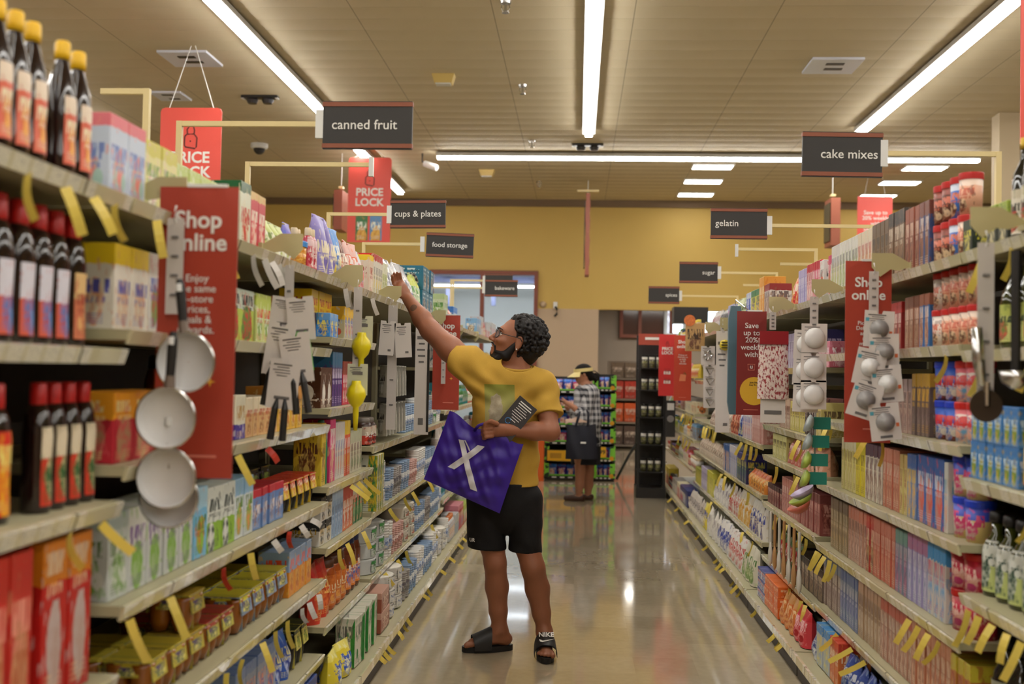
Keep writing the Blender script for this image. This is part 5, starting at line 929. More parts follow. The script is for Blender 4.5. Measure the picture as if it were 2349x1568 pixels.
for k in range(3):
    p = onY(1848-4*k, 1140+16*k, 4.9); o = MB().lathe([(.03, 0), (.05, .02), (.058, .035), (.055, .035), (.03, .006)], 20, axis=Matrix.Rotation(-.5, 3, 'Y')).build('melamine_bowl', mat(('bowl_lilac', 'bowl_lime', 'bowl_coral')[k], ((176, 160, 190), (170, 190, 80), (206, 110, 90))[k], .35), smooth=True, loc=p); tag(o, ('lilac', 'lime green', 'coral')[k]+' small bowl in the nested stack below the strainers', 'bowl', 'nested coloured bowls')
cstrip(1773, 716, 756, 5.7, .034, 'pale strip holding the floral treat bags')
m_flo = mat('floral', (226, 206, 200), .25)
def floral_mat():
    m = bpy.data.materials.new('floral_film'); m.use_nodes = True; nt = m.node_tree; g = G(nt); b = nt.nodes['Principled BSDF']; tc = nt.nodes.new('ShaderNodeTexCoord')
    n = g.noise(tc.outputs['UV'], 15, 3); nt.links.new(g.mix(g.m('MULTIPLY', g.m('SUBTRACT', n, .49), 9.0, True), lin((228, 208, 200)), lin((156, 62, 68))), b.inputs['Base Color']); b.inputs['Roughness'].default_value = .18; return m
p = onY(1773, 915, 5.68); P = Bag('treat_bag', .16, .05, .32, floral_mat()); o = put(P, p, 0, 'clear treat bag with dark red floral print, hanging by the dark banner', None); 
MB().box((0, -.01, .325), (.15, .012, .07)).build('header_card', mat('header_red', (150, 24, 34), .4), o); MB().box((0, .0, -.06), (.13, .003, .13)).build('label_card', m_card, o); MB().box((0, -.003, -.07), (.09, .002, .02)).build('barcode', m_bar, o)
cardgood('bee_timer', 1658, 875, 7.58, .1, .72, 0, 'tall white card with yellow and black bee shape', 'kitchen tool', None, lambda t, w, h: [MB().lathe([(.001, -.04), (.03, -.03), (.04, 0), (.03, .03), (.001, .04)], 18, c=(.01, -.02, h*.36)).build('bee', mat('bee_yellow', (220, 196, 50), .4), t, True)]+[MB().box((.01, -.056, h*.36-.02+.02*k), (.06, .012, .007)).build('stripe', m_dark, t) for k in range(3)]+[MB().box((w*.2, -.0015, -h*.42), (w*.3, .001, .02)).build('barcode', m_bar, t)])
cardgood('cookie_cutter', 1624, 815, 8.5, .11, .15, 0, 'card with steel flower cookie cutter', 'kitchen tool', 'carded cookie cutters', lambda t, w, h: MB().tube([(.03*math.cos(PI*k/12)*(1+.35*math.sin(PI*k/2)), -.015, .03*math.sin(PI*k/12)*(1+.35*math.sin(PI*k/2))) for k in range(25)], .006, 6).build('cutter', m_chrome, t))
for k in range(4): cardgood('cookie_cutter', 1628, 850+24*k, 8.45-.01*k, .1, .09, 0, ('second', 'third', 'fourth', 'lowest')[k]+' card with triangular steel cutter below the flower cutter', 'kitchen tool', 'carded cookie cutters', lambda t, w, h: MB().tube([(-.03, -.012, .02), (.03, -.012, .02), (0, -.012, -.03), (-.03, -.012, .02)], .005, 6).build('cutter', m_chrome, t))
P = Box('craft_sign', .17, .02, .25, pm((190, 150, 96), (196, 156, 100), (70, 50, 36), (200, 160, 110), (120, 80, 60), .95, .6, .18)); p = onY(1594, 805, 9.4); o = put(P, p, 0, 'kraft brown promo card with a pie badge above the shelf', None); o['category'] = 'sign'
MB().lathe([(.05, -.004), (.05, .004)], 20, axis=Matrix.Rotation(PI/2, 3, 'X')).build('pie_badge', mat('pie_orange', (206, 110, 50), .5, var=.5, vscale=60), o, loc=(-.05, -.014, .27))
cstrip(1658, 742, 800, 7.6, .03, 'white strip above the bee card'); cstrip(1684, 742, 830, 6.92, .02, 'thin strip above the slate blue cutting board')
o = MB().prism([(-.03, 0), (.03, 0), (.045, .08), (.045, .62), (.03, .7), (-.03, .7), (-.045, .62), (-.045, .08)], .04).build('cutting_board', mat('slate_teal', (84, 112, 124), .35), loc=onY(1684, 950, 6.9)); MB().tube([(0, 0, .69), (.0, .0, .74), (XR-o.location.x-.022, .0, 1.835-o.location.z)], .004, 6).build('hanging_rod', m_chrome, o); tag(o, 'slate blue cutting board hanging left of the dark red banner', 'kitchen tool')
# wooden spoons on the second right bay
for k in range(7):
    p = Vector((XR-.055, 5.35+.13*k, .42)); o = empty('wooden_spoon', p, 0, f'wooden spoon hanging over the low shelf, {"nearest" if k == 0 else ORD[k]+" nearest"} in row', 'spoon', 'wooden spoons on pegs')
    m_w = mat('spoon_wood' if k % 2 else 'spoon_white', (176, 130, 80) if k % 2 else (206, 200, 190), .5)
    MB().tube([(0, 0, .08), (0, 0, .26)], .008, 8).build('handle', m_w, o); MB().lathe([(.004, -.05), (.03, -.02), (.034, .03), (.02, .07), (.008, .09)], 14, sx=.35).build('spoon_bowl', m_w, o, True)

# ---------------------------------------------------------------- dangling price tags
m_tag = mat('tag_yellow', (236, 210, 96), .35); m_tagw = mat('tag_white', (226, 220, 214), .3); m_tagr = mat('tag_red', (206, 66, 50), .4)
TN = {}
def ptag(x, y, z, dx, dz, m, w=.022):
    """thin bent slip hanging from a rail, broad side along the aisle"""
    mb = MB()
    def Pf(u, v): return (dx*v+.004*math.sin(PI*v), (u-.5)*w*.25+.012*math.sin(PI*v), dz*v)
    L = math.hypot(dx, dz); nx, nz = -dz/L, dx/L
    mb.grid(lambda u, v: (dx*v+nx*(u-.5)*w, -.014*math.sin(PI*v)*.8, dz*v+nz*(u-.5)*w), 2, 5)
    o = link('price_tag', mb.mesh('price_tag', m), None, (x, y, z)); o.rotation_euler = (R.uniform(-.15, .15), 0, R.uniform(-.75, .75)); return o
def tags(side, bay, z, ys, m=None, cn='yellow', L=.098, ang=.3):
    X, s, sd = SIDE[side]; sn = shelf_name(side, bay, z); m = m or m_tag; deck = abs(z-DECK) < .01
    for y in ys:
        k = TN.get((sn, cn), 0); TN[(sn, cn)] = k+1; a = ang+R.uniform(-.2, .2); l = L*R.uniform(.8, 1.15)
        if deck: l *= .7
        o = ptag(X+s*(.1 if deck else .012), y, z-.035, s*l*math.sin(a), -l*math.cos(a), m, .021)
        tag(o, f'{cn} price tag dangling, {"nearest" if k == 0 else ORD[k % 15]+" nearest"}{" past the first fifteen" if k > 14 else ""} on rail, {sn}', 'price tag', 'dangling price tags')
tags('L', 0, 1.83, (1.86, 2.0, 2.12, 2.22)); tags('L', 1, 1.83, (2.45, 2.62, 2.95)); tags('L', 1, 1.83, (3.2, 3.32, 3.4, 3.48, 3.55), m_tagw, 'white')
tags('L', 0, 1.145, (2.06, 2.2), ang=.9); tags('L', 1, 1.22, (3.1, 4.1)); tags('L', 1, 1.22, (3.4,), m_tagr, 'red', .07, .6); tags('L', 1, .905, (2.36, 2.6, 3.25)); tags('L', 1, .905, (3.0, 3.7), m_tagr, 'red', .06); tags('L', 1, .905, (3.5, 3.85, 4.0), m_tagw, 'white', .06, .8)
tags('L', 1, .59, (2.9, 3.05, 3.2, 3.4, 3.55, 3.7)); tags('L', 1, .59, (3.9, 4.0, 4.15), m_tagw, 'white', .06); tags('L', 2, 1.83, (4.5, 4.6, 5.1), m_tagw, 'white'); tags('L', 2, .96, (4.7, 4.85, 5.0), ang=.9); tags('L', 2, .71, (4.5, 4.65, 5.0)); tags('L', 2, .387, (4.7,), m_tagw, 'white', .08, .9)
tags('L', 2, DECK, (5.0, 5.1, 5.2), ang=.8); tags('L', 3, .729, (5.7, 6.2, 6.5, 7.2), ang=.6); tags('L', 3, .40, (5.6, 6.0, 6.3, 7.4), ang=.6); tags('L', 3, DECK, (5.5, 5.7, 5.8, 6.4, 6.6, 7.2, 7.7), ang=.8); tags('L', 4, DECK, (8.3, 8.6, 9.2, 10), ang=.8)
tags('R', 0, 1.84, (2.55, 2.62, 2.9, 3.1)); tags('R', 0, 1.54, (2.6, 2.75, 3.1), ang=.5); tags('R', 1, 1.56, (3.4, 3.9), ang=.5); tags('R', 0, 1.157, (2.6, 2.7, 2.78)); tags('R', 0, .81, (2.55, 2.65, 2.75, 2.83, 2.92, 3.02, 3.12, 3.2), L=.1); tags('R', 1, .655, (3.45, 3.55, 3.65, 3.75, 4.8, 4.9, 5.0, 5.1, 5.15), L=.09, ang=.5)
tags('R', 1, .36, (4.3, 4.5, 4.75), ang=.9); tags('R', 1, 1.25, (4.1, 4.3, 4.9, 5.0)); tags('R', 2, 1.155, (5.5, 5.6), ang=.4); tags('R', 2, 1.5, (5.4, 5.5, 5.6), ang=.3); tags('R', 2, .965, (5.6, 5.7, 6.2)); tags('R', 2, .675, (5.4, 5.5, 5.55, 5.6, 5.9, 6.2), L=.08); tags('R', 2, .345, (5.4, 5.5, 5.8)); tags('R', 2, DECK, (5.5, 5.6, 5.7, 6.3), ang=.8)
tags('R', 3, 1.84, (6.9, 7.0, 7.1, 7.2, 7.3, 7.4), L=.1, ang=.5); tags('R', 3, 1.02, (6.9, 7.1, 7.3, 7.5, 8.9, 9.1, 9.3, 9.5, 9.7)); tags('R', 3, .705, (7.2, 7.8, 8.3, 8.5)); tags('R', 3, .41, (7, 7.4, 9.1)); tags('R', 3, DECK, (6.9, 7.0, 7.2, 7.6, 7.8, 8.0, 8.6, 9.2, 10), ang=.8); tags('R', 4, 1.06, (10.8, 11, 11.2, 11.4, 11.6)); tags('R', 4, .8, (10.9, 11.2, 11.6, 12)); tags('R', 4, DECK, (11, 11.8), ang=.8)

# ---------------------------------------------------------------- candy display, wire rack, far stock
def tray_stand(x0, x1, y, d, nt, label, price, tops, htot=1.38):
    t = empty('tray_display', ((x0+x1)/2, y, 0), 0, label, 'display', 'green candy displays'); w = x1-x0
    mg = mat('tray_green', (110, 190, 50), .4); mk = mat('tray_black', (36, 34, 36), .5)
    hh = htot/nt
    def leaf():
        m = bpy.data.materials.new('tray_side_print'); m.use_nodes = True; nt_ = m.node_tree; g = G(nt_); tc = nt_.nodes.new('ShaderNodeTexCoord')
        n = g.noise(tc.outputs['Object'], 16, 2); nt_.links.new(g.mix(g.m('GREATER_THAN', n, .44), lin((26, 60, 26)), lin((130, 206, 60))), nt_.nodes['Principled BSDF'].inputs['Base Color']); return m
    ml = _M.setdefault('leafy', leaf())
    for k in range(nt):
        z = hh*k+.02; mb = MB()
        mb.box((0, d*.5, z+.012), (w, d, .024)); mb.box((0, d-.01, z+hh*.5), (w, .02, hh*.98))
        tr = mb.build('tray', mk, t)
        MB().box((0, .0, z+hh*.09), (w, .014, hh*.16)).build('front_lip', mk, tr); MB().box((0, -.004, z+hh*.22), (w, .018, hh*.09)).build('green_lip', mg, tr)
        for s in (-1, 1): MB().box((s*(w/2-.035), -.012, z+hh*.5), (.07, .02, hh*.8)).build('side_post', ml, tr); MB().box((s*(w/2-.01), d*.5, z+hh*.5), (.015, d, hh*.9)).build('side_panel', mg, tr)
        for s in (-.6, -.2, .2, .6): MB().box((s*w*.45, -.009, z+hh*.09), (w*.1, .004, hh*.07)).build('white_print', m_wt, tr)
        MB().lathe([(.03, -.004), (.03, .004)], 16, axis=Matrix.Rotation(PI/2, 3, 'X')).build('round_badge', mat('badge_amber', (226, 160, 30), .4), tr, loc=(w/2-.05, -.03, z+hh*.22))
        if k < nt and not (price and k == 1):
            n = 4 if k < nt-1 else tops
            for i in range(n):
                cc = ((60, 110, 200), (90, 50, 140), (50, 90, 190), (190, 60, 110))[(i+k) % 4]
                P = Bag('candy_bag', w*.205, .1, hh*.7, pm(cc, (70, 130, 220), (240, 200, 190), (220, 110, 90), (236, 220, 200), .8, rough=.2))
                put(P, ((x0+x1)/2+(i-(n-1)/2)*w*.21, y+.09+.02*(i % 2), z+.03), R.uniform(-.2, .2), f'{("blue","purple","royal blue","pink")[(i+k)%4]} candy bag, {ORD[i]} from the aisle side on {ORD[k]} tray up, {"wide" if price else "narrow"} {"display"}', 'candy bags on the green displays')
    if price:
        b = MB().box((0, -.04, hh*1.45), (w*.86, .012, hh*.62)).build('price_sign', mat('price_yellow', (236, 180, 30), .45), t)
        MB().box((0, -.034, hh*1.45), (w*.9, .008, hh*.7)).build('frame', m_dark, b)
        lettering(b, '10', hh*.55, w*.18, -.048, hh*1.45, m_dark, .02); lettering(b, '99', hh*.28, w*.36, -.048, hh*1.55, m_dark, .015); MB().box((-w*.24, -.048, hh*1.45), (w*.25, .002, hh*.3)).build('small_print', mat('small_print', (190, 140, 30), .5), b)
    return t
y = 14.3; xa = onY(1249, 1000, y).x; xb = onY(1352, 1000, y).x; xc = onY(1358, 1000, y).x; xd = onY(1412, 1000, y).x
tray_stand(xa, xb, y, .5, 6, 'green and black tray display with big yellow price sign, behind woman', True, 3)
tray_stand(xc, xd, y, .5, 6, 'narrow green tray display stacked with blue candy bags', False, 2, 1.42)
MB2 = MB().box((0, 0, .07), (.14, .01, .14)).build('price_card', mat('price_yellow', (236, 180, 30), .45), None, loc=(onY(1378, 1030, y).x, y-.05, onY(1378, 1048, y).z)); tag(MB2, 'small yellow price card reading 99 on the narrow display', 'price card'); lettering(MB2, '99', .08, .02, -.007, .07, m_dark, .02)
# orange post behind the man
o = MB().box((0, 0, .42), (.08, .3, .84)).build('orange_stand', mat('stand_orange', (226, 100, 30), .5), loc=(onY(1241, 1060, 14.2).x, 14.25, 0)); tag(o, 'narrow orange display stand behind the man\'s elbow', 'display')
# black wire rack of bottles
rx0, rx1, ry = .725, 1.03, 12.5; t = empty('wire_rack', ((rx0+rx1)/2, ry, 0), 0, 'tall black wire rack at the far end of the shelves', 'rack'); w = rx1-rx0
for sx in (-1, 1):
    for sy in (0, .4): MB().box((sx*w/2, sy, .96), (.03, .03, 1.92)).build('post', m_dark, t)
MB().box((0, .41, .96), (w, .02, 1.9)).build('back_panel', m_dark, t); MB().box((0, .2, .06), (w+.04, .44, .12)).build('base', m_dark, t)
MB().box((0, -.02, 1.86), (w+.03, .02, .13)).build('header_sign', mat('header_orange', (170, 70, 50), .5), t); MB().box((0, -.032, 1.87), (w*.6, .004, .03)).build('header_print', m_wt, t)
for k, z in enumerate((.3, .62, .94, 1.26, 1.52)):
    sh = MB().box((0, .2, z), (w, .4, .012)).build('wire_shelf', m_dark, t)
    for q in (.05, .1): MB().box((0, -.005, z+q), (w, .008, .008)).build('guard_wire', m_dark, sh)
    P = Tub('spice_bottle', .034, .15, pm((210, 204, 170) if k > 2 else (120, 124, 60), (226, 220, 206), (90, 90, 60), (150, 150, 80), (206, 200, 160), .6), m_bc, cat='bottle')
    for i in range(3): put(P, ((rx0+rx1)/2+(i-1)*.085, ry+.09, z+.007), 0, f'{"pale" if k>2 else "olive"} spice bottle, {("left","middle","right")[i]} of three, {ORD[k]} shelf up in the black wire rack', 'bottles in the wire rack')
o = MB().box((0, 0, 0), (.11, .012, .42)).build('black_info_sign', m_sb, loc=onY(1538, 960, 12.3)); tag(o, 'black information sign with a grey ladle picture beside the wire rack', 'sign'); MB().lathe([(.04, -.004), (.04, .004)], 18, axis=Matrix.Rotation(PI/2, 3, 'X')).build('picture', m_knob, o, loc=(0, -.008, 0)); MB().box((0, -.008, .14), (.08, .002, .08)).build('white_print', m_wt, o)
p = onY(1548, 755, 12.9); o = MB().box((0, 0, .1), (.42, .3, .2)).build('black_carton', m_dark, loc=(p.x+.22, 13.3, 2.092)); tag(o, 'black carton on top of the last shelf beside wire rack', 'box')
# stock behind, beyond the opening
yb = 20.6; xo = onY(1447, 900, yb).x
t = empty('stock_shelf', (xo, yb, 0), 0, 'shelf unit of red and orange bags beyond the wire rack', 'shelving')
for s in (-1, 1): MB().box((s*.42, .2, .85), (.04, .4, 1.7)).build('upright', m_grey, t)
MB().box((0, .4, .85), (.84, .03, 1.7)).build('back_panel', m_grey, t)
for z in (.06, .5, .95, 1.35): MB().box((0, .2, z), (.84, .4, .03)).build('shelf', m_grey, t)
for k, (z, c, h) in enumerate(((.08, (90, 70, 60), .36), (.52, (214, 90, 36), .36), (.97, (196, 56, 36), .34), (1.37, (120, 100, 80), .3))):
    P = Box('stock_bag', .24, .2, h, pm(c, tuple(min(255, int(x*1.1)) for x in c), (226, 206, 190), tuple(int(x*.8) for x in c), c, .7), cat='bag')
    for i in range(3): put(P, (xo+(i-1)*.26, yb+.15, z), 0, f'{("grey brown","orange","red","tan")[k]} bag, {("left","middle","right")[i]} on {ORD[k]} level of the far stock shelf', 'bags on the far stock shelf')
o = MB().tube([(-.16, 0, -float(onY(1442, 1045, 14.4).z)+.02), (0, 0, 0), (.3, 0, .5)], .02, 6).build('cart_handle', m_dark, None, loc=onY(1442, 1045, 14.4)); tag(o, 'dark slanted cart handle beside the narrow green display', 'handle')

# ---------------------------------------------------------------- figures: distance fields, then surface nets
class Field:
    def __init__(s, lo, hi, h):
        s.lo = np.array(lo, float); s.h = h; s.n = (np.ceil((np.array(hi)-s.lo)/h)).astype(int)+1
        s.D = np.full(s.n, .3, np.float32)
    def _sl(s, lo, hi, m):
        a = np.maximum(0, np.floor((np.array(lo)-m-s.lo)/s.h).astype(int)); b = np.minimum(s.n, np.ceil((np.array(hi)+m-s.lo)/s.h).astype(int)+1)
        if np.any(b <= a): return None
        ax = [(s.lo[i]+s.h*np.arange(a[i], b[i])).astype(np.float32) for i in range(3)]
        return tuple(slice(a[i], b[i]) for i in range(3)), np.meshgrid(*ax, indexing='ij')
    def comb(s, sl, d, k, op='u'):
        o = s.D[sl]
        if op == 'u':
            h = np.clip(.5+.5*(o-d)/k, 0, 1); s.D[sl] = o+(d-o)*h-k*h*(1-h)
        elif op == 's':
            d = -d; h = np.clip(.5-.5*(o-d)/k, 0, 1); s.D[sl] = o+(d-o)*h+k*h*(1-h)
        else: s.D[sl] = np.maximum(o, d)
    def cone(s, a, b, ra, rb, k=.02, op='u', fl=None):
        """fl: (axis vector, factor): squash along axis"""
        a = np.array(a, float); b = np.array(b, float); m = max(ra, rb)*1.6+k*1.5+.01
        q = s._sl(np.minimum(a, b), np.maximum(a, b), m)
        if q is None: return
        sl, (X, Y, Z) = q; ba = b-a; L = ba.dot(ba)+1e-12
        px, py, pz = X-a[0], Y-a[1], Z-a[2]
        t = np.clip((px*ba[0]+py*ba[1]+pz*ba[2])/L, 0, 1)
        dx, dy, dz = px-ba[0]*t, py-ba[1]*t, pz-ba[2]*t
        if fl is not None:
            n, f = np.array(fl[0]), fl[1]; w = (dx*n[0]+dy*n[1]+dz*n[2])*(1/f-1); dx, dy, dz = dx+w*n[0], dy+w*n[1], dz+w*n[2]
        s.comb(sl, (np.sqrt(dx*dx+dy*dy+dz*dz)-(ra+(rb-ra)*t)).astype(np.float32), k, op)
    def chain(s, pts, rs, k=.015, op='u', fl=None):
        for (a, b, ra, rb) in zip(pts, pts[1:], rs, rs[1:]): s.cone(a, b, ra, rb, k, op, fl)
    def ell(s, c, r, M=None, k=.02, op='u'):
        c = np.array(c, float); r = np.array(r, float); m = max(r)
        q = s._sl(c-m, c+m, k*1.5+.01)
        if q is None: return
        sl, (X, Y, Z) = q; X, Y, Z = X-c[0], Y-c[1], Z-c[2]
        if M is not None:
            M = np.array(M); X, Y, Z = [M[i, 0]*X+M[i, 1]*Y+M[i, 2]*Z for i in range(3)]     # rows = local axes
        k0 = np.sqrt((X/r[0])**2+(Y/r[1])**2+(Z/r[2])**2); k1 = np.sqrt((X/r[0]**2)**2+(Y/r[1]**2)**2+(Z/r[2]**2)**2)+1e-9
        s.comb(sl, (k0*(k0-1)/k1).astype(np.float32), k, op)
    def cut(s, p, n, lo=None, hi=None):
        """remove what lies on the side n points to, within a box"""
        n = np.array(n, float); n /= np.linalg.norm(n)
        q = s._sl(s.lo if lo is None else lo, s.lo+s.h*s.n if hi is None else hi, 0)
        sl, (X, Y, Z) = q; s.comb(sl, ((X-p[0])*n[0]+(Y-p[1])*n[1]+(Z-p[2])*n[2]).astype(np.float32), 0, 'i')
    def ripple(s, f):
        ax = [(s.lo[i]+s.h*np.arange(s.n[i])).astype(np.float32) for i in range(3)]; X, Y, Z = np.meshgrid(*ax, indexing='ij', sparse=True); s.D += f(X, Y, Z).astype(np.float32)
    def mesh(s, name, m):
        D = s.D; S = D < 0; n = D.shape
        c = np.zeros((n[0]-1, n[1]-1, n[2]-1), np.int8)
        for i in (0, 1):
            for j in (0, 1):
                for k in (0, 1): c += S[i:n[0]-1+i, j:n[1]-1+j, k:n[2]-1+k]
        I = np.argwhere((c > 0) & (c < 8)); idx = np.full(c.shape, -1, np.int32); idx[I[:, 0], I[:, 1], I[:, 2]] = np.arange(len(I))
        pos = np.zeros((len(I), 3)); cnt = np.zeros(len(I)); cs = [(i, j, k) for i in (0, 1) for j in (0, 1) for k in (0, 1)]
        for a in cs:
            for ax in range(3):
                if a[ax]: continue
                b = list(a); b[ax] = 1; b = tuple(b)
                da = D[I[:, 0]+a[0], I[:, 1]+a[1], I[:, 2]+a[2]]; db = D[I[:, 0]+b[0], I[:, 1]+b[1], I[:, 2]+b[2]]
                x = (da < 0) != (db < 0); t = np.where(x, da/(da-db+1e-20), 0); p = np.array(a)[None, :]+t[:, None]*(np.array(b)-np.array(a))[None, :]
                pos[x] += p[x]; cnt[x] += 1
        V = s.lo+(I+pos/cnt[:, None])*s.h; faces = []
        for ax in range(3):
            sa = [slice(None)]*3; sb = [slice(None)]*3; sa[ax] = slice(0, -1); sb[ax] = slice(1, None)
            E = S[tuple(sa)] != S[tuple(sb)]; u, v = [(1, 2), (2, 0), (0, 1)][ax]
            P = np.argwhere(E); P = P[(P[:, u] > 0) & (P[:, v] > 0) & (P[:, u] < n[u]-1) & (P[:, v] < n[v]-1)]
            def at(du, dv): Q = P.copy(); Q[:, u] -= du; Q[:, v] -= dv; return idx[Q[:, 0], Q[:, 1], Q[:, 2]]
            q = np.stack([at(1, 1), at(0, 1), at(0, 0), at(1, 0)], 1); ins = S[tuple(P.T)]
            q[~ins] = q[~ins][:, ::-1]; faces.append(q)
        Fc = np.concatenate(faces)
        me = bpy.data.meshes.new(name); me.vertices.add(len(V)); me.vertices.foreach_set('co', V.astype(np.float32).ravel())
        me.loops.add(len(Fc)*4); me.loops.foreach_set('vertex_index', Fc.astype(np.int32).ravel()); me.polygons.add(len(Fc))
        me.polygons.foreach_set('loop_start', np.arange(0, len(Fc)*4, 4, dtype=np.int32)); me.polygons.foreach_set('loop_total', np.full(len(Fc), 4, np.int32))
        me.polygons.foreach_set('use_smooth', [True]*len(Fc)); me.update(calc_edges=True); me.validate(); me.materials.append(m); return me
def npv(v): return np.array(tuple(v), float)

# ---------------------------------------------------------------- the man
MY = 5.5; BASE = Vector((-.33, MY, 0))
def P(px, py, dy=0.0): return npv(onY(px, py, MY+dy)-BASE)
man = empty('person', BASE, 0, 'man in yellow T-shirt reaching up to the top shelf', 'person')
m_skin = mat('skin_man', (150, 94, 66), .5, var=.08, vscale=14, bump=.05, bscale=240); m_hair = mat('hair_black', (22, 18, 17), .55, spec=.3)
# head frame
HC = P(1182, 783, .0); fw = np.array([-.93, -.22, .29]); fw /= np.linalg.norm(fw); upv = np.array([.24, -.02, .97]); lf = np.cross(upv, fw); lf /= np.linalg.norm(lf); upv = np.cross(fw, lf)
HM = np.array([fw, lf, upv]); HS = 1.07
def Hd(f, l, u): return HC+HS*(fw*f+lf*l+upv*u)
# shoulder, arm, leg joints
shR = P(1080, 838, -.0); elR = P(987, 757, .08); wrR = P(938, 688, .16); shL = P(1247, 893, -.0); elL = P(1263, 990, -.09); wrL = P(1168, 986, -.19)
bod = Field((-.72, -.42, -.02), (.30, .36, 2.02), .0052)
# trunk (mostly under the clothes)
bod.cone(P(1160, 905), P(1158, 1075), .135, .13, .04, fl=((0, 1, 0), .62)); bod.cone(shR, shL, .06, .055, .05)
bod.cone(P(1190, 868, .01), Hd(-.035, 0, -.05), .062, .058, .03)
# raised arm
bod.chain([shR, (shR+elR)/2+np.array([0, 0, -.008]), elR], [.068, .064, .053], .03); bod.chain([elR, elR*.62+wrR*.38, wrR], [.053, .05, .031], .02)
# supporting arm
bod.chain([shL, (shL+elL)/2, elL], [.058, .052, .047], .03); bod.chain([elL, elL*.62+wrL*.38, wrL], [.047, .046, .031], .02)
# right hand, fingers reaching
hR = P(921, 660, .17); bod.cone(wrR, hR, .03, .034, .015, fl=((.35, -.85, .3), .62))
d = (hR-wrR); d /= np.linalg.norm(d); sd = np.cross(d, np.array([.35, -.85, .3])); sd /= np.linalg.norm(sd)
nrm = np.cross(sd, d)
for k, (o, L, cu) in enumerate(((-.024, .056, .6), (-.008, .064, .55), (.009, .06, .6), (.024, .05, .65))):
    b0 = hR+sd*o+d*.018; b1 = b0+d*L*.45+nrm*(-.006); b2 = b1+d*L*.33+nrm*(-L*cu*.5)*-1; b3 = b2+d*L*.2+nrm*(L*cu*.7)
    bod.chain([b0, b1, b2, b3], [.0095, .009, .0085, .0075], .004)
tb = wrR*.5+hR*.5+sd*-.03; bod.chain([tb, tb+sd*-.022+d*.025, tb+sd*-.026+d*.052+nrm*.01], [.012, .0105, .0085], .008)
# left hand closed on the bag edge
hL = P(1138, 986, -.225); bod.cone(wrL, hL, .032, .036, .015, fl=((0, 1, .2), .7))
for k in range(4):
    zz = .028-.019*k; L = (.9, 1.0, .96, .82)[k]
    q0 = hL+np.array([-.018, -.022, zz]); q1 = q0+np.array([-.036*L, -.014, -.004]); q2 = q1+np.array([-.012, .022, -.008]); q3 = q2+np.array([.022*L, .014, -.002])
    bod.chain([q0, q1, q2, q3], [.0115, .0105, .0095, .008], .005)
tb = hL+np.array([.006, -.03, .034]); bod.chain([tb, tb+np.array([-.03, -.016, .012]), tb+np.array([-.058, -.012, .0])], [.0125, .011, .009], .008)
# legs
hipR = P(1118, 1140); hipL = P(1200, 1140)
knR = P(1136, 1290, -.01); anR = P(1146, 1444, .02); knL = P(1223, 1302, -.03); anL = P(1249, 1450, -.02)
bod.chain([hipR, P(1128, 1240), knR], [.07, .066, .057], .03); bod.chain([knR, P(1140, 1345, .02), P(1143, 1400, .02), anR], [.056, .059, .046, .037], .02)
bod.chain([hipL, P(1206, 1240), knL], [.066, .066, .06], .03); bod.chain([knL, P(1233, 1350, .01), P(1242, 1405), anL], [.059, .062, .046, .036], .02)
fz = .03
def foot(an, dirx, diry, L=.245):
    dv = np.array([dirx, diry, 0]); dv /= np.linalg.norm(dv); sv = np.array([-dv[1], dv[0], 0]); a = np.array([an[0], an[1], 0])
    bod.cone(an, a+np.array([0, 0, fz+.03])-dv*.03, .038, .034, .02); bod.cone(a-dv*.03+np.array([0, 0, fz+.03]), a+dv*(L*.55)+np.array([0, 0, fz+.018]), .034, .03, .02, fl=((0, 0, 1), .72)); bod.cone(an, a+dv*(L*.36)+np.array([0, 0, fz+.026]), .033, .026, .03)
    for k, (o, l, r) in enumerate(((.03, .25, .014), (.008, .245, .0105), (-.010, .235, .010), (-.026, .22, .0095), (-.04, .2, .009))):
        b = a+dv*(L*.56)+sv*o*.85+np.array([0, 0, fz+.014]); bod.cone(b, a+dv*(l*.72)+sv*o+np.array([0, 0, fz+.010]), r*1.1, r, .003)
    return a, dv, sv
fR = foot(anR, -.96, -.28); fL = foot(anL, .10, -1)
if fR: pass
# head
bod.ell(Hd(-.015, 0, .03), np.array([.100, .078, .094])*HS, HM, .02); bod.ell(Hd(.045, 0, -.035), np.array([.056, .058, .075])*HS, HM, .03)
bod.cone(Hd(.02, 0, -.085), Hd(.075, 0, -.088), .044*HS, .024*HS, .03)                     # jaw and chin
bod.cone(Hd(.078, .03, .03), Hd(.078, -.03, .03), .02, .02, .02)                          # brow
for s in (-1, 1): bod.ell(Hd(.088, s*.032, .012), np.array([.012, .016, .013])*HS, HM, .01, 's'); bod.ell(Hd(.075, s*.045, -.018), np.array([.025, .022, .02])*HS, HM, .02)
bod.cone(Hd(.096, 0, .016), Hd(.118, 0, -.020), .0085, .0135, .012); bod.ell(Hd(.108, .013, -.026), np.array([.012, .008, .008]), HM, .006); bod.ell(Hd(.108, -.013, -.026), np.array([.012, .008, .008]), HM, .006)
bod.ell(Hd(.096, 0, -.05), np.array([.013, .024, .007]), HM, .006); bod.ell(Hd(.094, 0, -.062), np.array([.013, .021, .007]), HM, .006); bod.ell(Hd(.107, 0, -.056), np.array([.012, .022, .0018]), HM, .004, 's')
for s in (-1, 1):
    bod.ell(Hd(-.008, s*.079, .0), np.array([.019, .008, .033])*HS, HM, .006); bod.ell(Hd(-.002, s*.090, .004), np.array([.010, .006, .018])*HS, HM, .004, 's'); bod.ell(Hd(-.004, s*.08, -.03), np.array([.009, .007, .010])*HS, HM, .006)
skin_me = bod.mesh('body', m_skin)
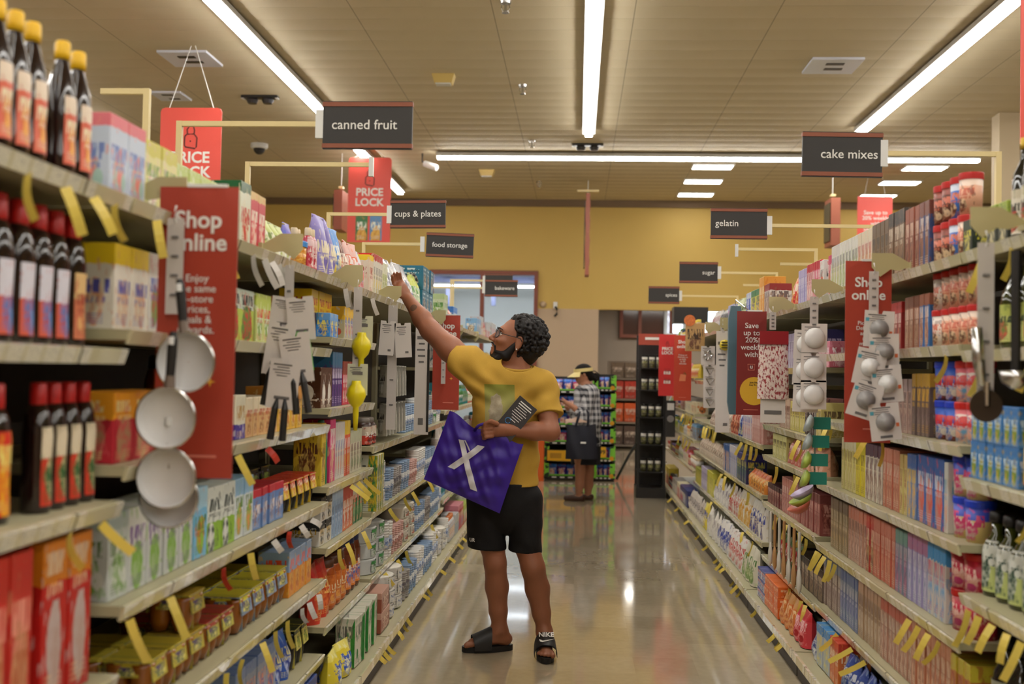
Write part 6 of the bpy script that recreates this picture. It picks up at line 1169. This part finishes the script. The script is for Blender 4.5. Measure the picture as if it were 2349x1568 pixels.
# tattoo near the wrist: part of the skin material
tp = wrR*.72+elR*.28+np.array([.0, -.04, 0]); nt = m_skin.node_tree; g = G(nt); tc = nt.nodes.new('ShaderNodeTexCoord'); vd = nt.nodes.new('ShaderNodeVectorMath'); vd.operation = 'DISTANCE'; vd.inputs[1].default_value = tuple(tp); nt.links.new(tc.outputs['Object'], vd.inputs[0])
bs = nt.nodes['Principled BSDF']; src = bs.inputs['Base Color'].links[0].from_socket; nt.links.new(g.mix(g.m('MULTIPLY', g.m('LESS_THAN', vd.outputs['Value'], .02), .7), src, lin((60, 52, 40))), bs.inputs['Base Color'])
bo = link('body', skin_me, man)
# hair: skull cap plus curls, clear of the face
rr = np.random.RandomState(5)
hf = Field(tuple(HC-.22), tuple(HC+.22), .0042)
hf.ell(Hd(-.038, 0, .045), np.array([.104, .09, .095])*HS, HM, .01); hf.ell(Hd(-.075, 0, -.015), np.array([.06, .076, .085])*HS, HM, .02)
for _ in range(1150):
    v = rr.normal(size=3); v /= np.linalg.norm(v); c = np.array([-.04, 0, .035])+v*np.array([.108, .092, .102])*rr.uniform(.98, 1.09)
    if c[2] < -.085 or (c[0] > .03 and c[2] < .095) or (c[0] > -.022 and c[2] < .05): continue
    hf.ell(Hd(*c), np.array([1, 1, 1])*rr.uniform(.0055, .0125), None, .003)
hf.cut(Hd(.062, 0, .1), fw*1.0+upv*-.25)
for s in (-1, 1): hf.ell(Hd(-.004, s*.085, -.004), np.array([.024, .02, .036])*HS, HM, .004, 's')
hf.cone(Hd(.045, .07, .03), Hd(.045, -.07, .03), .03, .03, .004, 's'); 
link('hair', hf.mesh('hair', m_hair), man)
# beard: thin shell over jaw and chin, and a moustache
bf = Field(tuple(HC-.2), tuple(HC+.2), .0042)
bf.cone(Hd(.02, 0, -.083), Hd(.075, 0, -.087), .046*HS, .0265*HS, .03); bf.cone(Hd(.004, .066, -.012), Hd(.03, .046, -.078), .013, .027, .015); bf.cone(Hd(.004, -.066, -.012), Hd(.03, -.046, -.078), .013, .027, .015); bf.ell(Hd(.048, 0, -.074), np.array([.046, .056, .024])*HS, HM, .015)
for _ in range(170):
    a = rr.uniform(-1.3, 1.3); c = np.array([.03+.058*math.cos(a), .052*math.sin(a), rr.uniform(-.108, -.08)]); bf.ell(Hd(*c), np.array([1, 1, 1])*rr.uniform(.004, .008), None, .004)
for s in (-1, 1): bf.cone(Hd(.108, s*.004, -.040), Hd(.092, s*.032, -.052), .0055, .005, .004); bf.cone(Hd(.092, s*.032, -.052), Hd(.085, s*.034, -.075), .005, .006, .004)
bf.ell(Hd(.104, 0, -.056), np.array([.016, .026, .013]), HM, .004, 's')
link('beard', bf.mesh('beard', m_hair), man)
m_eye = mat('eye_white', (226, 220, 212), .25); m_iris = mat('iris_dark', (30, 20, 16), .2)
for s in (-1, 1):
    MB().lathe([(.002, -.0125), (.009, -.009), (.0125, 0), (.009, .009), (.002, .0125)], 14).build('eyeball', m_eye, man, True, loc=Hd(.080, s*.032, .012)); MB().lathe([(.001, -.006), (.0055, 0), (.001, .006)], 12).build('iris', m_iris, man, True, loc=Hd(.0895, s*.031, .014))
    MB().tube([Hd(.101, s*.012, .033), Hd(.099, s*.032, .040), Hd(.083, s*.052, .034)], [.0026, .0034, .0018], 8).build('eyebrow', m_hair, man, True)
    ring = [Hd(.104-.010*abs(math.cos(q))*(1 if s*math.cos(q) > 0 else 0), s*.033+.025*math.cos(q), .010+.020*math.sin(q)) for q in np.linspace(0, 2*PI, 19)]
    if s == -1: gl = empty('glasses', (0, 0, 0)); gl.parent = man
    MB().tube(ring, .0022, 6).build('rim', m_dark, gl)
    cen = Hd(.101, s*.033, .010); mb = MB(); mb.v = [tuple(cen)]+[tuple(p) for p in ring[:-1]]
    for q in range(18): mb.face((0, 1+q, 1+(q+1) % 18))
    mb.build('lens', mat('lens_clear', (200, 205, 210), .05, alpha=.22), gl)
    MB().tube([Hd(.094, s*.060, .016), Hd(.05, s*.082, .018), Hd(-.005, s*.087, .022), Hd(-.018, s*.086, .008)], .0022, 6).build('temple', m_dark, gl)
MB().tube([Hd(.104, .009, .016), Hd(.109, 0, .019), Hd(.104, -.009, .016)], .002, 6).build('bridge', m_dark, gl)
MB().lathe([(.001, -.005), (.0045, 0), (.001, .005)], 10).build('ear_stud', mat('pearl', (236, 232, 226), .2), man, True, loc=Hd(-.003, .092, -.034))
# shirt
sh = Field((-.42, -.34, .72), (.32, .30, 1.58), .0052)
sR = P(1043, 812, .035); sh.chain([P(1112, 878), shR, sR+np.array([-.03, 0, .012])], [.10, .08, .084], .04)
sL = shL+(elL-shL)*.62; sh.chain([P(1225, 885), shL, sL+np.array([.004, 0, -.02])], [.08, .07, .081], .03)
sh.cut(sR, (-.96, .1, .25), (-.5, -.5, .9), sR+np.array([.085, .5, .4])); aL = elL-shL; sh.cut(sL, aL, sL+np.array([-.16, -.3, -.3]), sL+np.array([.3, .3, .1]))
sh.chain([P(1166, 880, .0), P(1160, 960, -.005), P(1156, 1040), P(1154, 1115)], [.158, .172, .176, .182], .035, fl=((0, 1, 0), .64))
sh.cone(shR+np.array([.02, 0, -.005]), P(1240, 882), .078, .074, .05); sh.cone(P(1185, 846, .01), P(1188, 880, .005), .07, .10, .04, fl=((0, 1, 0), .85))
def fold(X, Y, Z):
    a = 0.0045*np.sin(46*Z+22*X+6*np.sin(9*X+2))*np.clip((1.22-Z)*4, 0, 1); b = .007*np.sin(60*(X*.75+Z*.62)+3*np.sin(14*Z))*np.clip((-X-.02)*8, 0, 1)*np.clip((Z-1.15)*6, 0, 1); c = .0035*np.sin(38*X-16*Z+4*np.sin(12*Z))
    return a+b+c+.002*np.sin(70*X+30*Y)*np.clip((.85-Z)*9, 0, 1)
sh.ripple(fold)
sh.cut(P(1154, 1113), (0.02, 0, -1)); nk = P(1186, 850, .0); sh.ell(nk+np.array([0, -.02, .035]), (.088, .1, .055), None, .006, 's')
m_shirt = mat('shirt_yellow', (192, 152, 62), .75, var=.06, vscale=9, bump=.12, bscale=320, spec=.2)
nt = m_shirt.node_tree; g = G(nt); tc = nt.nodes.new('ShaderNodeTexCoord'); x, y, z = g.sep(tc.outputs['Object'])
c0 = P(1150, 927); bs = nt.nodes['Principled BSDF']; src = bs.inputs['Base Color'].links[0].from_socket
dx = g.m('SUBTRACT', x, float(c0[0])); dz = g.m('SUBTRACT', z, float(c0[2])); dx2 = g.m('ADD', dx, g.m('MULTIPLY', dz, .05))
ins = g.m('MULTIPLY', g.m('MULTIPLY', g.m('LESS_THAN', g.m('ABSOLUTE', dx2), .078), g.m('LESS_THAN', g.m('ABSOLUTE', dz), .105)), g.m('LESS_THAN', y, -.03))
nz = g.noise(tc.outputs['Object'], 30, 3); grad = g.mix(g.m('ADD', g.m('MULTIPLY', dz, 4.0), .5, True), lin((186, 178, 130)), lin((112, 128, 34)))
ex_, ez_ = g.m('DIVIDE', g.m('ADD', dx, .018), .036), g.m('DIVIDE', g.m('ADD', dz, .02), .075)
fig = g.m('LESS_THAN', g.m('ADD', g.m('ADD', g.m('MULTIPLY', ex_, ex_), g.m('MULTIPLY', ez_, ez_)), g.m('MULTIPLY', g.m('SUBTRACT', nz, .5), 2.2)), .9)
pic = g.mix(fig, grad, g.mix(nz, lin((90, 84, 70)), lin((214, 206, 186))))
nt.links.new(g.mix(g.m('MULTIPLY', ins, .85), src, pic), bs.inputs['Base Color'])
link('shirt', sh.mesh('shirt', m_shirt), man)
cl = [nk+np.array([.076*math.cos(q), -.0+.074*math.sin(q), .018+.018*math.sin(q)-.004*math.cos(q)]) for q in np.linspace(0, 2*PI, 25)]
MB().tube(cl, .0075, 8, False).build('collar', m_shirt, man, True)
# shorts
so = Field((-.34, -.28, .44), (.30, .28, .92), .0056)
so.cone(P(1154, 1095), P(1156, 1150), .172, .176, .05, fl=((0, 1, 0), .68)); so.chain([P(1112, 1145), P(1115, 1200), P(1117, 1275)], [.096, .098, .1], .012); so.chain([P(1204, 1145), P(1205, 1200), P(1205, 1275)], [.094, .088, .084], .012)
so.ripple(lambda X, Y, Z: .003*np.sin(40*X+9*Z+3*np.sin(12*Z))*np.clip((.75-Z)*5, 0, 1)); so.cut(P(1116, 1256), (-.06, 0, -1)); so.cut(P(1116, 1104), (0, 0, 1))
link('shorts', so.mesh('shorts', mat('shorts_black', (20, 19, 20), .7, bump=.1, bscale=260, spec=.25)), man)
lettering(man, 'UR', .026, *(P(1083, 1238, -.093)), m=m_wt, rotz=-.55, bold=.008)
# slides
def slide(a, dv, sv, L, logo):
    n = 20; pr = []
    for k in range(n):
        q = 2*PI*k/n; l = .5*L*math.cos(q); w = (.046+.007*math.cos(q))*math.sin(q); pr.append((l, w))
    t = empty('slide', (0, 0, 0)); t.parent = man; c = a+dv*(L*.5-.072)
    mb = MB(); b = 0
    for z in (.002, .03): 
        for l, w in pr: mb.v.append(tuple(c+dv*l+sv*w*(1.0 if z > .02 else .94)+np.array([0, 0, z])))
    mb.face(list(range(n))[::-1]); mb.face(list(range(n, 2*n)))
    for k in range(n): mb.face((k, (k+1) % n, n+(k+1) % n, n+k))
    mb.build('sole', mat('sole_black', (22, 21, 22), .6), t)
    def S(u, v):
        q = (u-.5)*PI; l = -.012+.092*v*L/.28+.012*math.cos(q*1.0)*(v-.5); hh = (.104-.042*v)
        return c+dv*l+sv*(.057*math.sin(q))+np.array([0, 0, .016+hh*math.cos(q)**.6 if math.cos(q) > 1e-6 else .016])
    def S2(u, v): return S(1-u, v)+np.array([0, 0, .006])
    mb = MB(); mb.grid(S, 16, 5); mb.grid(S2, 16, 5); mb.build('strap', mat('strap_black', (30, 29, 30), .5), t, True)
    return S2, t, c
slide(*fR, .27, None)
S2, tL, cL = slide(*fL, .27, None)
me = text_mesh('NIKE', .036, 'strap_print', m_wt, .03); rx_ = Matrix.Rotation(-.9, 4, 'X')
q = S2(.5, .3); o = link('strap_print', me, tL, tuple(q+np.array([.004, -.007, .006]))); o.rotation_euler = (-.85, 0, .1)
mb = MB(); pts = [(-.038, .004), (-.034, -.008), (-.022, -.012), (.04, .006), (-.02, -.004), (-.03, .001)]; mb.prism(pts, .001, Matrix.Identity(3)); o = mb.build('strap_swoosh', m_wt, tL, loc=tuple(S2(.5, .62)+np.array([.004, -.009, .002]))); o.rotation_euler = (-.75, 0, .1)
sR2 = [(-.02, .002), (-.016, -.005), (-.008, -.007), (.024, .006), (-.008, -.002)]

# ---------------------------------------------------------------- bag and carton held by the man
qb = [P(1031, 948, -.20), P(1201, 1014, -.19), P(1146, 1177, -.20), P(972, 1099, -.20)]      # top-left, top-right, bottom-right, bottom-left
grab = P(1112, 985, -.255)
def bagS(u, v, side):
    """u left-right, v bottom-top"""
    a = qb[3]*(1-u)+qb[2]*u; b = qb[0]*(1-u)+qb[1]*u; p = a*(1-v)+b*v
    bul = math.sin(PI*u)**.6*math.sin(PI*min(1, v*1.02))**.6
    wr = .006*math.sin(17*u+9*v+2*math.sin(8*v))+.005*math.sin(23*v-11*u+3*math.sin(6*u))+.003*math.sin(41*u+29*v)
    w = math.exp(-((u-.52)**2/.02+(v-.97)**2/.03))
    edge = min(1, 8*min(u, 1-u, v+.02))
    dy = (-.030 if side < 0 else .024)*bul+wr*edge*(1 if side < 0 else .6)
    top = .016*math.sin(11*u+1)*v**4-.012*math.sin(PI*u)**2*v**6*(1-w)
    return p+np.array([0, dy, top])+(grab-p)*w*.55*(1 if side < 0 else .8)*np.array([.3, 1, .5])
tb_ = empty('tote_bag', BASE, 0, 'purple tote bag with a white X held in front of the man', 'bag'); m_bag = mat('bag_purple', (58, 32, 146), .42, bump=.08, bscale=30, var=.02, spec=.4)
mb = MB(); mb.grid(lambda u, v: bagS(u, v, -1), 44, 44); mb.grid(lambda u, v: bagS(1-u, v, 1), 44, 44)
mb.build('bag_body', m_bag, tb_, True)
def inv(px, py):
    best = (.5, .5); tgt = np.array([px, py]); u, v = .5, .5
    def pr(u, v):
        p = bagS(u, v, -1)+npv(BASE)-npv(EYE); c = MW.transposed() @ Vector(p); return np.array([CX+F*c.x/-c.z, CY-F*c.y/-c.z])
    for _ in range(12):
        e = tgt-pr(u, v); ju = (pr(u+.01, v)-pr(u-.01, v))/.02; jv = (pr(u, v+.01)-pr(u, v-.01))/.02; J = np.stack([ju, jv], 1); s = np.linalg.solve(J, e); u = min(.98, max(.02, u+.8*s[0])); v = min(.98, max(.02, v+.8*s[1]))
    return u, v
def stroke(a, b, c, d):
    A, B, Cc, Dd = [np.array(inv(*q)) for q in (a, b, c, d)]
    def S(u, v):
        q = (A*(1-u)+B*u)*(1-v)+(Dd*(1-u)+Cc*u)*v; return bagS(q[0], q[1], -1)+np.array([0, -.003, 0])
    MB().grid(S, 3, 22).build('printed_stroke', mat('print_offwhite', (222, 220, 226), .5), tb_, True)
stroke((1079, 1121), (1095, 1127), (1064, 1009), (1052, 1007)); stroke((1027, 1070), (1042, 1076), (1112, 1024), (1096, 1020)); stroke((1076, 1034), (1079, 1033), (1068, 1009), (1065, 1009))
# handles over the fist
MB().tube([bagS(.35, .97, -1), grab+np.array([-.03, -.0, .02]), grab+np.array([.01, .02, .035]), grab+np.array([.05, .03, .0]), bagS(.68, .97, 1)], .008, 8).build('handle', m_bag, tb_, True)
# dark carton under the forearm
A, B, D_ = P(1193, 906, -.165), P(1232, 939, -.16), P(1143, 972, -.17); ux = (B-A); wx = np.linalg.norm(ux); ux /= wx; vz = (D_-A); vz -= ux*vz.dot(ux); hz = .23; vz /= np.linalg.norm(vz); nn = np.cross(ux, -vz)
Mx = Matrix(((ux[0], nn[0], -vz[0]), (ux[1], nn[1], -vz[1]), (ux[2], nn[2], -vz[2])))
cb = empty('carton', BASE, 0, 'dark grey printed carton held under the man\'s forearm', 'box'); cc = A+ux*wx/2+vz*hz/2+nn*.02
MB().box(cc, (wx, .035, hz), Mx).build('carton_body', mat('carton_charcoal', (52, 50, 52), .45), cb)
mb = MB(); fn = cc-nn*(.0185 if nn[1] > 0 else -.0185)
for k in range(9): mb.box(fn+vz*(-hz/2+.02+.0125*k)+ux*(.004*math.sin(k*2.1)), (wx*(.62, .7, .5, .58, .66, .6, .52, .4, .3)[k], .001, .0055 if k < 2 else .003), Mx)
mb.build('lettering', m_wt, cb)
MB().tube([fn+vz*(.02+.014*math.sin(q))+ux*(-.022+.014*math.cos(q)) for q in np.linspace(0, 5.6, 16)], .0022, 6).build('ring_print', mat('print_blue', (60, 130, 190), .5), cb)

# ---------------------------------------------------------------- the woman at the back
WY = 12.1; WB = Vector((onY(1338, 1147, WY).x, WY, 0))
def Q(px, py, dy=0.0): return npv(onY(px, py, WY+dy)-WB)
wom = empty('person', WB, 0, 'woman in plaid shirt and pale sun visor by the candy display', 'person')
wb = Field((-.4, -.34, -.02), (.4, .34, 1.66), .008)
hc = Q(1338, 858); f2 = np.array([-.97, -.15, -.12]); f2 /= np.linalg.norm(f2); u2 = np.array([-.1, 0, .99]); l2 = np.cross(u2, f2); l2 /= np.linalg.norm(l2); u2 = np.cross(f2, l2); H2 = np.array([f2, l2, u2])
def Wd(f, l, u): return hc+f2*f+l2*l+u2*u
wb.ell(Wd(0, 0, .02), (.095, .072, .09), H2, .02); wb.ell(Wd(.045, 0, -.045), (.05, .05, .06), H2, .03); wb.cone(Wd(.085, 0, .01), Wd(.103, 0, -.02), .008, .012, .012); wb.cone(Wd(-.01, 0, -.06), Q(1346, 892), .05, .05, .03)
wb.ell(Wd(.085, 0, -.055), (.012, .02, .012), H2, .008); wb.ell(Wd(0, .072, -.0), (.016, .008, .028), H2, .006)
for s in (-1, 1): wb.ell(Wd(.085, s*.03, .0), (.01, .014, .009), H2, .008, 's')
wb.cone(Q(1346, 900), Q(1345, 1030), .12, .13, .04, fl=((0, 1, 0), .7))
eL = Q(1340, 965, -.17); hL2 = Q(1297, 922, -.2); wb.chain([Q(1352, 905, -.1), eL, Q(1318, 935, -.2), hL2], [.05, .042, .03, .028], .02); wb.chain([Q(1340, 905, .12), Q(1322, 960, .12), Q(1300, 932, .0)], [.05, .04, .03], .02)
for k in range(4): b = hL2+np.array([-.02, -.02+.012*k, .012-.004*k]); wb.chain([b, b+np.array([-.035, 0, .006]), b+np.array([-.05, .004, -.012])], [.0105, .0095, .0085], .006)
wb.chain([hL2+np.array([-.005, -.02, .02]), hL2+np.array([-.035, -.015, .045])], [.012, .01], .008)
for s, ax in ((-1, 1330), (1, 1350)):
    dy = .07*s; wb.chain([Q(ax, 1040, dy), Q(ax+1, 1085, dy), Q(ax, 1110, dy), Q(ax-2, 1136, dy)], [.075, .056, .052, .034], .02); a = Q(ax-2, 1136, dy); wb.cone(np.array([a[0]+.02, a[1], .035]), np.array([a[0]-.13, a[1], .028]), .035, .026, .02)
link('body', wb.mesh('body', mat('skin_woman', (178, 122, 94), .5)), wom)
m_wsh = mat('shoe_brown', (70, 40, 26), .5)
for s, ax in ((-1, 1328), (1, 1348)):
    dy = .07*s; a = Q(ax, 1138, dy); sf = Field((a[0]-.2, a[1]-.07, -.01), (a[0]+.1, a[1]+.07, .12), .006); sf.cone((a[0]+.03, a[1], .034), (a[0]-.14, a[1], .028), .042, .034, .02); sf.ell((a[0]-.0, a[1], .085), (.06, .036, .04), None, .008, 's'); sf.cut((0, 0, .003), (0, 0, -1)); link('shoe', sf.mesh('shoe', m_wsh), wom)
ws = Field((-.4, -.36, .62), (.4, .36, 1.4), .008); ws.chain([Q(1346, 905), Q(1346, 960), Q(1346, 1020)], [.15, .158, .17], .05, fl=((0, 1, 0), .8)); ws.cone(Q(1352, 898, -.1), Q(1344, 898, .11), .066, .066, .05); ws.chain([Q(1352, 905, -.12), eL, Q(1328, 946, -.19)], [.072, .064, .056], .03); ws.chain([Q(1340, 905, .12), Q(1322, 960, .12), Q(1308, 940, .04)], [.07, .06, .05], .03)
ws.ripple(lambda X, Y, Z: .004*np.sin(30*X+24*Z+3*np.sin(9*Z))); ws.cut(Q(1345, 1022), (0, 0, -1)); ws.ell(Q(1344, 884), (.07, .08, .05), None, .01, 's')
mp = bpy.data.materials.new('plaid_cotton'); mp.use_nodes = True; nt = mp.node_tree; g = G(nt); tc = nt.nodes.new('ShaderNodeTexCoord'); x, y, z = g.sep(tc.outputs['Object'])
def ck(v, f, o): return g.m('GREATER_THAN', g.m('SINE', g.m('ADD', g.m('MULTIPLY', v, f), o)), .0)
xx = g.m('ADD', x, g.m('MULTIPLY', y, .8)); s1 = g.m('ADD', ck(xx, 90., .3), ck(z, 90., 1.)); s2 = g.m('ADD', s1, g.m('MULTIPLY', ck(xx, 210., 0.), .4))
nt.links.new(g.mix(g.m('DIVIDE', s2, 2.2, True), lin((206, 204, 206)), lin((34, 36, 44))), nt.nodes['Principled BSDF'].inputs['Base Color']); nt.nodes['Principled BSDF'].inputs['Roughness'].default_value = .8
link('shirt', ws.mesh('shirt', mp), wom)
wk = Field((-.3, -.3, .36), (.3, .3, .8), .008); wk.chain([Q(1345, 1005), Q(1343, 1065)], [.168, .17], .04, fl=((0, 1, 0), .85)); wk.cut(Q(1343, 1064), (0, 0, -1)); link('skirt', wk.mesh('skirt', mat('skirt_navy', (24, 25, 34), .8)), wom)
wh = Field(tuple(hc-.24), tuple(hc+.24), .007); wh.ell(Wd(-.006, 0, .035), (.104, .082, .088), H2, .02); wh.ell(Wd(-.07, 0, -.03), (.05, .06, .06), H2, .03); wh.ell(Wd(-.13, 0, -.045), (.045, .04, .045), H2, .02)
for _ in range(40): v = rr.normal(size=3)*.012; wh.ell(Wd(-.14+v[0], v[1]*2, -.05+v[2]*2), (.014, .012, .016), None, .006)
wh.cone(Wd(.082, .06, -.03), Wd(.082, -.06, -.03), .06, .06, .008, 's'); link('hair', wh.mesh('hair', mat('hair_brownblack', (20, 15, 13), .7, spec=.2)), wom)
m_vis = mat('visor_cream', (226, 206, 140), .55)
MB().lathe([(.112, -.016), (.112, .022)], 28, sy=.86, axis=Matrix(tuple(tuple(float(q) for q in r) for r in H2.T)), c=tuple(Wd(-.005, 0, .045)), cap=False).build('visor_band', m_vis, wom, True)
def brim(u, v): a = (u-.5)*2.3; r = .108+.085*v*math.cos(a*.62); return Wd(-.005+r*math.cos(a), r*.86*math.sin(a), .032-.045*v-.012*math.sin(a)**2*v)
mb = MB().grid(brim, 18, 5); mb.grid(lambda u, v: brim(1-u, v)+np.array([0, 0, -.003]), 18, 5); mb.build('visor_brim', m_vis, wom, True)
MB().tube([Wd(-.1, 0, .03), Wd(-.14, .01, .02), Wd(-.17, .02, -.01), Wd(-.2, .02, -.05)], .006, 6).build('visor_tie', m_hair, wom)
MB().box(tuple(hL2+np.array([-.055, -.0, .02])), (.075, .14, .01), Matrix.Rotation(.5, 3, 'Y')).build('phone', m_dark, None, loc=WB)
bpy.data.objects['phone'].location = WB; tag(bpy.data.objects['phone'], 'dark phone held in the woman\'s hand', 'phone')
wt = empty('tote_bag', WB, 0, 'dark navy tote bag hanging on the woman\'s arm', 'bag'); m_nv = mat('tote_navy', (26, 28, 42), .7, bump=.1, bscale=50)
c4 = [Q(1301, 972, -.27), Q(1367, 972, -.27), Q(1371, 1052, -.27), Q(1297, 1052, -.27)]
def tS(u, v, s): p = (c4[3]*(1-u)+c4[2]*u)*(1-v)+(c4[0]*(1-u)+c4[1]*u)*v; return p+np.array([0, s*.05*math.sin(PI*u)**.6*(1-.7*v)+.006*math.sin(13*u+5*v), -.02*math.sin(PI*u)*v])
mb = MB().grid(lambda u, v: tS(u, v, -1), 20, 16); mb.grid(lambda u, v: tS(1-u, v, 1), 20, 16); mb.grid(lambda u, v: tS(u, 0, 2*v-1) , 20, 2, True); mb.build('bag_body', m_nv, wt, True)
for s in (-1, 1): MB().tube([tS(.3, .97, s), Q(1330, 945, -.22+.02*s), Q(1344, 938, -.2), Q(1350, 948, -.22+.02*s), tS(.72, .97, s)], .013, 8).build('handle', m_nv, wt, True)
MB().box(tuple(Q(1338, 1015, -.335)), (.06, .002, .02)).build('white_print', m_wt, wt)

o = MB().grid(lambda u, v: (Q(1297, 972, -.24)*(1-u)+Q(1350, 972, -.2)*u)+np.array([0, .10*(v-.5), .05*math.sin(PI*v)+.025*math.sin(PI*u)+.008*math.sin(9*u+5*v)]), 16, 10).build('folded_jacket', mat('jacket_beige', (190, 160, 140), .8), None, True, loc=WB); tag(o, 'pinkish beige folded jacket lying over the woman\'s navy tote', 'jacket')
